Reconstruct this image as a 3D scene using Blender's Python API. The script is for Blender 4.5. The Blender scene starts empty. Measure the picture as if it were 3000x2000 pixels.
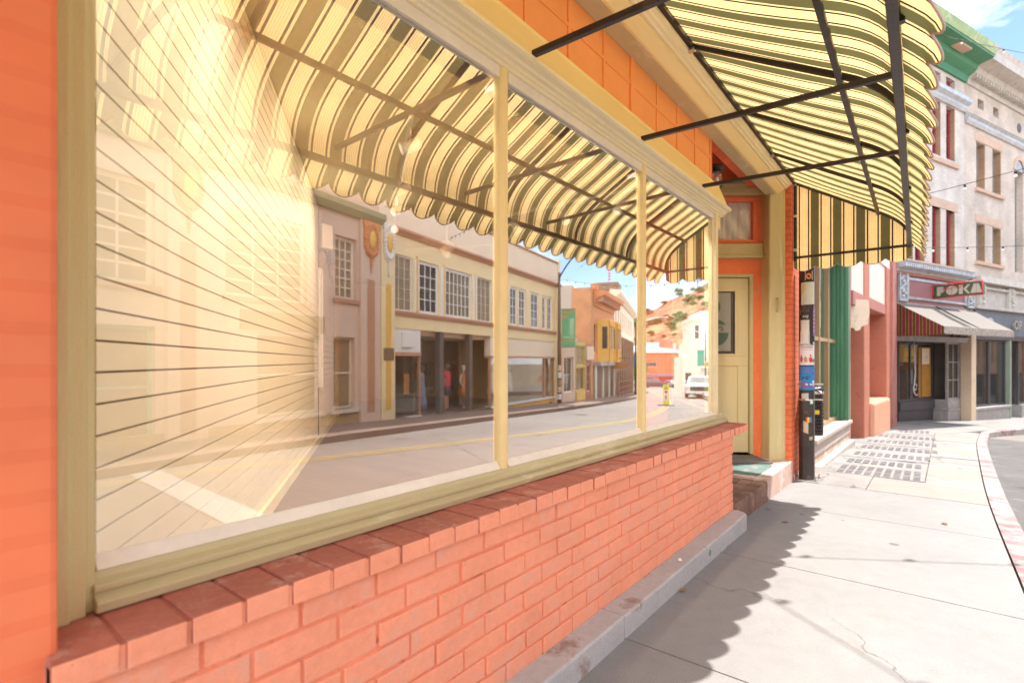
import bpy, bmesh, math, random
from mathutils import Vector, Matrix
R = math.radians
scene = bpy.context.scene
col = scene.collection
rnd = random.Random(7)

# ------------------------------------------------------------------ camera
cam_d = bpy.data.cameras.new('camera')
cam_d.sensor_width = 36.0
cam_d.lens = 18.25
cam_d.shift_y = 0.019
cam_d.clip_start = 0.05
cam_d.clip_end = 3000
cam_d.dof.use_dof = True
cam_d.dof.focus_distance = 2.9
cam_d.dof.aperture_fstop = 2.2
cam = bpy.data.objects.new('camera', cam_d)
cam.location = (1.44, 0.0, 1.30)
cam.rotation_euler = (R(90), 0, R(38.69))
col.objects.link(cam)
scene.camera = cam

# ------------------------------------------------------------------ sky, sun, exposure
SUN_EL, SUN_AZ = R(59.0), R(31.0)
world = bpy.data.worlds.new('World')
scene.world = world
world.use_nodes = True
wn, wl = world.node_tree.nodes, world.node_tree.links
wn.clear()
w_out = wn.new('ShaderNodeOutputWorld')
w_bg = wn.new('ShaderNodeBackground')
w_bg.inputs['Strength'].default_value = 0.07
sky = wn.new('ShaderNodeTexSky')
sky.sky_type = 'NISHITA'
sky.sun_disc = False
sky.sun_elevation = SUN_EL
sky.sun_rotation = SUN_AZ
sky.altitude = 1600
sky.air_density = 1.0
sky.dust_density = 0.25
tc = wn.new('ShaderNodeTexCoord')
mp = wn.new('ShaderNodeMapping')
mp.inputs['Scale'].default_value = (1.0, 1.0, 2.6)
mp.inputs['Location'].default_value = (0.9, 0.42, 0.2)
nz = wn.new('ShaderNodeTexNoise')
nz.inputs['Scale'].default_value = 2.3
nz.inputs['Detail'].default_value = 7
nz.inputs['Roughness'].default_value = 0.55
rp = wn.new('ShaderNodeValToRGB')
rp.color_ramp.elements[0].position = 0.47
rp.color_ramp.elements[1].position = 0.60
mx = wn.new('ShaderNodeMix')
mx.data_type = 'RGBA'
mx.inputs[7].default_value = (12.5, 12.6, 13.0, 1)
wl.new(tc.outputs['Generated'], mp.inputs[0])
wl.new(mp.outputs[0], nz.inputs['Vector'])
# cloud thin towards the bend; bright bank overhead and behind added as unseen fill
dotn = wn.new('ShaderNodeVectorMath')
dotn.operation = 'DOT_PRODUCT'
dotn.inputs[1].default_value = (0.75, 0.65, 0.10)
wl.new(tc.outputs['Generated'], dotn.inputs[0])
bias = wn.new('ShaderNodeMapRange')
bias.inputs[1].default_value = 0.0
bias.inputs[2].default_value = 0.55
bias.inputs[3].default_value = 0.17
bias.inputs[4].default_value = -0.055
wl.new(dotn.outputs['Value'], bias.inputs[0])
addn = wn.new('ShaderNodeMath')
addn.operation = 'ADD'
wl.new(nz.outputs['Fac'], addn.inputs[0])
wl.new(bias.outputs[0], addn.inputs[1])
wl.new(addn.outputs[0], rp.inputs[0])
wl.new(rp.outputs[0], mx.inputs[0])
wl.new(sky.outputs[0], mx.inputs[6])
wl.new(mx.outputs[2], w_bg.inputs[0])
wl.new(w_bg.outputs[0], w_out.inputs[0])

sun_d = bpy.data.lights.new('sun', 'SUN')
sun_d.energy = 2.35
sun_d.angle = R(0.5)
sun_d.color = (1.0, 0.95, 0.87)
sun = bpy.data.objects.new('sun', sun_d)
sun.rotation_euler = Vector((-0.31, -0.515, -1.0)).to_track_quat('-Z', 'Y').to_euler()
sun.location = (5, 10, 20)
col.objects.link(sun)

scene.view_settings.view_transform = 'Standard'
scene.view_settings.look = 'None'
scene.view_settings.gamma = 1.0
scene.view_settings.exposure = 2.0
scene.cycles.max_bounces = 10
scene.cycles.diffuse_bounces = 4
scene.cycles.glossy_bounces = 5
scene.cycles.transparent_max_bounces = 16
scene.cycles.caustics_reflective = False
scene.cycles.caustics_refractive = False

# ------------------------------------------------------------------ materials
def nodes_of(m):
    m.use_nodes = True
    return m.node_tree.nodes, m.node_tree.links

def math_node(n, l, op, a, b=None):
    k = n.new('ShaderNodeMath')
    k.operation = op
    for i, v in enumerate((a, b)):
        if v is None: continue
        if isinstance(v, (int, float)): k.inputs[i].default_value = v
        else: l.new(v, k.inputs[i])
    return k.outputs[0]

def mix_col(n, l, fac, a, b, blend='MIX'):
    k = n.new('ShaderNodeMix')
    k.data_type = 'RGBA'
    k.blend_type = blend
    for idx, v in ((0, fac), (6, a), (7, b)):
        if isinstance(v, (int, float)): k.inputs[idx].default_value = v
        elif isinstance(v, tuple): k.inputs[idx].default_value = (v[0], v[1], v[2], 1)
        else: l.new(v, k.inputs[idx])
    return k.outputs[2]

def noise(n, l, scale, detail=4, vec=None, rough=0.55):
    k = n.new('ShaderNodeTexNoise')
    k.inputs['Scale'].default_value = scale
    k.inputs['Detail'].default_value = detail
    k.inputs['Roughness'].default_value = rough
    if vec is None:
        t = n.new('ShaderNodeTexCoord')
        vec = t.outputs['Object']
    l.new(vec, k.inputs['Vector'])
    return k.outputs['Fac']

def ramp(n, l, fac, stops, interp='LINEAR'):
    k = n.new('ShaderNodeValToRGB')
    k.color_ramp.interpolation = interp
    el = k.color_ramp.elements
    while len(el) > 1: el.remove(el[-1])
    for i, (p, c) in enumerate(stops):
        e = el[0] if i == 0 else el.new(p)
        e.position = p
        if isinstance(c, (int, float)): c = (c, c, c)
        e.color = (c[0], c[1], c[2], 1)
    l.new(fac, k.inputs[0])
    return k.outputs[0]

def P(name, c, rough=0.6, var=0.15, scale=2.0, bump=0.0, bscale=60, metal=0.0, spec=0.4, wear=None, wear_amt=0.5, wear_scale=6, stretch=None):
    """painted / plain surface: base colour with broad and fine variation, optional worn patches, optional bump"""
    m = bpy.data.materials.new(name)
    n, l = nodes_of(m)
    b = n['Principled BSDF']
    b.inputs['Roughness'].default_value = rough
    b.inputs['Metallic'].default_value = metal
    b.inputs['Specular IOR Level'].default_value = spec
    t = n.new('ShaderNodeTexCoord')
    vec = t.outputs['Object']
    if stretch:
        mm = n.new('ShaderNodeMapping')
        mm.inputs['Scale'].default_value = stretch
        l.new(vec, mm.inputs[0])
        vec = mm.outputs[0]
    f1 = noise(n, l, scale, 5, vec)
    f2 = noise(n, l, scale * 9, 3, vec)
    f = math_node(n, l, 'ADD', math_node(n, l, 'MULTIPLY', f1, 0.65), math_node(n, l, 'MULTIPLY', f2, 0.35))
    lo = tuple(max(0, x * (1 - var)) for x in c)
    hi = tuple(min(1, x * (1 + var)) for x in c)
    base = ramp(n, l, f, [(0.3, lo), (0.7, hi)])
    if wear is not None:
        w = noise(n, l, wear_scale, 6, vec, 0.7)
        wm = ramp(n, l, w, [(0.62 - 0.25 * wear_amt, 0.0), (0.70 - 0.2 * wear_amt, 1.0)])
        base = mix_col(n, l, wm, base, wear)
    l.new(base, b.inputs['Base Color'])
    if bump > 0:
        bn = noise(n, l, bscale, 6, vec, 0.65)
        bp = n.new('ShaderNodeBump')
        bp.inputs['Strength'].default_value = bump
        bp.inputs['Distance'].default_value = 0.02
        l.new(bn, bp.inputs['Height'])
        l.new(bp.outputs[0], b.inputs['Normal'])
    return m

def brick_mat(name, c1, c2, mortar, bw=0.21, bh=0.07, rough=0.8, bump=0.4, ms=0.008):
    m = bpy.data.materials.new(name)
    n, l = nodes_of(m)
    b = n['Principled BSDF']
    b.inputs['Roughness'].default_value = rough
    t = n.new('ShaderNodeTexCoord')
    s = n.new('ShaderNodeSeparateXYZ')
    l.new(t.outputs['Object'], s.inputs[0])
    c = n.new('ShaderNodeCombineXYZ')
    l.new(math_node(n, l, 'ADD', s.outputs[0], s.outputs[1]), c.inputs[0])
    l.new(s.outputs[2], c.inputs[1])
    k = n.new('ShaderNodeTexBrick')
    l.new(c.outputs[0], k.inputs['Vector'])
    k.inputs['Scale'].default_value = 1.0
    k.inputs['Brick Width'].default_value = bw
    k.inputs['Row Height'].default_value = bh
    k.inputs['Mortar Size'].default_value = ms
    k.inputs['Color1'].default_value = (*c1, 1)
    k.inputs['Color2'].default_value = (*c2, 1)
    k.inputs['Mortar'].default_value = (*mortar, 1)
    f = noise(n, l, 1.2, 5)
    base = mix_col(n, l, 1.0, k.outputs[0], ramp(n, l, f, [(0.3, 0.75), (0.7, 1.15)]), 'MULTIPLY')
    l.new(base, b.inputs['Base Color'])
    bp = n.new('ShaderNodeBump')
    bp.inputs['Strength'].default_value = bump
    bp.inputs['Distance'].default_value = 0.01
    bp.invert = True
    l.new(k.outputs['Fac'], bp.inputs['Height'])
    l.new(bp.outputs[0], b.inputs['Normal'])
    return m

def glass_mat(name, f0=0.08, tint=(0.95, 0.96, 0.95), power=5.0, wave=0.0, dust=0.0):
    """thin sheet of glass: clear through, mirror-like by a Schlick law"""
    m = bpy.data.materials.new(name)
    n, l = nodes_of(m)
    n.remove(n['Principled BSDF'])
    out = n['Material Output']
    tr = n.new('ShaderNodeBsdfTransparent')
    tr.inputs[0].default_value = (*tint, 1)
    gl = n.new('ShaderNodeBsdfGlossy')
    gl.inputs['Roughness'].default_value = 0.0
    gl.inputs['Color'].default_value = (1, 1, 1, 1)
    g = n.new('ShaderNodeNewGeometry')
    d = n.new('ShaderNodeVectorMath')
    d.operation = 'DOT_PRODUCT'
    l.new(g.outputs['True Normal'], d.inputs[0])
    l.new(g.outputs['Incoming'], d.inputs[1])
    c = math_node(n, l, 'ABSOLUTE', d.outputs['Value'])
    k = math_node(n, l, 'POWER', math_node(n, l, 'SUBTRACT', 1.0, c), power)
    fac = math_node(n, l, 'ADD', math_node(n, l, 'MULTIPLY', k, 1 - f0), f0)
    mxs = n.new('ShaderNodeMixShader')
    l.new(fac, mxs.inputs[0])
    l.new(tr.outputs[0], mxs.inputs[1])
    l.new(gl.outputs[0], mxs.inputs[2])
    if wave > 0:
        w = noise(n, l, 1.3, 1)
        bp = n.new('ShaderNodeBump')
        bp.inputs['Strength'].default_value = wave
        bp.inputs['Distance'].default_value = 0.01
        l.new(w, bp.inputs['Height'])
        l.new(bp.outputs[0], gl.inputs['Normal'])
    last = mxs.outputs[0]
    if dust > 0:
        dfu = n.new('ShaderNodeBsdfDiffuse')
        dfu.inputs[0].default_value = (0.8, 0.78, 0.74, 1)
        dn = ramp(n, l, noise(n, l, 1.7, 8, rough=0.68), [(0.42, 0.1), (0.72, 1.0)])
        ms2 = n.new('ShaderNodeMixShader')
        l.new(math_node(n, l, 'MULTIPLY', dn, dust), ms2.inputs[0])
        l.new(last, ms2.inputs[1])
        l.new(dfu.outputs[0], ms2.inputs[2])
        last = ms2.outputs[0]
    l.new(last, out.inputs[0])
    return m

def clear_mat(name):
    m = bpy.data.materials.new(name)
    n, l = nodes_of(m)
    n.remove(n['Principled BSDF'])
    tr = n.new('ShaderNodeBsdfTransparent')
    tr.inputs[0].default_value = (0.97, 0.98, 0.97, 1)
    l.new(tr.outputs[0], n['Material Output'].inputs[0])
    return m

def emit_mat(name, c, s):
    m = bpy.data.materials.new(name)
    n, l = nodes_of(m)
    b = n['Principled BSDF']
    b.inputs['Base Color'].default_value = (*c, 1)
    b.inputs['Emission Color'].default_value = (*c, 1)
    b.inputs['Emission Strength'].default_value = s
    return m

def stripe_cloth(name, axis, period, phase, stops, trans=0.5):
    m = bpy.data.materials.new(name)
    n, l = nodes_of(m)
    n.remove(n['Principled BSDF'])
    t = n.new('ShaderNodeTexCoord')
    s = n.new('ShaderNodeSeparateXYZ')
    l.new(t.outputs['Object'], s.inputs[0])
    v = math_node(n, l, 'DIVIDE', math_node(n, l, 'SUBTRACT', s.outputs[axis], phase), period)
    fr = math_node(n, l, 'FRACT', math_node(n, l, 'ADD', v, 100.5))
    c = ramp(n, l, fr, stops, 'CONSTANT')
    f = noise(n, l, 1.6, 6, rough=0.62)
    c = mix_col(n, l, 1.0, c, ramp(n, l, f, [(0.3, 0.78), (0.7, 1.08)]), 'MULTIPLY')
    # sewn seams, one every four repeats
    sv = math_node(n, l, 'FRACT', math_node(n, l, 'ADD', math_node(n, l, 'DIVIDE', v, 4.0), 50.1))
    c = mix_col(n, l, math_node(n, l, 'MULTIPLY', math_node(n, l, 'LESS_THAN', sv, 0.014), 0.4), c, (0.10, 0.08, 0.04))
    wv = noise(n, l, 160, 2)
    c = mix_col(n, l, 1.0, c, ramp(n, l, wv, [(0.3, 0.95), (0.7, 1.03)]), 'MULTIPLY')
    df = n.new('ShaderNodeBsdfDiffuse')
    tl = n.new('ShaderNodeBsdfTranslucent')
    l.new(c, df.inputs[0])
    l.new(c, tl.inputs[0])
    mpw = n.new('ShaderNodeMapping')
    mpw.inputs['Scale'].default_value = (1.0, 1.0, 1.0) if axis == 0 else (0.7, 2.2, 0.7)
    l.new(t.outputs['Object'], mpw.inputs[0])
    bpw = n.new('ShaderNodeBump')
    bpw.inputs['Strength'].default_value = 0.55
    bpw.inputs['Distance'].default_value = 0.05
    l.new(noise(n, l, 3.0, 3, mpw.outputs[0]), bpw.inputs['Height'])
    l.new(bpw.outputs[0], df.inputs['Normal'])
    l.new(bpw.outputs[0], tl.inputs['Normal'])
    a = n.new('ShaderNodeMixShader')
    a.inputs[0].default_value = trans
    l.new(df.outputs[0], a.inputs[1])
    l.new(tl.outputs[0], a.inputs[2])
    l.new(a.outputs[0], n['Material Output'].inputs[0])
    return m

GREEN, CREAM, TAN, BLACK = (0.105, 0.095, 0.036), (0.92, 0.69, 0.31), (0.54, 0.34, 0.11), (0.025, 0.015, 0.02)
st = [(0.0, GREEN), (0.19, CREAM), (0.217, TAN), (0.228, CREAM), (0.252, BLACK)]
for i in range(6):
    p = 0.317 + i * 0.061
    st.append((p, CREAM))
    st.append((p + 0.046, TAN))
st[-1] = (0.683, BLACK)
st += [(0.748, CREAM), (0.772, TAN), (0.783, CREAM), (0.81, GREEN)]

M = {}
M['paint_orange'] = P('orange masonry paint', (0.88, 0.225, 0.095), 0.65, 0.12, 2.2, 0.45, 9, spec=0.25, wear=(0.84, 0.31, 0.17), wear_amt=0.3, wear_scale=4)
M['paint_panel'] = P('orange panel paint', (0.92, 0.36, 0.125), 0.5, 0.07, 1.5, 0.05, 30)
M['paint_salmon'] = P('salmon brick paint', (0.87, 0.345, 0.215), 0.8, 0.10, 4, 0.35, 45, spec=0.15, wear=(0.80, 0.37, 0.26), wear_amt=0.40, wear_scale=7)
M['joint_paint'] = P('painted mortar', (0.80, 0.27, 0.155), 0.8, 0.15, 5, 0.3, 60, spec=0.2, wear=(0.42, 0.15, 0.12), wear_amt=0.12, wear_scale=16)
M['cap_red'] = P('dark red brick top', (0.42, 0.145, 0.11), 0.75, 0.25, 5, 0.4, 50, spec=0.25, wear=(0.52, 0.26, 0.21), wear_amt=0.35, wear_scale=9)
M['tan'] = P('khaki wood paint', (0.54, 0.46, 0.24), 0.45, 0.10, 2.5, 0.28, 30, stretch=(1, 1, 1), wear=(0.62, 0.55, 0.36), wear_amt=0.16, wear_scale=5)
M['tan_v'] = P('khaki wood paint brushed upright', (0.56, 0.485, 0.26), 0.42, 0.12, 3, 0.35, 24, stretch=(1, 1, 0.12), wear=(0.66, 0.60, 0.42), wear_amt=0.2, wear_scale=7)
M['tan_h'] = P('khaki wood paint brushed along', (0.53, 0.465, 0.275), 0.45, 0.07, 3, 0.22, 24, stretch=(1, 0.3, 1), wear=(0.66, 0.60, 0.44), wear_amt=0.2, wear_scale=9)
M['yellow'] = P('pale yellow trim paint', (0.88, 0.70, 0.35), 0.45, 0.07, 2, 0.15, 25, stretch=(1, 0.2, 1))
M['cream_trim'] = P('cream trim paint', (0.84, 0.74, 0.48), 0.45, 0.10, 3, 0.3, 25, stretch=(1, 0.15, 1), wear=(0.85, 0.78, 0.58), wear_amt=0.2, wear_scale=6)
M['white'] = P('white paint', (0.80, 0.78, 0.74), 0.5, 0.06, 2, 0.08, 40)
M['putty'] = P('white glazing putty', (0.82, 0.77, 0.70), 0.6, 0.08, 4, 0.2, 40)
M['door_tan'] = P('khaki door paint', (0.66, 0.56, 0.32), 0.4, 0.06, 2, 0.06, 30, stretch=(1, 1, 0.2))
M['black_metal'] = P('black painted steel', (0.022, 0.016, 0.016), 0.38, 0.4, 4, 0.1, 40, metal=0.2, spec=0.6, wear=(0.06, 0.045, 0.04), wear_amt=0.15)
M['steel'] = P('bright steel', (0.62, 0.62, 0.60), 0.3, 0.1, 6, 0.05, 40, metal=0.9)
M['concrete'] = P('light sidewalk concrete', (0.245, 0.240, 0.238), 0.85, 0.13, 1.1, 0.22, 90, wear=(0.24, 0.225, 0.215), wear_amt=0.22, wear_scale=2.2)
M['concrete_old'] = P('old patched concrete', (0.255, 0.243, 0.232), 0.85, 0.25, 2.2, 0.4, 60, wear=(0.21, 0.20, 0.195), wear_amt=0.25, wear_scale=5)
M['pink_patch'] = P('pinkish patch concrete', (0.265, 0.235, 0.21), 0.85, 0.12, 3, 0.25, 60)
M['gap'] = P('dark joint', (0.10, 0.09, 0.085), 0.9, 0.2)
M['plinth'] = P('grey plinth concrete', (0.44, 0.43, 0.43), 0.8, 0.15, 3, 0.25, 60, wear=(0.30, 0.22, 0.19), wear_amt=0.25, wear_scale=3)
M['curb_red'] = P('worn red curb paint', (0.235, 0.135, 0.14), 0.85, 0.2, 4, 0.35, 60, wear=(0.30, 0.275, 0.265), wear_amt=0.85, wear_scale=3.5)
M['asphalt'] = P('worn road surface', (0.215, 0.19, 0.172), 0.9, 0.14, 0.35, 0.35, 160, wear=(0.155, 0.14, 0.13), wear_amt=0.2, wear_scale=60)
M['line_yellow'] = P('yellow road paint', (0.46, 0.33, 0.10), 0.8, 0.15, 3, 0.2, 90, wear=(0.28, 0.235, 0.16), wear_amt=0.45, wear_scale=20)
def add_spots(m, colr, scale, size, grit=0.05):
    """scattered small dark marks (gum, drips) over an existing surface"""
    n, l = m.node_tree.nodes, m.node_tree.links
    b = n['Principled BSDF']
    src = b.inputs['Base Color'].links[0].from_socket
    t = n.new('ShaderNodeTexCoord')
    v = n.new('ShaderNodeTexVoronoi')
    v.inputs['Scale'].default_value = scale
    l.new(t.outputs['Object'], v.inputs['Vector'])
    rnd_ = n.new('ShaderNodeSeparateColor')
    l.new(v.outputs['Color'], rnd_.inputs[0])
    lim = math_node(n, l, 'MULTIPLY', math_node(n, l, 'POWER', rnd_.outputs[0], 3.0), size)
    hit = math_node(n, l, 'LESS_THAN', v.outputs['Distance'], lim)
    l.new(mix_col(n, l, math_node(n, l, 'MULTIPLY', hit, 0.6), src, colr), b.inputs['Base Color'])
    # grit
    src = b.inputs['Base Color'].links[0].from_socket
    g_ = ramp(n, l, noise(n, l, 260, 3), [(0.3, 1 - grit), (0.7, 1 + grit)])
    l.new(mix_col(n, l, 1.0, src, g_, 'MULTIPLY'), b.inputs['Base Color'])
for k_ in ('concrete', 'concrete_old', 'plinth'): add_spots(M[k_], (0.07, 0.065, 0.065), 3.2, 0.11, 0.16)
add_spots(M['paint_salmon'], (0.36, 0.13, 0.10), 7.0, 0.085)
add_spots(M['paint_orange'], (0.60, 0.15, 0.07), 5.0, 0.05)
for k_ in ('tan', 'tan_v', 'tan_h', 'cream_trim'): add_spots(M[k_], (0.24, 0.20, 0.11), 9.0, 0.06)
def add_cracks(m, colr, scale, width, amt=0.7):
    """wandering hairline cracks"""
    n, l = m.node_tree.nodes, m.node_tree.links
    b = n['Principled BSDF']
    src = b.inputs['Base Color'].links[0].from_socket
    t = n.new('ShaderNodeTexCoord')
    nn = n.new('ShaderNodeTexNoise')
    nn.inputs['Scale'].default_value = scale * 3.0
    nn.inputs['Detail'].default_value = 5
    l.new(t.outputs['Object'], nn.inputs['Vector'])
    ad = n.new('ShaderNodeVectorMath')
    ad.operation = 'MULTIPLY_ADD'
    l.new(nn.outputs['Color'], ad.inputs[0])
    ad.inputs[1].default_value = (0.45 / scale,) * 3
    l.new(t.outputs['Object'], ad.inputs[2])
    v = n.new('ShaderNodeTexVoronoi')
    v.feature = 'DISTANCE_TO_EDGE'
    v.inputs['Scale'].default_value = scale
    l.new(ad.outputs[0], v.inputs['Vector'])
    msk = ramp(n, l, noise(n, l, scale * 0.8, 2), [(0.48, 0.0), (0.56, 1.0)])
    hit = math_node(n, l, 'MULTIPLY', math_node(n, l, 'LESS_THAN', v.outputs['Distance'], width), msk)
    l.new(mix_col(n, l, math_node(n, l, 'MULTIPLY', hit, amt), src, colr), b.inputs['Base Color'])
add_cracks(M['concrete'], (0.09, 0.085, 0.08), 0.5, 0.0022, 0.55)
add_cracks(M['concrete_old'], (0.06, 0.055, 0.05), 1.1, 0.012)
add_cracks(M['asphalt'], (0.07, 0.06, 0.055), 0.28, 0.006)


M['line_white'] = P('white road paint', (0.38, 0.37, 0.355), 0.75, 0.1, 3, 0.2, 90, wear=(0.25, 0.23, 0.215), wear_amt=0.2, wear_scale=12)
M['earth'] = P('dry ground', (0.30, 0.24, 0.17), 0.95, 0.2, 0.2)
M['awning'] = stripe_cloth('olive and cream striped canvas', 1, 0.217, 2.552, st, 0.52)
M['awning_side'] = stripe_cloth('olive and cream striped canvas, end panel', 0, 0.217, 0.33, st, 0.50)
M['piping'] = P('pale edge binding', (0.55, 0.45, 0.40), 0.7, 0.1)
M['glass'] = glass_mat('shop window glass', 0.14, (0.97, 0.97, 0.95), 0.85, 0.02, 0.07)
M['clear'] = clear_mat('clear glass edge')
M['glass_far'] = glass_mat('display glass', 0.10, (0.92, 0.94, 0.93), 5.0)
M['glass_dark'] = P('dark window glass', (0.035, 0.04, 0.045), 0.06, 0.2, 1.0, spec=0.9)
M['glass_brown'] = P('brown window screen', (0.30, 0.235, 0.15), 0.5, 0.1, 2)
M['slat'] = P('cream slat panel', (0.84, 0.75, 0.58), 0.5, 0.05, 1.5)
M['groove'] = P('slat groove', (0.20, 0.155, 0.12), 0.8, 0.1)
M['int_wall'] = P('ochre interior wall', (0.62, 0.42, 0.20), 0.7, 0.08, 1.0)
M['int_ceiling'] = P('cream ceiling', (0.76, 0.64, 0.43), 0.8, 0.05, 1.0)
M['int_floor'] = P('brown wood floor', (0.20, 0.11, 0.065), 0.45, 0.25, 2, stretch=(0.3, 3, 1))
M['lamp_black'] = P('black plastic', (0.02, 0.02, 0.02), 0.35, 0.2)
M['int_lamp'] = emit_mat('lit lamp face', (1.0, 0.9, 0.72), 0.15)

# ------------------------------------------------------------------ geometry helpers
class MB:
    def __init__(s):
        s.v, s.f, s.mi, s.k = [], [], [], 0
    def face(s, pts):
        i = len(s.v)
        s.v += [tuple(p) for p in pts]
        s.f.append(tuple(range(i, i + len(pts))))
        s.mi.append(s.k)
        return s
    def add(s, vs, fs, mat=None):
        i = len(s.v)
        s.v += [tuple(mat @ Vector(p)) if mat is not None else tuple(p) for p in vs]
        for f in fs:
            s.f.append(tuple(i + q for q in f))
            s.mi.append(s.k)
        return s
    def box(s, x0, x1, y0, y1, z0, z1, mat=None):
        if x0 > x1: x0, x1 = x1, x0
        if y0 > y1: y0, y1 = y1, y0
        if z0 > z1: z0, z1 = z1, z0
        vs = [(x0, y0, z0), (x1, y0, z0), (x1, y1, z0), (x0, y1, z0), (x0, y0, z1), (x1, y0, z1), (x1, y1, z1), (x0, y1, z1)]
        fs = [(0, 3, 2, 1), (4, 5, 6, 7), (0, 1, 5, 4), (1, 2, 6, 5), (2, 3, 7, 6), (3, 0, 4, 7)]
        return s.add(vs, fs, mat)
    def prism(s, pts, fn0, fn1, cap=True):
        """closed 2-D outline swept from fn0(p) to fn1(p)"""
        n = len(pts)
        vs = [fn0(p) for p in pts] + [fn1(p) for p in pts]
        fs = [(i, (i + 1) % n, n + (i + 1) % n, n + i) for i in range(n)]
        if cap: fs += [tuple(range(n - 1, -1, -1)), tuple(range(n, 2 * n))]
        return s.add(vs, fs)
    def prism_y(s, pts, y0, y1):
        return s.prism(pts, lambda p: (p[0], y0, p[1]), lambda p: (p[0], y1, p[1]))
    def prism_x(s, pts, x0, x1):
        return s.prism(pts, lambda p: (x0, p[0], p[1]), lambda p: (x1, p[0], p[1]))
    def prism_z(s, pts, z0, z1):
        return s.prism(pts, lambda p: (p[0], p[1], z0), lambda p: (p[0], p[1], z1))
    def bar(s, a, b, w, h=None, up=(0, 0, 1)):
        a, b = Vector(a), Vector(b)
        h = h or w
        d = (b - a).normalized()
        u = Vector(up)
        if abs(d.dot(u)) > 0.98: u = Vector((1, 0, 0))
        sx = d.cross(u).normalized() * (w / 2)
        sz = sx.cross(d).normalized() * (h / 2)
        vs = [a - sx - sz, a + sx - sz, a + sx + sz, a - sx + sz, b - sx - sz, b + sx - sz, b + sx + sz, b - sx + sz]
        return s.add(vs, [(0, 3, 2, 1), (4, 5, 6, 7), (0, 1, 5, 4), (1, 2, 6, 5), (2, 3, 7, 6), (3, 0, 4, 7)])
    def tube(s, pts, r, n=8):
        pts = [Vector(p) for p in pts]
        rs = r if isinstance(r, (list, tuple)) else [r] * len(pts)
        rings = []
        for i, p in enumerate(pts):
            d = (pts[min(i + 1, len(pts) - 1)] - pts[max(i - 1, 0)]).normalized()
            u = Vector((0, 0, 1)) if abs(d.z) < 0.9 else Vector((1, 0, 0))
            a = d.cross(u).normalized()
            b = a.cross(d)
            rings.append([p + (a * math.cos(t) + b * math.sin(t)) * rs[i] for t in [2 * math.pi * k / n for k in range(n)]])
        vs = [q for g in rings for q in g]
        fs = []
        for i in range(len(pts) - 1):
            for k in range(n):
                k2 = (k + 1) % n
                fs.append((i * n + k, i * n + k2, (i + 1) * n + k2, (i + 1) * n + k))
        fs.append(tuple(range(n - 1, -1, -1)))
        m = (len(pts) - 1) * n
        fs.append(tuple(range(m, m + n)))
        return s.add(vs, fs)
    def rings(s, rings, cap=True):
        n = len(rings[0])
        vs = [q for g in rings for q in g]
        fs = []
        for i in range(len(rings) - 1):
            for k in range(n):
                k2 = (k + 1) % n
                fs.append((i * n + k, i * n + k2, (i + 1) * n + k2, (i + 1) * n + k))
        if cap:
            fs.append(tuple(range(n - 1, -1, -1)))
            m = (len(rings) - 1) * n
            fs.append(tuple(range(m, m + n)))
        return s.add(vs, fs)
    def lathe(s, prof, c=(0, 0, 0), n=20):
        return s.rings([[(c[0] + r * math.cos(2 * math.pi * k / n), c[1] + r * math.sin(2 * math.pi * k / n), c[2] + z) for k in range(n)] for r, z in prof])
    def ball(s, c, r, n=10, sz=(1, 1, 1)):
        prof = [(max(0.001, math.sin(math.pi * i / 7)) * r, -math.cos(math.pi * i / 7) * r) for i in range(8)]
        return s.rings([[(c[0] + q * math.cos(2 * math.pi * k / n) * sz[0], c[1] + q * math.sin(2 * math.pi * k / n) * sz[1], c[2] + z * sz[2]) for k in range(n)] for q, z in prof])
    def wall(s, x0, x1, z0, z1, holes, y0, y1):
        """upright wall in the x-z plane with rectangular holes"""
        zs = sorted({z0, z1, *[h[2] for h in holes], *[h[3] for h in holes]})
        zs = [z for z in zs if z0 <= z <= z1]
        for za, zb in zip(zs, zs[1:]):
            zm = (za + zb) / 2
            cuts = sorted((h[0], h[1]) for h in holes if h[2] < zm < h[3])
            x = x0
            for a, b in cuts:
                if a > x + 1e-6: s.box(x, a, y0, y1, za, zb)
                x = max(x, b)
            if x < x1 - 1e-6: s.box(x, x1, y0, y1, za, zb)
        return s
    def build(s, name, mats, parent=None, smooth=False, bevel=0.0, seg=2):
        me = bpy.data.meshes.new(name)
        me.from_pydata(s.v, [], s.f)
        for m in (mats if isinstance(mats, (list, tuple)) else [mats]):
            me.materials.append(m)
        if any(s.mi): me.polygons.foreach_set('material_index', s.mi)
        if smooth: me.polygons.foreach_set('use_smooth', [True] * len(me.polygons))
        me.update()
        o = bpy.data.objects.new(name, me)
        col.objects.link(o)
        if parent: o.parent = parent
        if bevel > 0:
            b = o.modifiers.new('bevel', 'BEVEL')
            b.width = bevel
            b.segments = seg
            b.limit_method = 'ANGLE'
            b.angle_limit = R(40)
            b.harden_normals = False
        return o

def fix_normals(o):
    bm = bmesh.new()
    bm.from_mesh(o.data)
    bmesh.ops.recalc_face_normals(bm, faces=bm.faces)
    bm.to_mesh(o.data)
    bm.free()
    return o

def thing(name, label, cat, loc=(0, 0, 0), rz=0.0, group=None):
    o = bpy.data.objects.new(name, None)
    o.empty_display_size = 0.2
    o.location = loc
    o.rotation_euler = (0, 0, rz)
    col.objects.link(o)
    return tag(o, label, cat, group)

def tag(o, label=None, cat=None, group=None, kind=None):
    if label: o['label'] = label
    if cat: o['category'] = cat
    if group: o['group'] = group
    if kind: o['kind'] = kind
    return o

def copy_tree(o, parent=None):
    c = o.copy()
    col.objects.link(c)
    if parent: c.parent = parent
    for ch in list(o.children): copy_tree(ch, c)
    return c

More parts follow.
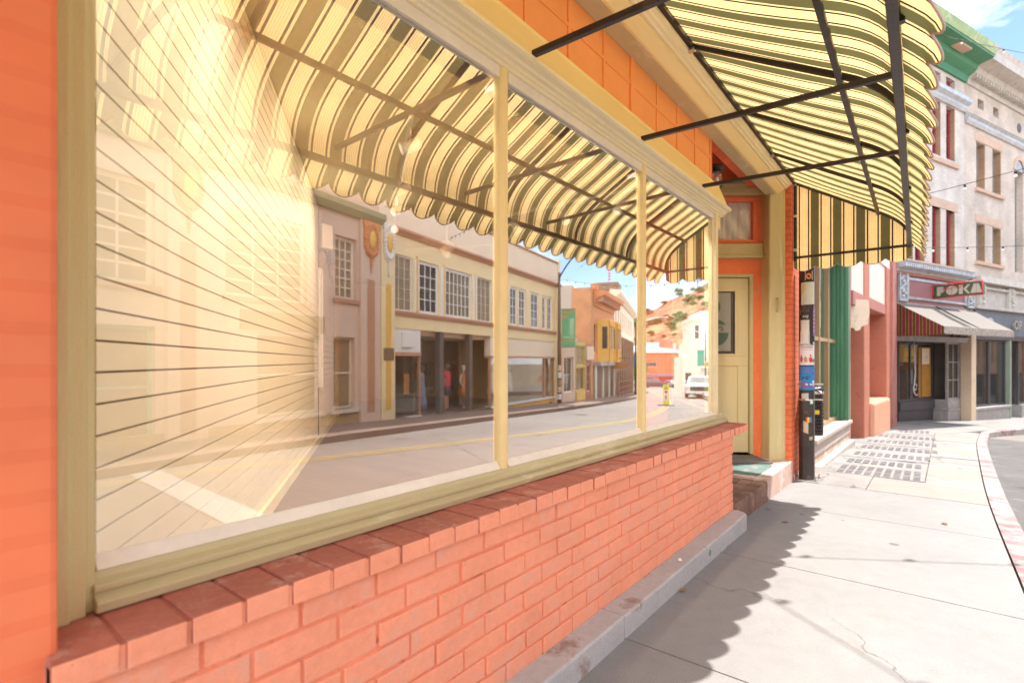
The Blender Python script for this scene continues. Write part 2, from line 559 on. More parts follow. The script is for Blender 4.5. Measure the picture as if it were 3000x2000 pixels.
def text_mesh(name, body, size, mat, parent=None, M4=None, depth=0.004, align='CENTER', shear=0.0, space=1.0, bold=0.0):
    cu = bpy.data.curves.new(name, 'FONT')
    cu.body = body
    cu.size = size
    cu.extrude = depth
    cu.align_x = align
    cu.align_y = 'CENTER'
    cu.shear = shear
    cu.offset = bold
    cu.space_character = space
    t = bpy.data.objects.new(name, cu)
    col.objects.link(t)
    dg = bpy.context.evaluated_depsgraph_get()
    me = bpy.data.meshes.new_from_object(t.evaluated_get(dg))
    bpy.data.objects.remove(t)
    bpy.data.curves.remove(cu)
    if M4 is not None: me.transform(M4)
    me.materials.clear()
    me.materials.append(mat)
    me.name = name
    o = bpy.data.objects.new(name, me)
    col.objects.link(o)
    if parent: o.parent = parent
    return o

def frame4(origin, ex, ez):
    """matrix taking text x to ex, text y to ez, text depth outward"""
    ex, ez = Vector(ex).normalized(), Vector(ez).normalized()
    en = ex.cross(ez)
    return Matrix(((ex.x, ez.x, en.x, origin[0]), (ex.y, ez.y, en.y, origin[1]), (ex.z, ez.z, en.z, origin[2]), (0, 0, 0, 1)))

# ------------------------------------------------------------------ lie of the land
def sp(v, k=1.2):
    return v if v > 12 else math.log1p(math.exp(v * k)) / k
def walk_z(y):
    return -0.031 * (sp(y - 4.0) - sp(-14.0)) if y > -10 else 0.0
def road_z(x, y):
    return -0.12 - 0.026 * min(max(x - 2.0, 0.0), 40.0) + walk_z(y)
# ------------------------------------------------------------------ ground, road, pavements
def grid_sheet(name, xs, ys, zf, mat, label=None, kind='structure'):
    mb = MB()
    nx = len(xs)
    for y in ys:
        for x in xs: mb.v.append((x, y, zf(x, y)))
    for j in range(len(ys) - 1):
        for i in range(nx - 1):
            a = j * nx + i
            mb.f.append((a, a + 1, a + nx + 1, a + nx))
            mb.mi.append(0)
    o = mb.build(name, mat, smooth=True)
    tag(o, label, None, None, kind)
    return o

gx = [-700, -300, -120, -50, -25, -12, -6, -3, 0, 2, 4, 6, 8, 10, 12, 15, 20, 26, 34, 42, 60, 100, 180, 350, 700]
gy = [-500, -200, -80, -40, -20, -10, -5, -2, 0, 2, 3, 4, 5, 6, 8, 10, 13, 17, 22, 28, 36, 50, 70, 90, 115, 140, 200, 300, 500, 900]
g = grid_sheet('ground', gx, gy, lambda x, y: min(road_z(x, min(y, 140)), walk_z(min(y, 140))) - 0.45, M['earth'], 'dry earth under and around the street')
rx = [1.9 + 0.7 * i for i in range(15)] + [13.5, 16, 19, 23, 28, 34, 42, 50, 60, 75]
ry = [-40, -25, -12] + [-6 + 1.0 * i for i in range(30)] + [26, 30, 35, 40, 46, 53, 60, 70, 80, 95, 110, 125, 140]
road = grid_sheet('road', rx, ry, road_z, M['asphalt'], 'grey worn road surface sloping down the street')

def strip_path(mb, pts, w, zf, lift):
    """flat painted band along a polyline, finely subdivided so that it follows the road"""
    P2 = []
    for (x0, y0), (x1, y1) in zip(pts, pts[1:]):
        k = max(1, int(math.hypot(x1 - x0, y1 - y0) / 0.6))
        P2 += [(x0 + (x1 - x0) * i / k, y0 + (y1 - y0) * i / k) for i in range(k)]
    P2.append(pts[-1])
    L, Rr = [], []
    for i, p in enumerate(P2):
        a, b = P2[max(i - 1, 0)], P2[min(i + 1, len(P2) - 1)]
        dx, dy = b[0] - a[0], b[1] - a[1]
        q = math.hypot(dx, dy)
        nx, ny = -dy / q * w / 2, dx / q * w / 2
        L.append((p[0] + nx, p[1] + ny, zf(p[0] + nx, p[1] + ny) + lift))
        Rr.append((p[0] - nx, p[1] - ny, zf(p[0] - nx, p[1] - ny) + lift))
    for i in range(len(P2) - 1): mb.face([L[i], L[i + 1], Rr[i + 1], Rr[i]])
    return mb

def smooth_path(pts, n=8):
    out = []
    for i in range(len(pts) - 1):
        p0, p1, p2, p3 = pts[max(i - 1, 0)], pts[i], pts[i + 1], pts[min(i + 2, len(pts) - 1)]
        for k in range(n):
            t = k / n
            out.append(tuple(0.5 * (2 * p1[a] + (p2[a] - p0[a]) * t + (2 * p0[a] - 5 * p1[a] + 4 * p2[a] - p3[a]) * t * t + (3 * p1[a] - p0[a] - 3 * p2[a] + p3[a]) * t ** 3) for a in range(2)))
    out.append(pts[-1])
    return out

centre = smooth_path([(7.3, -12), (6.9, -3), (6.48, 3.0), (6.07, 4.6), (5.75, 8.4), (5.66, 12), (5.83, 15.1), (6.54, 18.3), (8.2, 23.6), (10.6, 30), (15.0, 40), (21, 52), (34, 80)])
mb = MB()
for off in (-0.10, 0.10):
    pts = []
    for i, p in enumerate(centre):
        a, b = centre[max(i - 1, 0)], centre[min(i + 1, len(centre) - 1)]
        q = math.hypot(b[0] - a[0], b[1] - a[1])
        pts.append((p[0] - (b[1] - a[1]) / q * off, p[1] + (b[0] - a[0]) / q * off))
    strip_path(mb, pts, 0.10, road_z, 0.006)
tag(mb.build('yellow_lines', M['line_yellow']), 'double yellow centre line painted along the road', None, None, 'structure')
mb = MB()
strip_path(mb, [(2.2, 2.12), (9.3, 2.60)], 0.36, road_z, 0.006)
strip_path(mb, [(2.2, -1.3), (9.3, -0.8)], 0.36, road_z, 0.006)
strip_path(mb, [(4.4, 24.6), (13.4, 24.2)], 0.22, road_z, 0.006)
strip_path(mb, [(5.4, 28.2), (14.6, 27.4)], 0.22, road_z, 0.006)
tag(mb.build('crossing_lines', M['line_white']), 'white crossing lines painted across the road', None, None, 'structure')

mb = MB()
cpath = smooth_path([(2.0, -12), (2.0, -3), (2.0, 2), (2.0, 4.2), (2.05, 7.0), (2.17, 10), (2.33, 13.5), (2.58, 16.6)], 6)
for (x0, y0), (x1, y1) in zip(cpath, cpath[1:]):
    for j in range(2):
        a0, a1 = x0 + 0.5 * j - .02, x0 + 0.5 * (j + 1) - .02
        b0, b1 = x1 + 0.5 * j - .02, x1 + 0.5 * (j + 1) - .02
        mb.face([(a0, y0, road_z(a0, y0) + .004), (a1, y0, road_z(a1, y0) + .004), (b1, y1, road_z(b1, y1) + .004), (b0, y1, road_z(b0, y1) + .004)])
tag(mb.build('gutter_asphalt', P('grey asphalt gutter strip', (0.105, 0.10, 0.098), 0.9, 0.2, 1.0, 0.4, 120, wear=(0.16, 0.155, 0.15), wear_amt=0.25, wear_scale=3)), 'darker grey asphalt strip along the red curb', None, None, 'structure')

# near pavement: cast slabs with open joints, then older patched concrete further on
CURB = smooth_path([(1.87, -12), (1.87, -3), (1.87, 2), (1.87, 4.2), (1.91, 7.0), (2.02, 10), (2.18, 13.5), (2.42, 16.6)], 10)
def curb_x(y):
    for (x0, y0), (x1, y1) in zip(CURB, CURB[1:]):
        if y0 <= y <= y1: return x0 + (x1 - x0) * (y - y0) / (y1 - y0)
    return CURB[0][0] if y < CURB[0][1] else CURB[-1][0]

def slab(mb, xa, xb, ya, yb, tilt=0.0, dz=0.0, g=0.004):
    """one slab between y lines; xa/xb are functions of y, tilt slants the joints a little across the pavement"""
    k = max(2, int((yb - ya) / 0.35))
    top, low = [], []
    for i in range(k + 1):
        y = ya + g + (yb - ya - 2 * g) * i / k
        a, b = xa(y) + g, xb(y) - g
        row = [(a + (b - a) * j / 4, y + tilt * (a + (b - a) * j / 4)) for j in range(5)]
        top.append([(x, yy, walk_z(yy) + dz) for x, yy in row])
        low.append([(x, yy, walk_z(yy) - 0.09) for x, yy in row])
    for i in range(k):
        for j in range(4): mb.face([top[i][j], top[i][j + 1], top[i + 1][j + 1], top[i + 1][j]])
    for j in range(4):
        mb.face([low[0][j], low[0][j + 1], top[0][j + 1], top[0][j]])
        mb.face([top[k][j], top[k][j + 1], low[k][j + 1], low[k][j]])
    for i in range(k):
        mb.face([top[i][0], top[i + 1][0], low[i + 1][0], low[i][0]])
        mb.face([low[i][4], low[i + 1][4], top[i + 1][4], top[i][4]])

mb = MB()
X0 = lambda y: 0.12
joints = [-12, -9, -6.4, -5.0, -3.55, -2.1, -0.66, 0.78, 2.24, 3.69, 5.36, 6.75]
for a, b in zip(joints, joints[1:]): slab(mb, X0, curb_x, a, b, 0.0)
mb.k = 1
XL = lambda y: 0.42 if y < 7.6 else 0.27
XM = lambda y: 1.42 + 0.02 * (y - 8)
slab(mb, lambda y: 0.12, lambda y: 0.92, 6.75, 7.75, 0.0, 0.0, 0.005)
mb.k = 2
slab(mb, lambda y: 0.92, curb_x, 6.75, 7.62, 0.0, 0.002, 0.004)
mb.k = 1
slab(mb, lambda y: 0.92, lambda y: 1.46, 7.62, 7.75, 0.0, -0.003)
rows = [7.75, 8.62, 9.55, 10.6, 11.75, 13.0, 14.5, 16.3]
for i, (a, b) in enumerate(zip(rows, rows[1:])):
    slab(mb, lambda y: 0.12, XM, a, b, 0.02, -0.004 * (i % 2))
k = 7.62
i = 0
while k < 16.2:
    e = min(k + 0.62 + 0.35 * ((i * 7) % 3), 16.3)
    mb.k = 2 if i % 3 == 1 else 1
    slab(mb, XM, curb_x, k, e, 0.0, -0.003 * (i % 3))
    k = e
    i += 1
# beyond the bend the pavement turns with the brick building
mb.k = 1
def bend_pt(s, o): return (0.76 + 0.385 * s + 0.923 * o, 17.16 + 0.923 * s - 0.385 * o)
sect = [-1.4, 0.6, 2.4, 4.6, 7.0, 10, 14, 20, 30, 45]
for a, b in zip(sect, sect[1:]):
    q = [bend_pt(a + .01, -2.0), bend_pt(a + .01, 1.62), bend_pt(b - .01, 1.62), bend_pt(b - .01, -2.0)]
    q = [(max(x, 0.1), y) for x, y in q]
    t4 = [(x, y, walk_z(y) - 0.001) for x, y in q]
    l4 = [(x, y, walk_z(y) - 0.1) for x, y in q]
    mb.face(t4)
    for u in range(4): mb.face([l4[u], l4[(u + 1) % 4], t4[(u + 1) % 4], t4[u]])
sw = mb.build('sidewalk', [M['concrete'], M['concrete_old'], M['pink_patch']])
tag(sw, 'pale concrete sidewalk in front of the shop window', None, None, 'structure')
mb = MB()
for a in range(-12, 17):
    mb.face([(0.05, a, walk_z(a) - 0.022), (curb_x(a), a, walk_z(a) - 0.022), (curb_x(a + 1), a + 1, walk_z(a + 1) - 0.022), (0.05, a + 1, walk_z(a + 1) - 0.022)])
tag(mb.build('sidewalk_bed', M['gap']), 'dark bedding seen in the sidewalk joints', None, None, 'structure')

# painted curb
mb = MB()
def curb_run(mb, pts, w, zt, drop=0.26):
    prev = None
    for i, p in enumerate(pts):
        a, b = pts[max(i - 1, 0)], pts[min(i + 1, len(pts) - 1)]
        q = math.hypot(b[0] - a[0], b[1] - a[1])
        nx, ny = (b[1] - a[1]) / q * w, -(b[0] - a[0]) / q * w
        z = zt(p[0], p[1])
        ring = [(p[0], p[1], z - drop), (p[0], p[1], z), (p[0] + nx * 0.9, p[1] + ny * 0.9, z), (p[0] + nx, p[1] + ny, z - 0.02), (p[0] + nx * 1.05, p[1] + ny * 1.05, z - drop)]
        if prev:
            for k in range(4): mb.face([prev[k], prev[k + 1], ring[k + 1], ring[k]])
        prev = ring
curb_pts = [(x + 0.008, y) for x, y in CURB] + [(2.44, 16.75), (2.5, 16.95), bend_pt(1.2, 1.63), bend_pt(3, 1.63), bend_pt(8, 1.63), bend_pt(20, 1.63), bend_pt(45, 1.63)]
curb_run(mb, curb_pts, 0.15, lambda x, y: walk_z(y) + 0.002)
tag(mb.build('curb', M['curb_red']), 'curb with worn red paint along the sidewalk edge', None, None, 'structure')

# pavement and curb on the far side of the street
OPP = [(-2.3, -52), (10.3 - .2045 * 14, 8.96 - .9789 * 14), (10.3, 8.96), (12.98, 21.78), (14.4, 26.8), (16.5, 34.1), (25.0, 55.2), (37, 80), (50, 104)]
def offset_path(pts, o):
    r = []
    for i, p in enumerate(pts):
        a, b = pts[max(i - 1, 0)], pts[min(i + 1, len(pts) - 1)]
        q = math.hypot(b[0] - a[0], b[1] - a[1])
        r.append((p[0] - (b[1] - a[1]) / q * o, p[1] + (b[0] - a[0]) / q * o))
    return r
def dense(pts, d=1.5):
    r = []
    for (x0, y0), (x1, y1) in zip(pts, pts[1:]):
        k = max(1, int(math.hypot(x1 - x0, y1 - y0) / d))
        r += [(x0 + (x1 - x0) * i / k, y0 + (y1 - y0) * i / k) for i in range(k)]
    return r + [pts[-1]]
M['walk_far'] = P('far sidewalk concrete', (0.22, 0.155, 0.125), 0.85, 0.15, 1.2, 0.2, 50)  # brown darkened to stand in for building shade the sun leaves out
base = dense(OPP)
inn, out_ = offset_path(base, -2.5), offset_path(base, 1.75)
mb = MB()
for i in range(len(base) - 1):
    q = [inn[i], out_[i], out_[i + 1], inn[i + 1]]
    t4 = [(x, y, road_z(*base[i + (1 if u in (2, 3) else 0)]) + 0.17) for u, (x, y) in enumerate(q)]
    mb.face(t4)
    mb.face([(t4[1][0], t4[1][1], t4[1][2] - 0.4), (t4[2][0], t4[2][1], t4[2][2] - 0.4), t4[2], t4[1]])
tag(mb.build('far_sidewalk', M['walk_far']), 'brown concrete sidewalk across the street, shade deepened in its colour', None, None, 'structure')

# old vault lights set into the pavement
M['lens'] = P('purple grey glass lens', (0.15, 0.14, 0.15), 0.5, 0.6, 4, 0.2, 60, spec=0.6)
M['lens_bed'] = P('cast vault frame', (0.50, 0.46, 0.40), 0.8, 0.2, 4, 0.3, 60)
grate_words = ['first and nearest to the window', 'second from the shop window', 'third from the shop window', 'fourth from the shop window', 'fifth from the shop window', 'sixth from the shop window', 'last before the brick building']
for i, (a, b) in enumerate(zip(rows, rows[1:])):
    yc = (a + b) / 2
    t = thing('vault_light_panel', 'row of dark glass vault lights in the sidewalk, ' + grate_words[i], 'vault light', (0.5, yc, walk_z(yc)), 0, 'vault light panels in the sidewalk')
    d = (b - a) * 0.42
    mb = MB()
    n = 9 if i < 2 else 11
    for rr in ((-1, 1) if i < 1 else (0,)):
        for c in range(n):
            if rnd.random() < 0.03 or (c > 9 and rnd.random() < 0.4): continue
            mb = MB()
            x = 0.02 + c * 0.098
            yo = rr * 0.2 + 0.02 * x
            for q in range(7):
                yy = yo - d / 2 + d * q / 7 if rr == 0 else yo - 0.17 + 0.34 * q / 7
                zz = walk_z(yc + yy) - walk_z(yc) - 0.001
                hh = (d if rr == 0 else 0.34) / 7 * 0.62
                mb.box(x, x + 0.066, yy, yy + hh, zz, zz + 0.006)
                mb.box(x + 0.002, x + 0.064, yy + hh - 0.001, yy + hh * 1.65, zz - 0.012, zz - 0.004)
            mb.build('lens', M['lens'], t)

# ------------------------------------------------------------------ the shop front
shop = thing('storefront_building', 'orange painted shop with a khaki framed display window over a salmon brick base', 'building', (0, 0, 0))
BAY_Y0, BAY_Y1 = 0.225, 4.38
# brick base: every brick its own block, painted over, in running bond
mb = MB()
mb.k = 1
mb.box(-0.02, 0.2092, BAY_Y0, BAY_Y1 - 0.004, 0.02, 0.708)
mb.k = 0
ch = 0.0754
nc = 8
for c in range(nc):
    z0 = 0.104 + c * ch
    y = BAY_Y0 - (0.0 if c % 2 else 0.115)
    while y < BAY_Y1 - 0.01:
        L = 0.222 + rnd.uniform(-0.006, 0.006)
        a, b = max(y, BAY_Y0), min(y + L, BAY_Y1)
        if b - a > 0.03:
            dx = rnd.uniform(-0.003, 0.0025)
            tl = rnd.uniform(-0.0015, 0.0015)
            tz = rnd.uniform(-0.002, 0.002)
            vs = [(0.15, a, z0 + tz), (0.2165 + dx + tl, a, z0 + tz), (0.2165 + dx - tl, b, z0 - tz), (0.15, b, z0 - tz)]
            vs += [(x, yy, zz + ch - 0.0095) for x, yy, zz in vs]
            mb.add(vs, [(0, 3, 2, 1), (4, 5, 6, 7), (0, 1, 5, 4), (1, 2, 6, 5), (2, 3, 7, 6), (3, 0, 4, 7)])
        y += L + 0.0095
fix_normals(mb.build('brick_base', [M['paint_salmon'], M['joint_paint']], shop, bevel=0.0045, seg=3))
# return of the brick base beside the doorway
mb = MB()
mb.box(-0.95, -0.12, 4.3, 4.66, 0.02, 0.37)
mb.build('brick_return', M['paint_salmon'], shop)
# header course on top
mb = MB()
y = BAY_Y0 - 0.02
i = 0
while y < 4.70:
    w = 0.104 + rnd.uniform(-0.003, 0.003)
    b = min(y + w, 4.735)
    dx = rnd.uniform(-0.004, 0.004)
    dz = rnd.uniform(-0.0025, 0.0025)
    sk = rnd.uniform(-0.004, 0.004)
    vs = [(-0.02, y + sk, 0.708), (0.243 + dx, y, 0.708), (0.243 + dx, b, 0.708), (-0.02, b + sk, 0.708)]
    vs += [(x, yy, 0.764 + dz) for x, yy, zz in vs]
    k0 = len(mb.v)
    mb.v += vs
    for f, mi in (((0, 3, 2, 1), 0), ((4, 5, 6, 7), 1), ((0, 1, 5, 4), 1), ((1, 2, 6, 5), 0), ((2, 3, 7, 6), 1), ((3, 0, 4, 7), 0)):
        mb.f.append(tuple(k0 + q for q in f))
        mb.mi.append(mi)
    y = b + 0.0085
mb.k = 1
mb.box(-0.02, 0.237, BAY_Y0 - 0.02, 4.73, 0.705, 0.7595)
mb.k = 0
mb.box(0.20, 0.2385, BAY_Y0 - 0.02, 4.73, 0.7045, 0.758)
mb.build('brick_cap', [M['paint_salmon'], M['cap_red']], shop, bevel=0.0045)
# plinth of cast blocks with joints
mb = MB()
for a, b in ((-3, -0.66), (-0.66, 0.78), (0.78, 2.235), (2.235, 3.675), (3.675, 4.40)):
    z0, z1 = -0.1, 0.104 + rnd.uniform(-0.002, 0.004)
    e = 0.07 if b > 4.3 else 0.0
    mb.prism_z([(0.02, a + 0.004), (0.332, a + 0.004), (0.332, b - 0.004 - e), (0.30, b - 0.004 - e * 0.3), (0.24, b - 0.004), (0.02, b - 0.004)], z0, z1)
fix_normals(mb.build('plinth', M['plinth'], shop, bevel=0.012, seg=3))
# pilaster at the left
mb = MB()
mb.box(-0.25, 0.19, -3.0, 0.225, -0.05, 3.24)
mb.build('pilaster', brick_mat('orange painted brick pilaster', (0.88, 0.225, 0.095), (0.86, 0.235, 0.105), (0.84, 0.21, 0.09), 0.215, 0.0754, 0.7, 0.22, 0.012), shop, bevel=0.012)
# window frame
fr = MB()
fr.prism_y([(0.060, 0.764), (0.078, 0.768), (0.082, 0.790), (0.060, 0.797), (0.050, 0.801), (0.058, 0.807), (0.058, 0.820), (0.030, 0.827), (0.024, 0.842), (-0.06, 0.842), (-0.06, 0.764)], 0.306, 4.735)
fr.prism_x([], 0, 0) if False else None
fix_normals(fr.build('window_sill', M['tan_h'], shop, bevel=0.003))
fr = MB()
fr.prism_z([(-0.06, 0.215), (0.092, 0.215), (0.092, 0.232), (0.078, 0.238), (0.078, 0.262), (0.066, 0.264), (0.064, 0.290), (0.05, 0.296), (0.044, 0.310), (0.02, 0.316), (-0.06, 0.316)], 0.764, 2.57)
fix_normals(fr.build('window_jamb', M['tan_v'], shop, bevel=0.003))
for yc in (1.722, 3.135):
    fr = MB()
    pr = [(0.0, -0.030)] + [(0.008 + 0.020 * math.sin(math.pi * k / 10), -0.028 * math.cos(math.pi * k / 10)) for k in range(11)] + [(0.0, 0.030), (-0.03, 0.02), (-0.03, -0.02)]
    fr.prism_z([(x, yc + q) for x, q in pr], 0.838, 2.565)
    fix_normals(fr.build('mullion', M['yellow'], shop, smooth=False, bevel=0.002))
fr = MB()
fr.prism_z([(-0.06, 4.516), (0.006, 4.516), (0.012, 4.53), (0.034, 4.54), (0.04, 4.57), (0.03, 4.60), (0.0, 4.61), (-0.06, 4.60)], 0.838, 2.57)
fix_normals(fr.build('window_post', M['cream_trim'], shop, bevel=0.003))
# three panes, 6 mm sheets
for a, b in ((0.316, 1.694), (1.750, 3.107), (3.163, 4.516)):
    p = MB()
    p.face([(0, a, 0.842), (0, b, 0.842), (0, b, 2.56), (0, a, 2.56)])
    p.k = 1
    p.face([(-0.006, b, 0.842), (-0.006, a, 0.842), (-0.006, a, 2.56), (-0.006, b, 2.56)])
    for q in ([(0, a, .842), (-.006, a, .842), (-.006, b, .842), (0, b, .842)], [(0, a, 2.56), (0, b, 2.56), (-.006, b, 2.56), (-.006, a, 2.56)], [(0, a, .842), (0, a, 2.56), (-.006, a, 2.56), (-.006, a, .842)], [(0, b, .842), (-.006, b, .842), (-.006, b, 2.56), (0, b, 2.56)]): p.face(q)
    p.build('window_pane', [M['glass'], M['clear']], shop)
# glazing putty along bottom and top
for a, b in ((0.318, 1.692), (1.752, 3.105), (3.165, 4.516)):
    mb = MB()
    mb.prism_y([(0.001, 0.842), (0.024, 0.842), (0.001, 0.874)], a, b)
    fix_normals(mb.build('glazing_putty', M['putty'], shop, bevel=0.002))
    mb = MB()
    mb.box(0.001, 0.018, a, b, 2.508, 2.556)
    mb.build('glazing_putty', M['putty'], shop, bevel=0.002)
for a, b in ((0.34, 1.64), (1.73, 3.05), (3.13, 4.50)):
    mb = MB()
    mb.box(-0.10, -0.012, a, b, 2.49, 2.517)
    mb.build('shelf_strip', M['steel'], shop)
# cornice over the window
mb = MB()
mb.prism_y([(-0.06, 2.556), (0.030, 2.556), (0.034, 2.566), (0.046, 2.568), (0.05, 2.578), (0.066, 2.582), (0.074, 2.592), (0.098, 2.596), (0.110, 2.603), (0.112, 2.618), (0.09, 2.622), (-0.06, 2.622)], -0.6, 4.715)
fix_normals(mb.build('window_cornice', M['cream_trim'], shop, bevel=0.002))
mb = MB()
mb.prism_y([(0.088, 2.6225), (0.075, 2.66), (0.02, 2.80), (0.012, 2.815), (0.012, 2.838), (-0.06, 2.838), (-0.06, 2.6225)], -0.6, 4.70)
mb.box(-0.06, 0.02, 4.62, 4.70, 2.45, 2.556)
fix_normals(mb.build('cornice_slope', M['yellow'], shop, bevel=0.002))
# orange panel band with battens
mb = MB()
mb.box(-0.16, -0.03, -0.6, 4.60, 2.838, 3.9)
mb.build('panel_band', M['paint_panel'], shop)
mb = MB()
k = 0
y = 4.585
while y > -0.6:
    wide = 0.05 if k in (4, 9) else 0.022
    mb.box(-0.03, -0.018 if wide > 0.03 else -0.022, y - wide, y, 2.838, 3.34)
    y -= 0.3775
    k += 1
mb.box(-0.03, -0.0235, -0.6, 4.58, 3.045, 3.068)
mb.box(-0.03, -0.0235, -0.6, 4.58, 3.30, 3.325)
mb.build('panel_battens', M['paint_panel'], shop, bevel=0.004)
# beam carried across over window and doorway
mb = MB()
mb.box(-0.03, 0.075, -0.8, 6.62, 3.22, 3.42)
mb.build('beam_soffit', M['tan_h'], shop, bevel=0.004)
mb = MB()
mb.prism_y([(0.076, 3.222), (0.095, 3.222), (0.15, 3.262), (0.158, 3.275), (0.158, 3.42), (0.076, 3.42)], -0.8, 6.615)
fix_normals(mb.build('beam_cove', M['yellow'], shop, bevel=0.003))
mb = MB()
mb.prism_y([(0.1585, 3.276), (0.176, 3.276), (0.18, 3.288), (0.198, 3.294), (0.204, 3.31), (0.224, 3.318), (0.226, 3.335), (0.1585, 3.335)], -0.8, 6.64)
fix_normals(mb.build('beam_moulding', M['cream_trim'], shop, bevel=0.002))
M['brick_orange'] = brick_mat('orange painted brick', (0.82, 0.20, 0.075), (0.76, 0.185, 0.075), (0.62, 0.14, 0.06), 0.21, 0.0672)
mb = MB()
mb.box(-0.2, 0.19, -3.0, 8.0, 3.3355, 5.4)
mb.build('upper_wall', M['brick_orange'], shop)
mb = MB()
mb.box(0.075, 0.22, 6.65, 8.0, -0.4, 3.3355)
mb.box(-0.35, 0.075, 7.0, 8.0, -0.4, 3.3355)
mb.build('brick_pier', M['brick_orange'], shop, bevel=0.008)
# back, side and roof of the shop
mb = MB()
mb.box(-9.2, -0.2, -3.0, 8.0, 5.2, 5.4)
mb.box(-9.2, -9.0, -3.0, 9.9, -0.5, 5.2)
mb.box(-9.0, -0.25, -3.0, -2.8, -0.5, 5.2)
mb.box(-9.0, -0.35, 9.7, 9.9, -0.5, 5.2)
mb.build('rear_walls', M['paint_orange'], shop)

# recessed doorway, splayed at the angle of the entrance
door_root = thing('entrance_door', 'khaki half glazed shop door in an orange splayed doorway with curtained window over it', 'door', (-0.19, 6.64, 0.0), R(38.69))
mb = MB()
mb.wall(-1.35, 0.14, 0.12, 3.98, [(-0.97, 0.0, 0.12, 2.335), (-0.80, 0.04, 2.70, 3.25)], 0.0, 0.12)
mb.build('doorway_wall', M['paint_orange'], door_root)
mb = MB()
mb.wall(-0.97, 0.0, 0.19, 2.335, [(-0.92, -0.035, 0.19, 2.30)], -0.012, 0.10)
mb.build('door_frame', M['tan_v'], door_root, bevel=0.004)
dr = MB()
dr.wall(-0.915, -0.04, 0.205, 2.295, [(-0.79, -0.175, 1.36, 2.16), (-0.79, -0.165, 0.40, 1.24)], 0.035, 0.075)
dr.box(-0.79, -0.165, 0.048, 0.07, 0.40, 1.24)
do = dr.build('door_leaf', M['door_tan'], door_root, bevel=0.004)
mb = MB()
mb.wall(-0.79, -0.175, 1.36, 2.16, [(-0.765, -0.20, 1.385, 2.135)], 0.026, 0.045)
mb.build('glazing_bead', M['door_tan'], do, bevel=0.003)
mb = MB()
mb.box(-0.79, -0.175, 0.054, 0.058, 1.36, 2.16)
M['door_glass'] = P('dark door glass', (0.03, 0.028, 0.028), 0.05, 0.2, 1, spec=0.8)
mb.build('door_pane', M['door_glass'], do)
M['sign_pale'] = P('pale grey green sign board', (0.30, 0.30, 0.26), 0.4, 0.05)
M['sign_green'] = P('dark green print', (0.07, 0.13, 0.095), 0.5, 0.1)
mb = MB()
mb.box(-0.775, -0.245, 0.050, 0.0535, 1.42, 2.12)
sb = mb.build('door_sign', M['sign_pale'], do)
mb = MB()
for cx_, cz_, r_ in ((-0.43, 1.64, 0.16), (-0.47, 1.95, 0.10)):
    mb.prism([(cx_ + r_ * math.cos(2 * math.pi * k / 28), cz_ + r_ * math.sin(2 * math.pi * k / 28)) for k in range(28)], lambda p: (p[0], 0.0475, p[1]), lambda p: (p[0], 0.0498, p[1]))
fix_normals(mb.build('sign_disc', M['sign_green'], sb))
mb = MB()
mb.box(-0.60, -0.265, 0.0455, 0.047, 1.64, 1.735)
mb.build('sign_band', M['sign_pale'], sb)
text_mesh('sign_letters', 'PS', 0.085, M['lamp_black'], sb, frame4((-0.375, 0.0445, 1.688), (1, 0, 0), (0, 0, 1)), 0.001)
mb = MB()
mb.tube([(-0.865, 0.035, 1.16), (-0.865, -0.02, 1.16)], 0.012)
mb.ball((-0.865, -0.04, 1.16), 0.03)
mb.build('door_handle', M['steel'], do, smooth=True)
mb = MB()
mb.wall(-0.80, 0.04, 2.70, 3.25, [(-0.755, -0.005, 2.742, 3.205)], -0.02, 0.07)
mb.build('transom_frame', M['paint_orange'], door_root, bevel=0.004)
mb = MB()
mb.box(-0.76, 0.0, 0.02, 0.026, 2.735, 3.21)
mb.build('transom_pane', glass_mat('transom glass', 0.04, (0.97, 0.97, 0.97), 5.0), door_root)
cur = MB()
n = 60
top = [(-0.77 + 0.78 * i / n, 0.07 + 0.012 * math.sin(i * 1.25) + 0.006 * math.sin(i * 0.6)) for i in range(n + 1)]
for a, b in zip(top, top[1:]): cur.face([(a[0], a[1], 2.70), (b[0], b[1], 2.70), (b[0], b[1], 3.23), (a[0], a[1], 3.23)])
cur.build('curtain', P('white net curtain', (0.80, 0.80, 0.82), 0.9, 0.04), door_root, smooth=True)
mb = MB()
mb.box(-0.90, 0.10, -0.09, 0.0, 3.262, 3.36)
mb.box(-0.92, 0.12, -0.115, 0.0, 3.36, 3.395)
mb.box(-0.92, 0.09, -0.075, 0.0, 2.545, 2.685)
mb.box(-0.95, 0.12, -0.10, 0.0, 2.515, 2.545)
mb.build('doorway_trim', M['tan'], door_root, bevel=0.005)
mb = MB()
mb.box(0.095, 0.16, -0.10, 0.05, 0.12, 3.4)
mb.build('jamb_trim', M['tan_v'], door_root, bevel=0.006)
mb = MB()
mb.prism_z([(0.09, -0.235), (0.225, -0.235), (0.235, -0.225), (0.255, -0.225), (0.265, -0.21), (0.31, -0.20), (0.31, 0.0), (0.1, 0.0), (0.08, -0.22)], 0.12, 3.6)
fix_normals(mb.build('pilaster', M['tan_v'], door_root, bevel=0.004))
mb = MB()
mb.tube([(0.165, -0.24, 2.02), (0.165, -0.265, 2.01), (0.168, -0.275, 1.97), (0.165, -0.262, 1.92), (0.16, -0.25, 1.86)], [0.01, 0.012, 0.014, 0.012, 0.008], 8)
mb.build('rope_cleat', M['tan'], door_root, smooth=True)
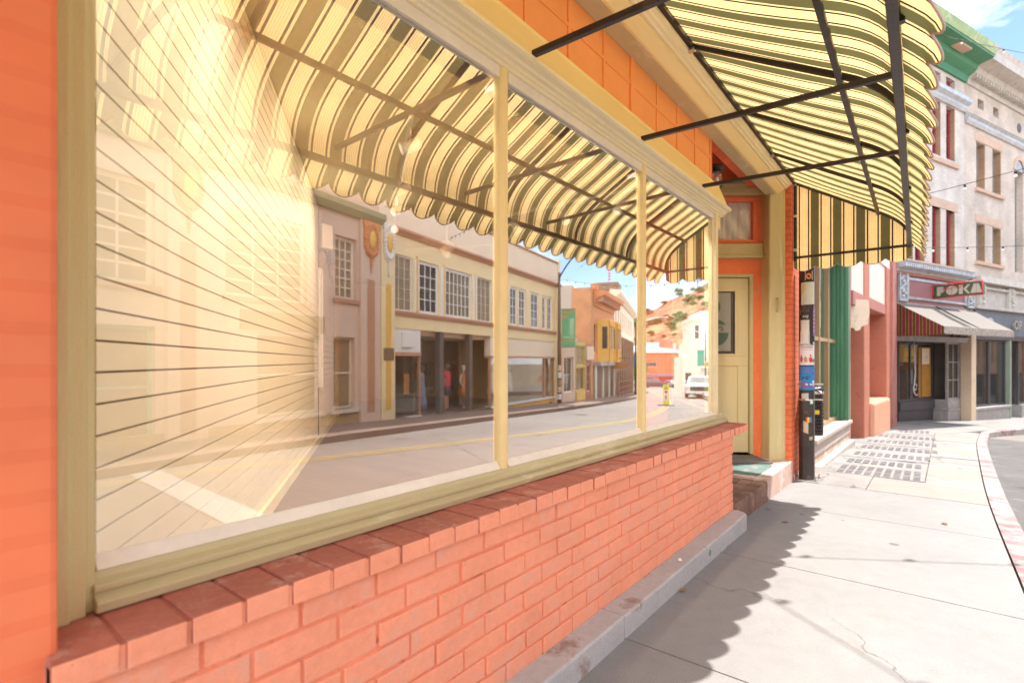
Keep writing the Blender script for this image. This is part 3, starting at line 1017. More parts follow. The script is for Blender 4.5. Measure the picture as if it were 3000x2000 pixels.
# splayed side of the display bay
mb = MB()
mb.bar((0.0, 4.60, 0.81), (-0.86, 6.0, 0.81), 0.08, 0.09)
mb.bar((0.0, 4.60, 2.6), (-0.86, 6.0, 2.6), 0.08, 0.09)
mb.bar((-0.45, 5.34, 0.85), (-0.45, 5.34, 2.56), 0.06)
mb.bar((-0.85, 5.98, 0.85), (-0.85, 5.98, 2.56), 0.07)
mb.build('side_window_frame', M['tan'], shop, bevel=0.004)
mb = MB()
mb.prism_z([(-0.005, 4.60), (-0.86, 6.0), (-0.855, 6.003), (0.0, 4.603)], 0.85, 2.56)
mb.build('side_window_pane', glass_mat('side glass', 0.05, (0.96, 0.96, 0.96), 5.0), shop)
mb = MB()
mb.prism_z([(-0.02, 4.60), (-0.88, 6.02), (-0.98, 5.97), (-0.14, 4.55)], 2.645, 3.98)
fix_normals(mb.build('recess_wall', M['paint_orange'], shop))
mb = MB()
mb.box(-1.5, -0.05, 4.56, 8.0, 3.98, 4.05)
mb.build('recess_ceiling', M['paint_orange'], shop)

mb = MB()
mb.prism_z([(-0.06, 4.62), (-0.86, 5.98), (-0.96, 5.93), (-0.16, 4.57)], 0.12, 0.765)
fix_normals(mb.build('bay_stall_riser', P('dark brown stall riser', (0.10, 0.06, 0.04), 0.6, 0.2), shop))

# step up to the door
step = thing('entrance_step', 'worn concrete and brick step in front of the khaki door, edge painted teal', 'step', (0, 5.5, 0))
mb = MB()
mb.box(-1.3, 0.235, 5.46, 6.648, -0.35, 0.165)
M['step_pink'] = P('pinkish worn concrete', (0.52, 0.36, 0.30), 0.8, 0.18, 4, 0.3, 50, wear=(0.60, 0.52, 0.47), wear_amt=0.35)
M['teal'] = P('worn teal floor paint', (0.085, 0.16, 0.155), 0.7, 0.2, 3, 0.2, 40, wear=(0.25, 0.22, 0.205), wear_amt=0.4, wear_scale=8)
so = mb.build('concrete_slab', M['step_pink'], None, bevel=0.012)
for v in so.data.vertices: v.co.y -= 5.5
so.parent = step
mb = MB()
mb.prism_z([(-1.25, 0.0), (0.13, 0.0), (0.13, 0.62), (0.0, 0.95), (-1.25, 0.95)], 0.166, 0.170)
mb.build('teal_paint', M['teal'], step)
M['paver'] = P('dark worn brick paver', (0.20, 0.115, 0.085), 0.75, 0.4, 6, 0.35, 50, wear=(0.42, 0.21, 0.12), wear_amt=0.3, wear_scale=9)
mb = MB()
y = -1.12
while y < -0.06:
    b = min(y + 0.205, -0.045)
    for xx in (0.12, 0.0, -0.12, -0.24, -0.36): mb.box(xx, xx + 0.112, y + rnd.uniform(0, .008), b - 0.008, -0.3, 0.138 + rnd.uniform(-.004, .006))
    for zz in (-0.08, 0.0, 0.07):
        mb.box(0.05, 0.236 + rnd.uniform(-.004, .003), y + (0.0 if zz else 0.05), b - 0.008 + (0.0 if zz else 0.05), zz - 0.07, zz - 0.006 if zz < .07 else 0.128)
    y = b
mb.k = 1
mb.box(-1.3, 0.225, -1.12, -0.045, -0.35, 0.122)
mb.build('brick_paving', [M['paver'], M['plinth']], step, bevel=0.007)
mat_o = MB()
mat_o.box(-0.42, 0.42, -0.24, 0.24, 0.0, 0.014)
mo = mat_o.build('door_mat', P('grey ribbed mat', (0.14, 0.13, 0.13), 0.95, 0.3, 6, 0.6, 120), bevel=0.004)
mo.location = (-0.36, 6.17, 0.171)
mo.rotation_euler = (0, 0, R(38.69))
tag(mo, 'dark grey door mat lying on the step before the khaki door', 'mat')

# lantern beside the doorway
ln = thing('wall_lantern', 'small black lantern with clear glass jar above the shop doorway', 'lantern', (-0.15, 5.14, 3.09))
mb = MB()
mb.lathe([(0.0, 0.10), (0.03, 0.10), (0.06, 0.085), (0.065, 0.07), (0.045, 0.06), (0.03, 0.05), (0.055, 0.035), (0.058, 0.02), (0.0, 0.02)])
mb.box(-0.30, 0.0, -0.02, 0.02, 0.09, 0.11)
mb.build('lamp_cap', M['lamp_black'], ln, smooth=True)
mb = MB()
mb.lathe([(0.0, -0.115), (0.05, -0.115), (0.055, -0.10), (0.0, -0.10)])
mb.build('lamp_base', M['lamp_black'], ln, smooth=True)
mb = MB()
mb.lathe([(0.050, 0.019), (0.052, -0.02), (0.050, -0.099)])
mb.build('lamp_glass', glass_mat('lantern glass', 0.12, (0.95, 0.95, 1.0), 4), ln, smooth=True)
mb = MB()
mb.ball((0, 0, -0.04), 0.024)
mb.build('lamp_bulb', M['white'], ln, smooth=True)
# ------------------------------------------------------------------ inside the shop
A_, B_ = Vector((-0.10, 0.345)), Vector((-3.95, 3.215))
wd = (B_ - A_).normalized()
wnn = Vector((wd.y, -wd.x))            # into the corner behind the wall
if wnn.dot(Vector((-1, -1))) < 0: wnn = -wnn
def wall_pt(s, d): return (A_.x + wd.x * s + wnn.x * d, A_.y + wd.y * s + wnn.y * d)
mb = MB()
L1 = (B_ - A_).length
mb.k = 1
q = [wall_pt(-0.02, 0.012), wall_pt(7.4, 0.012), wall_pt(7.4, 0.09), wall_pt(-0.02, 0.09)]
mb.prism_z(q, 0.38, 3.08)
mb.k = 0
z = 0.44
while z < 3.05:
    zt = min(z + 0.0695, 3.07)
    for a, b in ((0.0, L1), (L1 + 0.26, 7.3)):
        mb.prism_z([wall_pt(a, 0.0), wall_pt(b, 0.0), wall_pt(b, 0.02), wall_pt(a, 0.02)], z, zt)
    z += 0.076
fix_normals(mb.build('slat_wall', [M['slat'], M['groove']], shop))
mb = MB()
for a, b, d in ((L1 + 0.01, L1 + 0.09, -0.03), (L1 + 0.095, L1 + 0.16, -0.045), (L1 + 0.165, L1 + 0.25, -0.03)):
    mb.prism_z([wall_pt(a, d), wall_pt(b, d), wall_pt(b, 0.0), wall_pt(a, 0.0)], 1.0, 2.36)
fix_normals(mb.build('trim_board', M['white'], shop, bevel=0.004))
mb = MB()
C_ = wall_pt(7.38, 0.03)
mb.box(-8.8, C_[0], C_[1], C_[1] + 0.1, 0.3, 3.1)
mb.box(-8.9, -8.8, C_[1], 9.6, 0.3, 3.1)
mb.box(-8.8, -0.36, 9.5, 9.6, 0.3, 3.1)
mb.box(-1.32, -1.22, 6.0, 9.5, 0.3, 3.1)
mb.build('interior_wall', M['int_wall'], shop)
mb = MB()
mb.prism_z([(-0.07, 0.2), (-0.07, 4.55), (-0.9, 5.95), (-1.3, 9.6), (-8.9, 9.6), (-8.9, 3.0)], 3.08, 3.16)
mb.build('ceiling', M['int_ceiling'], shop)
mb = MB()
mb.prism_z([(-0.07, 0.2), (-0.07, 4.55), (-0.9, 5.95), (-1.3, 9.6), (-8.9, 9.6), (-8.9, 3.0)], 0.26, 0.38)
mb.build('interior_floor', M['int_floor'], shop)
mb = MB()
mb.bar((*wall_pt(0.2, -0.02), 0.42), (*wall_pt(7.2, -0.02), 0.42), 0.025, 0.08)
mb.build('baseboard', M['cream_trim'], shop)

def track_light(label, p0, p1, heads, power, lit=True):
    t = thing('track_light', label, 'track light', (p0[0], p0[1], 3.08), 0, 'ceiling track lights inside the shop')
    d = Vector((p1[0] - p0[0], p1[1] - p0[1], 0))
    mb = MB()
    mb.bar((0, 0, -0.015), (d.x, d.y, -0.015), 0.035, 0.03)
    mb.build('track', M['white'], t)
    for f, aim in heads:
        c = d * f
        aim = Vector(aim).normalized()
        hb = MB()
        hb.tube([(c.x, c.y, -0.03), (c.x, c.y, -0.13)], 0.010)
        c2 = Vector((c.x, c.y, -0.17))
        hb.tube([c2 - aim * 0.09, c2 - aim * 0.08, c2 + aim * 0.05, c2 + aim * 0.07], [0.02, 0.045, 0.05, 0.052], 14)
        h = hb.build('spot_head', M['white'], t, smooth=True)
        fb = MB()
        fb.tube([c2 + aim * 0.071, c2 + aim * 0.074], 0.043, 14)
        fb.build('lamp_face', M['int_lamp'], h)
        ld = bpy.data.lights.new('spot_lamp', 'SPOT')
        ld.energy = power
        ld.color = (1.0, 0.86, 0.62)
        ld.spot_size = R(120)
        ld.spot_blend = 0.8
        ld.shadow_soft_size = 0.05
        lo = bpy.data.objects.new('spot_lamp', ld)
        lo.location = c2 + aim * 0.09
        lo.rotation_euler = aim.to_track_quat('-Z', 'Y').to_euler()
        lo.parent = h
        col.objects.link(lo)
    return t
track_light('white ceiling track with four spots seen through the left pane', (-1.48, 2.48), (-3.74, 4.13), [(0.05, (-0.6, -0.9, -0.5)), (0.42, (-0.8, -0.5, -0.6)), (0.66, (-0.2, -1, -0.5)), (0.95, (0.7, -0.7, -0.4))], 7)
track_light('white ceiling track with three spots seen through the middle pane', (-2.6, 4.9), (-0.9, 4.95), [(0.1, (0.3, 0.4, -0.9)), (0.5, (0.5, -0.2, -0.8)), (0.9, (-0.3, -0.6, -0.7))], 7)
def fill_tube_light(label, x, y, rz, power):  # fittings added out of view behind the header to brighten the slat wall
    t = thing('fill_fluorescent', label, 'added fill light', (x, y, 3.08), rz, None)
    mb = MB()
    mb.box(-0.62, 0.62, -0.09, 0.09, -0.07, -0.001)
    mb.build('housing', M['white'], t, bevel=0.01)
    for s in (-0.045, 0.045):
        mb = MB()
        mb.tube([(-0.6, s, -0.086), (0.6, s, -0.086)], 0.013, 8)
        mb.build('fill_lamp_tube', M['int_lamp'], t, smooth=True)
    ld = bpy.data.lights.new('fill_tube_lamp', 'AREA')
    ld.shape = 'RECTANGLE'
    ld.size, ld.size_y = 1.2, 0.16
    ld.energy = power
    ld.color = (1.0, 0.9, 0.75)
    lo = bpy.data.objects.new('fill_tube_lamp', ld)
    lo.location = (0, 0, -0.11)
    lo.parent = t
    col.objects.link(lo)
fill_tube_light('lit fluorescent fitting added out of sight behind the left pane as fill light', -0.34, 1.60, R(90), 8)
fill_tube_light('lit fluorescent fitting added out of sight behind the middle pane as fill light', -0.34, 3.45, R(90), 30)

ac = thing('wall_unit', 'white box unit with grey sensor arm high on the slatted wall', 'wall unit', (*wall_pt(L1 + 0.12, -0.06), 2.58))
mb = MB()
mb.box(-0.10, 0.10, -0.09, 0.05, 0.0, 0.28)
mb.build('unit_case', M['white'], ac, bevel=0.015)
mb = MB()
mb.tube([(0.0, 0.0, 0.0), (0.02, 0.03, -0.08), (0.05, 0.05, -0.30), (0.08, 0.06, -0.38)], 0.012)
mb.box(0.03, 0.13, 0.0, 0.06, -0.16, -0.02)
mb.build('sensor_arm', M['lamp_black'], ac, bevel=0.004)
fan = thing('ceiling_fan', 'pale ceiling fan with four blades hanging inside the shop', 'ceiling fan', (-3.3, 4.6, 2.72))
mb = MB()
mb.tube([(0, 0, 0.36), (0, 0, 0.06)], 0.014)
mb.lathe([(0.0, 0.08), (0.07, 0.08), (0.10, 0.03), (0.09, -0.03), (0.05, -0.06), (0.06, -0.10), (0.0, -0.13)])
mb.build('fan_motor', M['white'], fan, smooth=True)
for k in range(4):
    mb = MB()
    a = R(90 * k + 20)
    c, s = math.cos(a), math.sin(a)
    m4 = Matrix.Rotation(a, 4, 'Z') @ Matrix.Rotation(R(10), 4, 'X')
    mb.box(0.10, 0.58, -0.06, 0.06, -0.004, 0.004, m4)
    mb.build('fan_blade', M['int_ceiling'], fan, bevel=0.003)

# ------------------------------------------------------------------ the striped awning
AW_Y0, AW_Y1 = -2.2, 6.75
def bez(t, a, b, c, d):
    u = 1 - t
    return tuple(u**3 * a[i] + 3 * u * u * t * b[i] + 3 * u * t * t * c[i] + t**3 * d[i] for i in range(2))
prof = [(0.225 + (1.05 - 0.225) * i / 8, 3.375 + (2.88 - 3.375) * i / 8) for i in range(8)]
prof += [bez(i / 9, (1.05, 2.88), (1.23, 2.77), (1.315, 2.66), (1.315, 2.495)) for i in range(10)]
def shift(x, y): return x + (x - 0.22) / 1.09 * 0.0115 * (6.75 - y)
def scal(y): return 2.398 - 0.052 * abs(math.cos(math.pi * (y - 2.552) / 0.217)) ** 0.75
ribs = [6.72 - 1.115 * k for k in range(9)]
aw = thing('striped_awning', 'olive green and cream striped canvas awning with scalloped edge over the shop window', 'awning', (0, 0, 0))
mb = MB()
ys = []
y = AW_Y0
while y < AW_Y1:
    ys.append(y)
    y += 0.217 / 10
ys.append(AW_Y1)
def sag(x, y):
    d = min(abs(y - r) for r in ribs)
    w_ = math.sin(max(0, min(1, (x - 0.22) / 1.05)) * math.pi)
    return -0.020 * math.sin(min(d / 0.56, 1) * math.pi / 2) * w_ + 0.002 * math.sin(y * 7.3 + x * 5.0) * w_ + 0.001 * math.sin(y * 17.0 - x * 9.0) * w_
rowsv = []
for y in ys:
    row = [(shift(x, y), y, z + sag(x, y) + 0.006) for x, z in prof]
    zl = scal(y)
    for k in range(1, 5):
        z = 2.50 + (zl - 2.50) * k / 4
        g = k / 4
        row.append((shift(1.315, y) + 0.115 * math.sin(g * 1.35) / math.sin(1.35) * (2.50 - zl) / 0.161 + 0.005 * math.sin(y * 9.0) * g, y, z))
    rowsv.append(row)
nv = len(rowsv[0])
for row in rowsv: mb.v += row
for j in range(len(ys) - 1):
    for i in range(nv - 1):
        a = j * nv + i
        mb.f.append((a, a + 1, a + nv + 1, a + nv))
        mb.mi.append(0)
mb.build('canopy', M['awning'], aw, smooth=True)
mb = MB()
mb.tube([rowsv[j][-1] for j in range(0, len(ys))], 0.0045, 5)
mb.build('scallop_binding', M['piping'], aw, smooth=True)
# end panel
mb = MB()
def prof_z(x):
    for (xa, za), (xb, zb) in zip(prof, prof[1:]):
        if xa <= x <= xb + 1e-9 and xb > xa: return za + (zb - za) * (x - xa) / (xb - xa)
    return prof[-1][1]
xs = [0.225 + (1.312 - 0.225) * i / 80 for i in range(81)]
def scal_x(x): return 2.39 - 0.055 * abs(math.cos(math.pi * (x - 0.33) / 0.217)) ** 0.75
for a, b in zip(xs, xs[1:]):
    wv = lambda x: AW_Y1 + 0.004 * math.sin(x * 14)
    mb.face([(a, wv(a), 2.50), (b, wv(b), 2.50), (b, wv(b), prof_z(b)), (a, wv(a), prof_z(a))])
    mb.face([(a, wv(a) + .008, scal_x(a)), (b, wv(b) + .008, scal_x(b)), (b, wv(b), 2.50), (a, wv(a), 2.50)])
mb.build('end_panel', M['awning_side'], aw, smooth=True)
mb = MB()
mb.tube([(x, AW_Y1 + 0.012, scal_x(x)) for x in xs], 0.0045, 5)
mb.build('end_binding', M['piping'], aw, smooth=True)
# steel frame
mb = MB()
mb.bar((0.235, AW_Y0, 3.352), (0.235, AW_Y1, 3.352), 0.032)
mb.build('wall_bar', M['black_metal'], aw, bevel=0.003)
mb = MB()
mb.bar((shift(1.03, AW_Y0), AW_Y0, 2.858), (shift(1.03, AW_Y1), AW_Y1 - 0.02, 2.858), 0.03)
mb.build('middle_bar', M['black_metal'], aw, bevel=0.003)
mb = MB()
mb.bar((shift(1.295, AW_Y0), AW_Y0, 2.49), (shift(1.295, AW_Y1), AW_Y1, 2.49), 0.036)
mb.build('front_bar', M['black_metal'], aw, bevel=0.003)
mb = MB()
mb.bar((0.235, AW_Y1 - 0.02, 2.49), (1.30, AW_Y1 - 0.02, 2.49), 0.026)
mb.build('end_bar', M['black_metal'], aw, bevel=0.003)
mb = MB()
mb.bar((0.24, AW_Y1 - 0.02, 2.45), (0.24, AW_Y1 - 0.02, 3.36), 0.026)
mb.build('end_post', M['black_metal'], aw, bevel=0.003)
for k, y in enumerate(ribs):
    mb = MB()
    pts = [(shift(x, y), y, z - 0.018) for x, z in prof]
    for a, b in zip(pts, pts[1:]): mb.bar(a, b, 0.026, 0.026)
    mb.build('rib', M['black_metal'], aw)
    b = MB()
    b.box(0.192, 0.26, y - 0.02, y + 0.02, 3.315, 3.335)
    b.box(0.192, 0.20, y - 0.025, y + 0.025, 3.30, 3.40)
    b.build('bracket', M['steel'], aw, bevel=0.003)
for y in (4.0, 2.92, 1.82, 0.72, -0.38, -1.48):
    mb = MB()
    mb.bar((0.10, y, 2.632), (shift(1.28, y - 0.05), y - 0.05, 2.575), 0.026)
    mb.build('support_rod', M['black_metal'], aw, bevel=0.003)
for z in (2.56, 2.95):
    b = MB()
    b.box(0.222, 0.262, AW_Y1 - 0.05, AW_Y1 + 0.0, z, z + 0.03)
    b.build('bracket', M['steel'], aw, bevel=0.003)

# ------------------------------------------------------------------ pole with posters, litter bin
PX, PY = 0.335, 6.9
PZ = walk_z(PY)
pole = thing('utility_pole', 'black steel street pole pasted with posters beside the shop', 'pole', (PX, PY, PZ))
mb = MB()
mb.prism_z([(0.085 * math.cos(R(45 * k + 22.5)), 0.085 * math.sin(R(45 * k + 22.5))) for k in range(8)], 0.02, 2.42 - PZ)
mb.prism_z([(0.075 * math.cos(R(45 * k + 22.5)), 0.075 * math.sin(R(45 * k + 22.5))) for k in range(8)], 2.42 - PZ, 2.46 - PZ)
mb.build('shaft', P('black weathered pole paint', (0.045, 0.038, 0.035), 0.45, 0.5, 4, 0.2, 50, spec=0.5, wear=(0.16, 0.11, 0.09), wear_amt=0.2, wear_scale=8), pole, bevel=0.006)
mb = MB()
mb.box(-0.15, 0.15, -0.15, 0.15, 0.0, 0.02)
for sx in (-0.115, 0.115):
    for sy in (-0.115, 0.115): mb.lathe([(0.018, 0.02), (0.018, 0.045), (0.010, 0.05), (0.010, 0.08), (0.0, 0.08)], (sx, sy, 0), 6)
mb.build('base_plate', M['steel'], pole, bevel=0.003)
for z in (1.03, 0.85):
    mb = MB()
    mb.lathe([(0.094, z - 0.008), (0.096, z - 0.008), (0.096, z + 0.008), (0.094, z + 0.008)], (0, 0, -PZ), 8)
    mb.box(0.06, 0.16, 0.03, 0.05, z - PZ - 0.008, z - PZ + 0.008)
    mb.build('clamp_band', M['steel'], pole)

view = Vector((PX - 1.44, PY, 0)).normalized()
ex = Vector((-view.y, view.x, 0)) * -1.0      # to the right as seen from the shop window
def poster(name, label, zc, w, h, c, off=0.0, rot=0.0, bend=True, cat='poster', thick=0.0012, lift=0.0):
    """sheet of paper wrapped on the pole, an object of its own"""
    m = c if not isinstance(c, tuple) else P(name + ' paper', c, 0.7, 0.08, 5)
    mb = MB()
    n = 14
    rr = 0.0885 + lift
    rowa = []
    for i in range(n + 1):
        x = -w / 2 + w * i / n + off
        a = x / rr
        rowa.append((math.sin(a) * rr, math.cos(a) * rr))
    for (x0, d0), (x1, d1) in zip(rowa, rowa[1:]):
        z0, z1 = -h / 2 + rot * x0, h / 2 + rot * x0
        z2, z3 = -h / 2 + rot * x1, h / 2 + rot * x1
        pt = lambda x, d, z: tuple(ex * x - view * d + Vector((0, 0, z)))
        mb.add([pt(x0, d0, z0), pt(x1, d1, z2), pt(x1, d1, z3), pt(x0, d0, z1), pt(x0, d0 - thick, z0), pt(x1, d1 - thick, z2), pt(x1, d1 - thick, z3), pt(x0, d0 - thick, z1)],
               [(0, 1, 2, 3), (7, 6, 5, 4), (0, 4, 5, 1), (3, 2, 6, 7)])
    o = mb.build(name, m, smooth=False)
    o.location = (PX, PY, zc)
    if label: tag(o, label, cat, None)
    return o
def curved_text(body, size, mat, parent, x, z, shear=0.0, name='lettering', space=1.0):
    o = text_mesh(name, body, size, mat, parent, None, 0.0005, 'CENTER', shear, space)
    rr = 0.0905
    for v in o.data.vertices:
        a = (v.co.x + x) / rr
        d = rr + 0.0006 + v.co.z
        q = ex * math.sin(a) * rr - view * math.cos(a) * d
        v.co = (q.x, q.y, v.co.y + z)
    o.data.update()
    return o
def patch(parent, name, pts, c, lift=0.0906):
    """flat printed shape following the pole"""
    mb = MB()
    vs = []
    for x, z in pts:
        a = x / lift
        q = ex * math.sin(a) * lift - view * math.cos(a) * lift
        vs.append((q.x, q.y, z))
    mb.face(vs)
    return mb.build(name, c if not isinstance(c, tuple) else P(name + ' ink', c, 0.7, 0.1), parent)
INK = P('black ink', (0.03, 0.025, 0.03), 0.7, 0.1)
RED = P('red ink', (0.65, 0.04, 0.10), 0.6, 0.1)
PAPER = (0.74, 0.72, 0.70)
# heights follow the photograph: eye level is 1.30
p = poster('poster', 'square sticker of an orange headed face on black, topmost on the pole', 2.29, 0.11, 0.13, (0.03, 0.03, 0.03), 0.02)
patch(p, 'portrait', [(-0.018, -0.055), (0.062, -0.055), (0.062, 0.05), (-0.018, 0.05)], (0.75, 0.72, 0.68))
patch(p, 'portrait_face', [(0.02 + 0.030 * math.cos(k * math.pi / 8), -0.012 + 0.034 * math.sin(k * math.pi / 8)) for k in range(16)], (0.80, 0.27, 0.08), 0.0912)
patch(p, 'portrait_hair', [(0.02 + 0.034 * math.cos(k * math.pi / 8), 0.012 + 0.026 * math.sin(k * math.pi / 8)) for k in range(0, 9)], (0.16, 0.05, 0.03), 0.0916)
p = poster('poster', 'faded pale green sheet peeling off near the top of the pole', 2.08, 0.15, 0.26, (0.66, 0.70, 0.62), 0.012, 0.04)
patch(p, 'faded_print', [(-0.05, 0.11), (-0.02, 0.12), (-0.025, 0.02), (-0.05, -0.02)], (0.72, 0.60, 0.25))
p = poster('poster', 'black and white band flyer below the pale green sheet', 1.82, 0.09, 0.09, (0.05, 0.05, 0.05), -0.015, -0.05)
curved_text('zag', 0.05, P('white ink', (0.78, 0.78, 0.76), 0.7), p, -0.015, 0)
p = poster('poster', 'black topped notice with white text box in the middle of the pole', 1.64, 0.11, 0.27, PAPER, -0.018, 0.03)
patch(p, 'dark_header', [(-0.07, 0.0), (0.03, 0.0), (0.03, 0.125), (-0.07, 0.125)], INK)
curved_text('NO. 8', 0.032, P('white ink', (0.78, 0.78, 0.76), 0.7), p, -0.015, 0.07)
for k in range(4): patch(p, 'print_line', [(-0.05, -0.03 - k * .022), (0.02, -0.03 - k * .022), (0.02, -0.035 - k * .022), (-0.05, -0.035 - k * .022)], INK)
p = poster('poster', 'torn black strip of a poster hanging down the right of the pole', 1.72, 0.04, 0.40, (0.04, 0.04, 0.045), 0.048, -0.6, lift=0.002)
p = poster('poster', 'narrow purple printed strip at the right edge of the pole', 1.76, 0.028, 0.34, (0.28, 0.16, 0.45), 0.083)
for k in range(6): patch(p, 'print_dot', [(0.076, 0.12 - k * .045), (0.09, 0.12 - k * .045), (0.09, 0.105 - k * .045), (0.076, 0.105 - k * .045)], (0.75, 0.6, 0.2))
p = poster('poster', 'white band karaoke flyer with cartoon figures on the pole', 1.385, 0.18, 0.265, (0.74, 0.70, 0.73), 0.0)
curved_text('Band Karaoke', 0.029, INK, p, 0.0, 0.105)
curved_text('Pirate Edition', 0.024, INK, p, 0.0, 0.076)
curved_text('Friday, August 5, 8pm', 0.012, RED, p, 0.0, 0.048)
for k, (x, h_, c) in enumerate([(-0.06, 0.085, (0.5, 0.12, 0.08)), (-0.012, 0.065, (0.70, 0.25, 0.12)), (0.04, 0.09, (0.55, 0.03, 0.05)), (0.074, 0.04, (0.35, 0.18, 0.10))]):
    patch(p, 'printed_figure', [(x - 0.012, -0.10), (x + 0.012, -0.10), (x + 0.02, -0.10 + h_ * .5), (x + 0.008, -0.10 + h_ * .75), (x + 0.008, -0.10 + h_), (x - 0.008, -0.10 + h_), (x - 0.008, -0.10 + h_ * .75), (x - 0.02, -0.10 + h_ * .5)], c)
    patch(p, 'printed_coat', [(x - 0.016, -0.085 + h_ * .3), (x + 0.016, -0.085 + h_ * .3), (x + 0.01, -0.09 + h_ * .7), (x - 0.01, -0.09 + h_ * .7)], [(0.45, 0.1, 0.25), (0.10, 0.18, 0.40), (0.75, 0.5, 0.1), (0.2, 0.2, 0.5)][k], 0.0911)
p = poster('poster', 'blue gig poster with black bird and red Taco Vultures lettering on the pole', 1.10, 0.182, 0.275, (0.03, 0.22, 0.58), 0.0, lift=0.001)
patch(p, 'white_panel', [(-0.083, -0.115), (0.083, -0.115), (0.083, -0.03), (0.06, -0.026), (-0.083, -0.026)], (0.78, 0.76, 0.75), 0.0915)
for q in (curved_text('Taco', 0.042, RED, p, -0.035, -0.052, 0.35), curved_text('Vultures', 0.042, RED, p, 0.012, -0.093, 0.35)):
    for v in q.data.vertices:
        v.co -= view * 0.0015
curved_text('from August 12th', 0.018, RED, p, 0.0, 0.105, 0.2)
curved_text('Grand Central 9pm', 0.018, RED, p, 0.005, 0.078, 0.2)
patch(p, 'bird_print', [(-0.07, 0.0), (-0.03, 0.012), (0.005, 0.022), (0.03, 0.045), (0.07, 0.075), (0.072, 0.055), (0.04, 0.02), (0.02, -0.005), (0.008, -0.018), (-0.01, -0.005), (-0.04, -0.008)], (0.05, 0.035, 0.03), 0.0913)
p = poster('sticker', 'torn grey paper scrap stuck below the blue poster', 0.885, 0.075, 0.085, (0.52, 0.50, 0.48), -0.02, 0.1, cat='sticker')
p = poster('sticker', 'small green and white sticker on the right of the pole', 0.83, 0.042, 0.06, (0.10, 0.50, 0.33), 0.052, 0, cat='sticker')
patch(p, 'sticker_panel', [(0.038, -0.02), (0.066, -0.02), (0.066, 0.022), (0.038, 0.022)], (0.75, 0.78, 0.75))
p = poster('sticker', 'square rainbow striped sticker below the green sticker', 0.62, 0.065, 0.058, (0.8, 0.8, 0.8), 0.022, 0, cat='sticker')
for k, c in enumerate([(0.7, 0.03, 0.04), (0.85, 0.30, 0.03), (0.85, 0.70, 0.05), (0.08, 0.5, 0.12), (0.05, 0.2, 0.6), (0.25, 0.06, 0.4)]):
    patch(p, 'rainbow_bar', [(-0.0105 + k * .0108, -0.029), (0.0003 + k * .0108, -0.029), (0.0003 + k * .0108, 0.029), (-0.0105 + k * .0108, 0.029)], c)
p = poster('sticker', 'torn tan tape scrap under the rainbow sticker', 0.53, 0.05, 0.13, (0.55, 0.46, 0.33), -0.01, -0.35, cat='sticker')
p = poster('sticker', 'small faded tan label low on the pole', 0.40, 0.04, 0.04, (0.40, 0.32, 0.24), 0.045, 0.2, cat='sticker')

bn = thing('litter_bin', 'black perforated metal litter bin with yellow sticker fixed behind the pole', 'litter bin', (0.345, 7.19, 0.41))
mb = MB()
nh = 44
def bin_pt(k, z, r=0.118): return (r * math.cos(2 * math.pi * k / nh), r * math.sin(2 * math.pi * k / nh), z)
lev = [0.0] + [0.045 + 0.0205 * i for i in range(20)] + [0.50]
for i, (za, zb) in enumerate(zip(lev, lev[1:])):
    for k in range(nh):
        if 0 < i < 20 and (i % 2 == 1) and (k % 2 == (i // 2) % 2): continue
        mb.add([bin_pt(k, za), bin_pt(k + 1, za), bin_pt(k + 1, zb), bin_pt(k, zb), bin_pt(k, za, .115), bin_pt(k + 1, za, .115), bin_pt(k + 1, zb, .115), bin_pt(k, zb, .115)],
               [(0, 1, 2, 3), (7, 6, 5, 4), (0, 4, 5, 1), (3, 2, 6, 7), (1, 5, 6, 2), (0, 3, 7, 4)])
mb.lathe([(0.0, 0.0), (0.118, 0.0), (0.118, 0.012), (0.0, 0.012)], n=24)
mb.build('bin_body', M['black_metal'], bn)
mb = MB()
mb.lathe([(0.119, 0.495), (0.125, 0.495), (0.125, 0.53), (0.119, 0.53)], n=28)
mb.build('bin_rim', M['steel'], bn)
mb = MB()
rn2 = random.Random(3)
rg = []
for q, (r0, z) in enumerate([(0.105, 0.05), (0.108, 0.3), (0.112, 0.52), (0.130, 0.545), (0.134, 0.53), (0.120, 0.56), (0.08, 0.575), (0.02, 0.565)]):
    rg.append([(r0 * math.cos(2 * math.pi * k / 22) * (1 + rn2.uniform(-.05, .05) * (q > 2)), r0 * math.sin(2 * math.pi * k / 22) * (1 + rn2.uniform(-.05, .05) * (q > 2)), z + rn2.uniform(-.018, .02) * (q > 2)) for k in range(22)])
mb.rings(rg)
mb.build('bin_liner', P('black plastic bag', (0.015, 0.015, 0.017), 0.25, 0.2, spec=0.6), bn, smooth=True)
mb = MB()
mb.lathe([(0.1185, 0.255), (0.120, 0.255), (0.120, 0.305), (0.1185, 0.305)], n=60)
st_v = [i for i, v in enumerate(mb.v)]
keep = []
for f in mb.f:
    c = sum((Vector(mb.v[i]) for i in f), Vector()) / len(f)
    if len(f) == 4 and -1.35 < math.atan2(c.y, c.x) < -0.75: keep.append(f)
mb.f = keep
mb.mi = [0] * len(keep)
mb.build('yellow_sticker', P('yellow sticker', (0.80, 0.58, 0.03), 0.5, 0.05), bn)
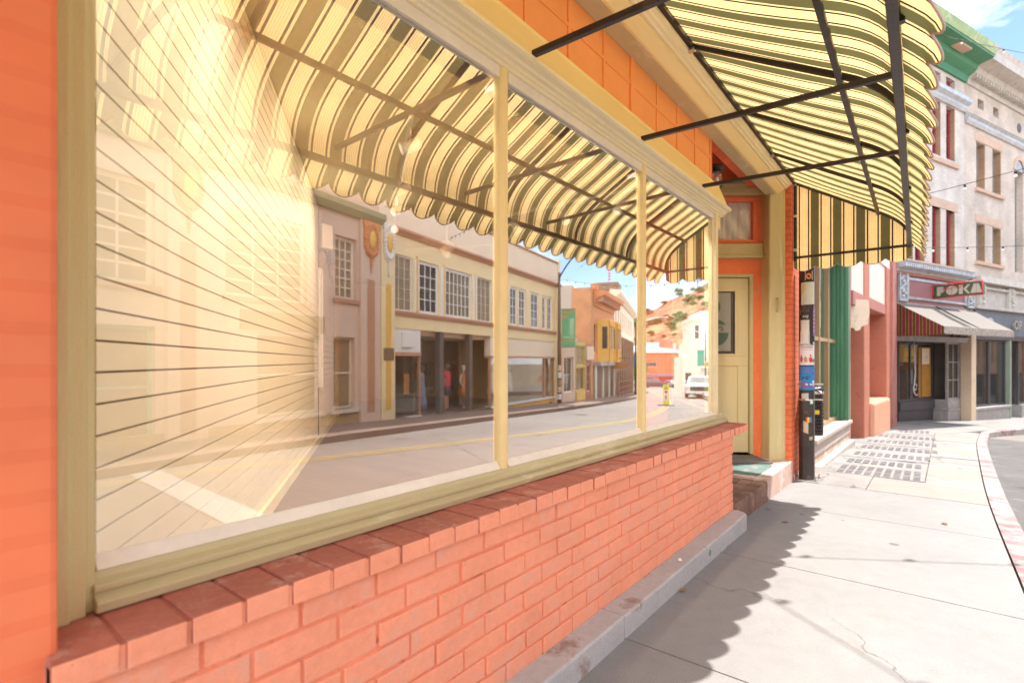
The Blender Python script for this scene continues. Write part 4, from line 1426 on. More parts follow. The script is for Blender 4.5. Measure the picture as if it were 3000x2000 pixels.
# ------------------------------------------------------------------ helpers for house fronts (x along the front, out = distance towards the street)
class Front:
    def __init__(s, root, sgn):
        s.r, s.g = root, sgn
    def ob(s, mb, x0, x1, o0, o1, z0, z1):
        return mb.box(x0, x1, s.g * o0, s.g * o1, z0, z1)
    def part(s, name, mat, boxes, parent=None, bevel=0.0):
        # boxes that touch make one object, boxes that stand apart make one object each
        left, o = list(boxes), None
        while left:
            grp = [left.pop(0)]
            grew = True
            while grew:
                grew = False
                for q in left[:]:
                    if any(all(q[2 * i] <= g_[2 * i + 1] + .004 and q[2 * i + 1] >= g_[2 * i] - .004 for i in range(3)) for g_ in grp):
                        grp.append(q)
                        left.remove(q)
                        grew = True
            mb = MB()
            for b in grp: s.ob(mb, *b)
            o = mb.build(name, mat, parent or s.r, bevel=bevel)
        return o
    def wall(s, name, mat, x0, x1, z0, z1, holes, o0=-0.3, o1=0.0, bevel=0.0):
        mb = MB()
        mb.wall(x0, x1, z0, z1, holes, *(sorted((s.g * o0, s.g * o1))))
        return mb.build(name, mat, s.r, bevel=bevel)
    def prof(s, name, mat, pts, x0, x1, bevel=0.0):
        """moulding: outline in (out, z) run along the front"""
        mb = MB()
        mb.prism([(s.g * o, z) for o, z in pts], lambda p: (x0, p[0], p[1]), lambda p: (x1, p[0], p[1]))
        o = mb.build(name, mat, s.r, bevel=bevel)
        return fix_normals(o)
    def window(s, x0, x1, z0, z1, fmat, gmat, nx=1, nz=1, out=-0.12, fw=0.05, bar=0.022, sill=None, name='window', parent=None):
        mb = MB()
        lo, hi = sorted((s.g * (out - 0.03), s.g * (out + 0.03)))
        mb.wall(x0, x1, z0, z1, [(x0 + fw, x1 - fw, z0 + fw, z1 - fw)], lo, hi)
        for i in range(1, nx):
            x = x0 + fw + (x1 - x0 - 2 * fw) * i / nx
            s.ob(mb, x - bar / 2, x + bar / 2, out - 0.02, out + 0.02, z0 + fw, z1 - fw)
        for i in range(1, nz):
            z = z0 + fw + (z1 - z0 - 2 * fw) * i / nz
            s.ob(mb, x0 + fw, x1 - fw, out - 0.015, out + 0.015, z - bar / 2, z + bar / 2)
        w = mb.build(name, fmat, parent or s.r)
        p = MB()
        s.ob(p, x0 + fw - 0.005, x1 - fw + 0.005, out - 0.008, out - 0.002, z0 + fw - 0.005, z1 - fw + 0.005)
        p.build('pane', gmat, w)
        if sill:
            p = MB()
            s.ob(p, x0 - 0.08, x1 + 0.08, out, 0.07, z0 - 0.10, z0)
            p.build('sill', sill, w)
        return w

# ------------------------------------------------------------------ neighbours on the same side
M['green_paint'] = P('green shop paint', (0.06, 0.18, 0.095), 0.4, 0.15, 3, 0.25, 30, stretch=(1, 1, 0.15), wear=(0.09, 0.24, 0.13), wear_amt=0.3)
M['pale_green'] = P('pale green paint', (0.30, 0.52, 0.33), 0.5, 0.1, 3)
M['pink_paint'] = P('dull pink paint', (0.40, 0.16, 0.135), 0.55, 0.12, 3, 0.15, 30)
M['weathered'] = P('weathered grey wood', (0.44, 0.38, 0.33), 0.7, 0.25, 3, 0.3, 40, stretch=(0.3, 1, 3), wear=(0.56, 0.52, 0.48), wear_amt=0.3)
M['brown_wood'] = P('brown varnished wood', (0.36, 0.24, 0.13), 0.4, 0.2, 3, stretch=(1, 1, 0.2))
M['salmon_wall'] = P('salmon wall paint', (0.44, 0.16, 0.10), 0.55, 0.12, 2, 0.2, 25, wear=(0.35, 0.12, 0.085), wear_amt=0.2)
M['peach_wall'] = P('peach wall paint', (0.60, 0.31, 0.20), 0.6, 0.08, 2, 0.1, 25)
M['cream_old'] = P('old cream board', (0.78, 0.68, 0.54), 0.6, 0.1, 3, wear=(0.62, 0.50, 0.38), wear_amt=0.3)
gs = thing('green_shop', 'green framed shop with a deep window ledge beyond the pole', 'shop', (0.227, 8.02, 0), R(88.4))
F = Front(gs, -1)
F.part('ledge', M['weathered'], [(-0.05, 3.2, -0.40, 0.06, 0.18, 0.235), (-0.05, 3.2, -0.40, 0.02, 0.0, 0.178), (0.0, 3.2, -0.40, 0.10, -0.5, -0.12)], None, 0.006)
F.part('base_panel', M['salmon_wall'] if False else P('peeling pink base', (0.50, 0.34, 0.27), 0.75, 0.2, 3, 0.3, 40, wear=(0.60, 0.54, 0.48), wear_amt=0.45), [(-0.05, 3.2, -0.40, 0.0, -0.12, 0.0)])
F.part('window_frame', M['brown_wood'], [(0.0, 0.05, -0.24, -0.16, 0.235, 3.2), (0.62, 0.68, -0.24, -0.16, 0.235, 3.2), (1.40, 1.47, -0.24, -0.16, 0.235, 3.2), (2.2, 2.27, -0.24, -0.16, 0.235, 3.2), (0.05, 2.95, -0.23, -0.17, 1.62, 1.68), (0.05, 2.95, -0.235, -0.15, 0.2355, 0.30)])
F.part('window_pane', glass_mat('green shop glass', 0.35, (0.9, 0.93, 0.9), 3.0), [(0.0, 2.98, -0.202, -0.196, 0.235, 3.2)])
F.part('display_back', P('grey display curtain', (0.30, 0.30, 0.28), 0.8, 0.3, 3, stretch=(6, 1, 0.2)), [(0.0, 3.0, -1.3, -1.22, -0.1, 3.2), (0.0, 3.0, -1.22, -0.4, -0.1, 0.2)])
mb = MB()
mb.prism_z([(2.95, 0.21), (2.95, 0.185), (2.97, 0.175), (2.96, 0.14), (2.98, 0.13), (2.97, 0.08), (2.99, 0.06), (2.985, 0.015), (3.0, -0.02), (3.22, -0.02), (3.22, 0.21)], 0.236, 3.3)
fix_normals(mb.build('green_pilaster', M['green_paint'], gs, bevel=0.004))
F.part('head_board', M['pale_green'], [(-0.05, 3.22, -0.42, 0.03, 3.2, 3.42)])
F.part('upper_wall', M['paint_salmon'], [(-0.05, 3.46, -0.45, 0.0, 3.42, 4.6)])
F.part('pink_corner', M['pink_paint'], [(3.221, 3.46, -0.5, 0.0, -0.6, 3.42)], None, 0.006)
F.part('rear_block', M['paint_salmon'], [(-0.05, 3.4, -6.0, -0.46, 3.425, 4.6), (3.24, 3.44, -6.0, -0.51, -0.6, 3.42)])

ss = thing('salmon_shop', 'salmon painted shop with square pillars and a peach bulkhead', 'shop', (0.33, 11.52, 0), R(85.6))
F = Front(ss, -1)
F.part('pillar', M['salmon_wall'], [(1.15, 1.75, -0.70, 0.02, -0.6, 3.6)], None, 0.02)
F.part('pillar', M['salmon_wall'], [(4.05, 4.55, -0.60, 0.02, -0.6, 3.6)], None, 0.02)
F.part('end_pillar', P('peeling maroon pink pillar', (0.38, 0.15, 0.125), 0.6, 0.15, 2, 0.2, 25, wear=(0.15, 0.055, 0.055), wear_amt=0.12, wear_scale=6), [(4.75, 5.50, -0.60, 0.06, -0.7, 3.95)], None, 0.02)
F.part('entrance_base', M['peach_wall'], [(0.02, 0.75, -0.55, -0.25, -0.6, 0.28)], None, 0.02)
F.part('entrance_glass', M['glass_dark'], [(0.0, 1.12, -0.62, -0.60, 0.2, 3.0)])
F.part('lintel', M['pink_paint'], [(0.0, 1.15, -0.5, 0.03, 2.35, 2.62), (1.75, 4.05, -0.45, 0.0, 2.42, 2.66)], None, 0.01)
F.part('upper_board', P('pinkish white boarding', (0.70, 0.58, 0.52), 0.6, 0.08, 2, stretch=(1, 1, 0.2)), [(0.0, 1.15, -0.3, 0.0, 2.62, 4.4), (1.15, 5.5, -0.3, 0.0, 3.6, 4.4), (1.75, 4.05, -0.3, -0.02, 2.66, 3.6), (4.55, 4.75, -0.3, -0.02, -0.6, 3.6)])
F.part('bay_frame', M['salmon_wall'], [(1.75, 4.05, -0.45, -0.38, 0.4, 2.42), (3.35, 3.45, -0.38, -0.30, 0.4, 2.42)], None, 0.01)
F.part('cream_board', M['cream_old'], [(1.95, 3.3, -0.375, -0.34, 1.62, 2.38)])
F.part('bay_panel', P('brown red panel', (0.36, 0.13, 0.08), 0.5, 0.2, 2, stretch=(3, 1, 0.2)), [(1.95, 3.3, -0.375, -0.345, 0.42, 1.6)])
F.part('bulkhead', M['peach_wall'], [(1.75, 4.02, -0.42, 0.10, -0.6, 0.42)], None, 0.06)
F.part('rear_block', M['salmon_wall'], [(0.0, 5.5, -6.0, -1.2, -0.6, 4.4)])
hs = MB()
hs.prism([(-0.16, 0.28), (0.16, 0.24), (0.17, 0.0), (0.14, -0.22), (0.05, -0.25), (0.02, -0.32), (-0.05, -0.33), (-0.08, -0.27), (-0.16, -0.28)], lambda p: (p[0], -0.012, p[1]), lambda p: (p[0], 0.012, p[1]))
ho = fix_normals(hs.build('hanging_sign', M['cream_old']))
ho.location = (0.42, 11.75, 2.20)
ho.rotation_euler = (0, 0, R(12))
tag(ho, 'weathered white board sign with ragged lower edge hanging from the salmon shop', 'sign')

# ------------------------------------------------------------------ the tall brick pair at the bend
M['pale_brick'] = brick_mat('pale grey brick', (0.68, 0.64, 0.60), (0.62, 0.58, 0.54), (0.55, 0.51, 0.48), 0.22, 0.075, 0.85, 0.3)
M['pale_brick2'] = brick_mat('warm grey brick', (0.64, 0.56, 0.50), (0.58, 0.51, 0.45), (0.52, 0.46, 0.41), 0.22, 0.075, 0.85, 0.3)
M['brick_edge'] = brick_mat('tan brick reveal', (0.42, 0.26, 0.15), (0.36, 0.22, 0.12), (0.34, 0.27, 0.2), 0.22, 0.075)
M['maroon'] = P('maroon window paint', (0.26, 0.022, 0.04), 0.45, 0.15, 3)
M['maroon_board'] = P('dusty maroon board', (0.33, 0.15, 0.16), 0.55, 0.12, 2, stretch=(0.4, 1, 2))
M['pressed_tin'] = P('silver blue pressed metal', (0.48, 0.53, 0.58), 0.4, 0.25, 4, 0.2, 30, metal=0.3, wear=(0.36, 0.30, 0.27), wear_amt=0.2)
M['pressed_grey'] = P('grey pressed metal', (0.50, 0.48, 0.45), 0.5, 0.2, 4, 0.2, 30, wear=(0.38, 0.32, 0.28), wear_amt=0.25)
M['sandstone'] = P('pinkish sandstone', (0.58, 0.42, 0.33), 0.8, 0.12, 3, 0.2, 40)
M['cornice_green'] = P('green cornice paint', (0.06, 0.24, 0.13), 0.5, 0.15, 2)
M['cornice_lime'] = P('weathered lime green metal', (0.30, 0.42, 0.20), 0.5, 0.25, 3, wear=(0.48, 0.50, 0.36), wear_amt=0.35)
M['charcoal'] = P('charcoal shop paint', (0.075, 0.07, 0.08), 0.5, 0.15, 3)
M['grey_paint'] = P('grey shop paint', (0.34, 0.32, 0.32), 0.55, 0.15, 3, wear=(0.44, 0.42, 0.41), wear_amt=0.3)
M['beige_paint'] = P('chipped beige post paint', (0.66, 0.52, 0.38), 0.6, 0.1, 3, wear=(0.5, 0.36, 0.24), wear_amt=0.2)
M['glass_shop'] = P('shop glass with dark interior', (0.03, 0.03, 0.03), 0.03, 0.5, 1.5, spec=1.0)
M['amber'] = P('amber interior board', (0.40, 0.20, 0.04), 0.6, 0.3, 2)
bk = thing('brick_building', 'pale brick three storey building with maroon windows and a green cornice', 'building', (0.76, 17.16, 0), R(67.35))
F = Front(bk, -1)
holes = []
wins = [(0.35, 0.95), (1.05, 1.6), (2.02, 2.52), (2.86, 3.40)]
for z0, z1 in ((3.98, 5.72), (7.22, 8.78), (9.17, 9.62)):
    for x0, x1 in wins: holes.append((x0, x1, z0, z1))
F.wall('wall', M['pale_brick'], -0.2, 4.02, 3.95, 10.0, holes)
for z0, z1 in ((3.98, 5.72), (7.22, 8.78), (9.17, 9.62)):
    for x0, x1 in wins: F.window(x0, x1, z0, z1, M['maroon'], M['glass_dark'] if z0 < 9 else M['maroon'], 1, 2 if z0 < 9 else 1, -0.15, 0.12, 0.06)
F.part('brick_reveal', M['brick_edge'], [(x1 - 0.012, x1 - 0.002, -0.29, -0.005, z0, z1) for x0, x1 in wins for z0, z1 in ((3.98, 5.72), (7.22, 8.78))])
for z in (7.12, 3.98): F.part('sill', M['sandstone'], [(1.9, 3.55, -0.1, 0.07, z - 0.12, z), (0.2, 1.75, -0.1, 0.07, z - 0.12, z)])
F.part('lintel', M['sandstone'], [(1.9, 3.55, -0.1, 0.015, 5.72, 5.98), (0.2, 1.75, -0.1, 0.015, 5.72, 5.98)])
F.prof('string_course', M['pressed_tin'], [(-0.1, 8.80), (0.05, 8.80), (0.10, 8.88), (0.10, 8.96), (0.20, 9.02), (0.22, 9.12), (0.05, 9.16), (-0.1, 9.16)], -0.2, 4.02)
F.prof('cornice', M['cornice_green'], [(-0.3, 9.72), (0.06, 9.72), (0.10, 9.90), (0.30, 10.0), (0.34, 10.12), (0.70, 10.16), (0.70, 10.22), (-0.3, 10.22)], -0.2, 4.05)
F.prof('cornice_edge', M['cornice_lime'], [(-0.3, 10.22), (0.72, 10.22), (0.76, 10.34), (0.70, 10.40), (0.74, 10.52), (0.30, 10.66), (-0.3, 10.66)], -0.2, 4.05)
F.part('cornice_bracket', M['sandstone'], [(2.2, 2.9, 0.36, 0.60, 10.10, 10.158)], None, 0.02)
F.part('parapet', M['sandstone'], [(-0.2, 2.5, -0.5, -0.2, 10.66, 11.5)])
F.part('side_block', M['pale_brick2'], [(-0.2, 4.0, -9, -0.31, 3.96, 10.0), (-0.2, 4.0, -9, -1.05, -0.8, 3.95)])
# shop part
F.prof('shop_cornice', M['pressed_tin'], [(-0.1, 3.70), (0.06, 3.70), (0.08, 3.76), (0.20, 3.78), (0.24, 3.90), (0.28, 3.94), (0.05, 3.99), (-0.1, 3.99)], -0.05, 4.02)
mb = MB()
x = 0.0
while x < 4.0:
    F.ob(mb, x, x + 0.07, 0.19, 0.262, 3.79, 3.90)
    x += 0.115
mb.build('dentils', M['pressed_tin'], bk, bevel=0.008)
F.part('cornice_soffit', M['pink_paint'], [(-0.05, 4.02, -0.1, 0.055, 3.62, 3.70)])
F.part('cap_course', M['sandstone'], [(-0.1, 4.02, -0.1, 0.10, 3.99, 4.05)])
F.part('sign_board', M['maroon_board'], [(0.0, 4.05, -0.25, 0.0, 2.88, 3.62)])
F.part('board_trim', M['pressed_tin'], [(0.62, 4.1, 0.0, 0.05, 2.98, 3.05), (0.62, 4.1, 0.0, 0.03, 3.50, 3.58), (0.58, 0.64, 0.0, 0.05, 2.96, 3.62), (3.98, 4.06, 0.0, 0.05, 2.96, 3.62)], None, 0.01)
for x0 in (0.10, 4.10):
    mb = MB()
    F.ob(mb, x0, x0 + 0.05, 0.0, 0.08, 2.94, 3.66)
    F.ob(mb, x0 + 0.37, x0 + 0.42, 0.0, 0.08, 2.94, 3.66)
    F.ob(mb, x0, x0 + 0.42, 0.0, 0.08, 2.90, 2.97)
    F.ob(mb, x0, x0 + 0.42, 0.0, 0.03, 2.97, 3.66)
    for k in range(9):
        a = k * 0.9
        mb.ball((x0 + 0.21 + 0.09 * math.sin(a * 1.7), -0.05, 3.04 + k * 0.066), 0.05, 8)
    mb.build('scroll_bracket', M['pressed_tin'], bk, bevel=0.006)
F.part('grey_beam', M['grey_paint'], [(0.0, 4.55, -0.3, 0.02, 2.70, 2.88), (0.0, 4.4, -0.45, -0.05, 1.86, 1.95), (0.0, 4.4, -0.45, -0.02, 1.95, 2.0)])
F.part('transom_panel', M['pink_paint'], [(0.0, 4.4, -0.4, -0.30, 2.0, 2.70)])
F.part('transom_post', M['charcoal'], [(1.3 * k, 1.3 * k + 0.12, -0.3, -0.26, 2.0, 2.70) for k in range(1, 4)])
F.part('column', M['beige_paint'], [(4.42, 4.74, -0.25, 0.03, -0.75, 2.70)], None, 0.012)
F.part('display_base', M['charcoal'], [(1.55, 3.6, -0.75, -0.62, -0.8, -0.17), (1.55, 3.62, -0.75, -0.58, -0.17, 0.10)], None, 0.01)
F.part('display_base', M['grey_paint'], [(3.62, 4.42, -0.75, -0.25, -0.8, 0.12), (-0.02, 0.95, -0.55, -0.40, -0.8, 0.08), (3.60, 4.44, -0.75, -0.22, -0.22, -0.16)], None, 0.01)
F.window(1.55, 3.62, 0.10, 1.86, M['charcoal'], M['glass_shop'], 3, 1, -0.66, 0.07, 0.05, None, 'shop_window')
F.window(3.64, 4.42, 0.12, 1.86, M['grey_paint'], M['glass_shop'], 2, 3, -0.30, 0.05, 0.03, None, 'shop_window')
F.window(0.0, 0.95, 0.08, 1.86, M['grey_paint'], M['glass_shop'], 2, 3, -0.45, 0.05, 0.03, None, 'shop_window')
F.part('amber_blind', M['amber'], [(2.75, 3.5, -0.652, -0.645, 0.2, 1.72)])
F.part('amber_blind', M['cream_old'], [(2.95, 3.4, -0.644, -0.640, 1.2, 1.68)])
mb = MB()
pts = [(2.36, 0.60, 1.84), (2.42, 0.60, 1.4), (2.44, 0.60, 0.95), (2.40, 0.60, 0.62), (2.34, 0.60, 0.50), (2.40, 0.60, 0.42), (2.50, 0.60, 0.46), (2.53, 0.60, 0.56), (2.46, 0.60, 0.62), (2.36, 0.60, 0.52), (2.38, 0.60, 0.36), (2.48, 0.60, 0.27), (2.58, 0.60, 0.30)]
mb.tube([(x, y, z) for x, y, z in pts], 0.018, 8)
mb.build('neon_squiggle', P('white neon tube', (0.75, 0.74, 0.80), 0.3, 0.05), bk, smooth=True)
F.part('doorway_dark', M['charcoal'], [(0.95, 1.55, -0.9, -0.8, -0.8, 1.86), (0.0, 4.4, -1.0, -0.92, -0.8, 2.7)])
# its own awning
aw2 = thing('shop_awning', 'faded grey sloping awning with maroon striped end and floral valance over the corner shop', 'awning', (0.76, 17.16, 0), R(67.35))
mb = MB()
N = 16
for i in range(N):
    xa, xb = i / N, (i + 1) / N
    def pt(f, g): return ((0.02 + (4.55 - 0.02) * f) * (1 - g) + (0.02 + (4.2 - 0.02) * f) * g, -(0.03 + 1.04 * g), 2.84 + (2.16 - 2.84) * g - 0.02 * math.sin(g * math.pi))
    for j in range(4):
        ga, gb = j / 4, (j + 1) / 4
        mb.face([pt(xa, gb), pt(xb, gb), pt(xb, ga), pt(xa, ga)])
M['faded_canvas'] = P('faded grey canvas', (0.175, 0.155, 0.138), 0.8, 0.1, 2, 0.1, 40, stretch=(3, 0.4, 1))
mb.build('awning_top', M['faded_canvas'], aw2, smooth=True)
mb = MB()
mb.bar((2.15, -0.05, 2.845), (2.03, -1.05, 2.17), 0.05, 0.02)
mb.build('seam', M['lamp_black'], aw2)
M['floral'] = P('floral valance cloth', (0.40, 0.30, 0.28), 0.8, 0.2, 4, wear=(0.10, 0.22, 0.17), wear_amt=0.55, wear_scale=14)
mb = MB()
for i in range(84):
    xa, xb = 0.02 + 4.18 * i / 84, 0.02 + 4.18 * (i + 1) / 84
    zl = 1.985 - 0.018 * ((i // 2) % 2)
    mb.box(xa, xb, -1.075, -1.069, zl, 2.165)
mb.build('valance', M['floral'], aw2)
st2 = [(0.0, (0.24, 0.04, 0.06)), (0.50, (0.42, 0.28, 0.10)), (0.56, (0.10, 0.075, 0.03)), (0.93, (0.42, 0.28, 0.10))]
mb = MB()
for i in range(30):
    oa, ob_ = 0.03 + 1.04 * i / 30, 0.03 + 1.04 * (i + 1) / 30
    za, zb = 2.84 - 0.68 * i / 30, 2.84 - 0.68 * (i + 1) / 30
    mb.face([(0.02, -oa, 1.95), (0.02, -ob_, 1.95 + .03 * (i > 26)), (0.02, -ob_, zb), (0.02, -oa, za)])
mb.build('awning_end', stripe_cloth('maroon and gold striped canvas', 1, 0.155, 0.0, st2, 0.3), aw2)
mb = MB()
mb.bar((0.04, -1.05, 2.14), (4.18, -1.05, 2.14), 0.03)
mb.bar((0.04, -0.03, 2.10), (0.04, -1.05, 2.14), 0.025)
mb.bar((4.18, -0.03, 2.10), (4.18, -1.05, 2.14), 0.025)
mb.build('awning_frame', M['black_metal'], aw2)
# projecting neon sign
ns = thing('neon_sign', 'green projecting sign with red neon edge reading POKA above the corner awning', 'sign', (0.76 + .385 * 2.1 + .03, 17.16 + .923 * 2.1 - .012, 3.09), R(67.35 - 90 + 3))
mb = MB()
mb.box(0.0, 1.08, -0.06, 0.06, 0.0, 0.345)
mb.build('sign_box', P('dark green sign enamel', (0.05, 0.085, 0.03), 0.4, 0.1), ns, bevel=0.006)
mb = MB()
for q in (-0.075,):
    pts = [(-0.02, q, -0.02), (1.07, q, -0.02), (1.07, q, 0.365), (-0.02, q, 0.365), (-0.02, q, -0.02)]
    for a, b in zip(pts, pts[1:]): mb.tube([a, b], 0.012, 6)
    mb.tube([(0.28, q - .02, 0.20), (0.24, q - .02, 0.25), (0.30, q - .02, 0.33), (0.40, q - .02, 0.36), (0.52, q - .02, 0.33), (0.60, q - .02, 0.36), (0.80, q - .02, 0.37)], 0.008, 6)
    mb.tube([(0.20, q - .02, 0.22), (0.30, q - .02, 0.26), (0.40, q - .02, 0.20), (0.46, q - .02, 0.28), (0.58, q - .02, 0.22), (0.66, q - .02, 0.32)], 0.008, 6)
mb.build('neon_tube', P('red neon tube', (0.70, 0.02, 0.04), 0.3, 0.05), ns, smooth=True)
chalk = P('chalky white letter', (0.40, 0.35, 0.31), 0.5, 0.08)
half = lambda cx_, cz_, r_, a0, a1: [(cx_ + r_ * math.cos(R(a0 + (a1 - a0) * k / 14)), cz_ + r_ * math.sin(R(a0 + (a1 - a0) * k / 14))) for k in range(15)]
glyphs = [(0.07, [[(0, 0), (.085, 0), (.085, .25), (0, .25)], half(.092, .165, .088, -90, 90)]),
          (0.285, [half(.118, .125, .125, 90, 270), half(.128, .125, .125, -90, 90)]),
          (0.565, [[(0, 0), (.085, 0), (.085, .25), (0, .25)], [(.093, .13), (.19, .25), (.245, .25), (.155, .125), (.245, 0), (.19, 0)]]),
          (0.825, [[(-.01, 0), (.055, .25), (.108, .25), (.108, 0)], [(.116, 0), (.116, .25), (.165, .25), (.235, 0)]])]
for gx_, polys in glyphs:
    mb = MB()
    for pl in polys: mb.prism([(gx_ + x, 0.045 + z) for x, z in pl], lambda p: (p[0], -0.062, p[1]), lambda p: (p[0], -0.069, p[1]))
    fix_normals(mb.build('sign_letter', chalk, ns))
mb = MB()
mb.bar((-0.08, 0, 0.30), (0.02, 0, 0.30), 0.03)
mb.bar((-0.08, 0, 0.05), (0.02, 0, 0.05), 0.03)
mb.build('sign_arm', M['black_metal'], ns)

ab = thing('arched_building', 'pale brick building with grey metal cornice, square attic openings and arched windows', 'building', (0.76, 17.16, 0), R(67.35))
F = Front(ab, -1)
holes = []
w2 = [(4.82, 5.44), (5.98, 6.62), (9.6, 10.2), (10.7, 11.3)]
for z0, z1 in ((4.42, 5.6), (6.68, 8.12)):
    for x0, x1 in w2: holes.append((x0, x1, z0, z1))
sq = [(4.92, 5.36), (6.04, 6.46), (9.7, 10.1)]
for x0, x1 in sq: holes.append((x0, x1, 9.18, 9.48))
holes.append((7.72, 8.42, 4.3, 7.75))
F.wall('wall', M['pale_brick2'], 4.03, 14.0, 3.95, 10.0, holes)
for z0, z1 in ((4.42, 5.6), (6.68, 8.12)):
    for x0, x1 in w2: F.window(x0, x1, z0, z1, M['grey_paint'], M['glass_dark'], 1, 2, -0.2, 0.05)
for x0, x1 in sq: F.part('attic_opening', M['charcoal'], [(x0, x1, -0.25, -0.22, 9.18, 9.48)])
F.part('brick_reveal', M['brick_edge'], [(x1 - 0.012, x1 - 0.002, -0.29, -0.005, z0, z1) for x0, x1 in w2 for z0, z1 in ((4.42, 5.6), (6.68, 8.12))])
F.part('sill', M['sandstone'], [(a, b, -0.1, 0.08, z - 0.1, z) for a, b in ((4.7, 6.75), (9.5, 11.4)) for z in (6.66, 4.40)])
F.part('lintel', M['sandstone'], [(4.7, 6.75, -0.1, 0.015, z, z + 0.25) for z in (5.62, 8.14)])
F.window(7.72, 8.42, 4.3, 7.75, M['grey_paint'], M['glass_dark'], 1, 4, -0.2, 0.05)
mb = MB()
arc = [(8.07 + 0.36 * math.cos(math.pi * k / 12), 7.75 + 0.36 * math.sin(math.pi * k / 12)) for k in range(13)]
mb.prism(arc, lambda p: (p[0], 0.0, p[1]), lambda p: (p[0], -0.008, p[1]))
fix_normals(mb.build('arch_glass', M['glass_dark'], ab))
mb = MB()
for k in range(12):
    a, b = math.pi * k / 12, math.pi * (k + 1) / 12
    q = [(8.07 + r * math.cos(t), 7.75 + r * math.sin(t)) for r, t in ((0.36, a), (0.50, a), (0.50, b - .02), (0.36, b - .02))]
    mb.prism(q, lambda p: (p[0], 0.0, p[1]), lambda p: (p[0], -0.03, p[1]))
fix_normals(mb.build('arch_ring', M['sandstone'], ab))
mb = MB()
mb.prism([(8.07 + 0.16 * math.cos(math.pi * k / 10), 9.22 + 0.16 * math.sin(math.pi * k / 10)) for k in range(20)], lambda p: (p[0], 0.0, p[1]), lambda p: (p[0], -0.012, p[1]))
fix_normals(mb.build('round_vent', M['charcoal'], ab))
F.prof('string_course', M['pressed_tin'], [(-0.1, 8.52), (0.05, 8.52), (0.10, 8.6), (0.10, 8.68), (0.18, 8.74), (0.05, 8.84), (-0.1, 8.84)], 4.03, 14.0)
F.prof('cornice', M['pressed_grey'], [(-0.3, 9.72), (0.05, 9.72), (0.09, 9.86), (0.26, 9.96), (0.30, 10.10), (0.66, 10.14), (0.68, 10.36), (0.74, 10.52), (0.30, 10.64), (-0.3, 10.64)], 4.06, 14.0)
mb = MB()
x = 4.2
while x < 13.9:
    F.ob(mb, x, x + 0.08, 0.10, 0.24, 9.84, 9.94)
    x += 0.19
mb.build('dentils', M['pressed_grey'], ab)
mb = MB()
mb.prism([(4.7, 10.64), (4.7, 11.05), (5.0, 11.12), (5.1, 11.28), (5.7, 11.30), (6.3, 11.15), (6.7, 10.98), (6.8, 10.78), (7.6, 10.76), (7.6, 10.64)], lambda p: (p[0], 0.05, p[1]), lambda p: (p[0], 0.4, p[1]))
fix_normals(mb.build('gable', M['sandstone'], ab))
F.part('shop_frieze', M['pressed_grey'], [(4.6, 14, -0.3, 0.0, 2.98, 3.95), (4.6, 14, -0.1, 0.12, 2.92, 3.0), (4.6, 14, -0.1, 0.2, 3.72, 3.9), (4.6, 14, -0.1, 0.1, 3.55, 3.62)], None, 0.01)
for x0 in (4.80, 7.0, 9.2, 11.4):
    mb = MB()
    F.ob(mb, x0, x0 + 0.45, 0.0, 0.10, 2.99, 3.70)
    for k in range(6): mb.ball((x0 + 0.22 + 0.07 * math.sin(k * 1.8), -0.11, 3.12 + k * 0.09), 0.06, 8)
    mb.build('scroll_bracket', M['pressed_grey'], ab, bevel=0.012)
F.part('fascia', P('slate blue sign fascia', (0.13, 0.16, 0.20), 0.5, 0.25, 2), [(4.76, 14, -0.3, 0.0, 2.12, 2.92)])
mb = MB()
rr3 = random.Random(5)
for cx_, w_, h_ in ((5.25, 0.5, 0.24), (6.2, 0.75, 0.34)):
    pl = [(cx_ - w_, 2.26)] + [(cx_ - w_ + 2 * w_ * k / 9, 2.30 + h_ * (0.6 + 0.5 * math.sin(k * 0.7)) + rr3.uniform(-.03, .03)) for k in range(1, 9)] + [(cx_ + w_, 2.24)]
    mb.prism(pl, lambda p: (p[0], -0.0, p[1]), lambda p: (p[0], -0.006, p[1]))
fix_normals(mb.build('painted_rocks', P('pale painted mural', (0.46, 0.50, 0.54), 0.6, 0.2, 3), ab))
text_mesh('sign_letters', 'OP', 0.42, M['steel'], ab, frame4((7.72, -0.05, 2.48), (1, 0, 0), (0, 0, 1)), 0.04, 'CENTER', 0, 1.15)
F.part('shop_head', M['charcoal'], [(4.76, 14, -0.35, -0.02, 1.98, 2.12)])
F.window(4.85, 6.1, -0.15, 1.98, M['charcoal'], M['glass_shop'], 1, 1, -0.15, 0.06, 0.03, None, 'shop_window')
F.window(6.12, 7.35, -0.15, 1.98, M['charcoal'], M['glass_shop'], 1, 1, -0.15, 0.06, 0.03, None, 'shop_window')
F.part('shop_base', M['grey_paint'], [(4.80, 7.40, -0.3, -0.02, -0.9, -0.24), (4.78, 7.42, -0.3, 0.03, -0.24, -0.16)], None, 0.01)
F.part('entrance', M['charcoal'], [(7.4, 8.4, -1.2, -1.1, -0.9, 2.0)])
F.part('frame_post', P('grey green post paint', (0.26, 0.32, 0.26), 0.5), [(7.36, 7.46, -0.3, 0.0, -0.9, 1.98)])
F.window(8.4, 13.8, -0.2, 1.98, M['charcoal'], M['glass_shop'], 4, 1, -0.15, 0.06, 0.05, None, 'shop_window')
F.part('shop_base', M['grey_paint'], [(8.4, 13.9, -0.3, -0.02, -1.2, -0.21)])
F.part('side_block', M['pale_brick2'], [(4.05, 14.0, -9, -1.25, -1.2, 10.0), (4.6, 14, -1.25, -0.36, 2.15, 3.95), (4.05, 14.0, -1.25, -0.31, 3.96, 10.0)])

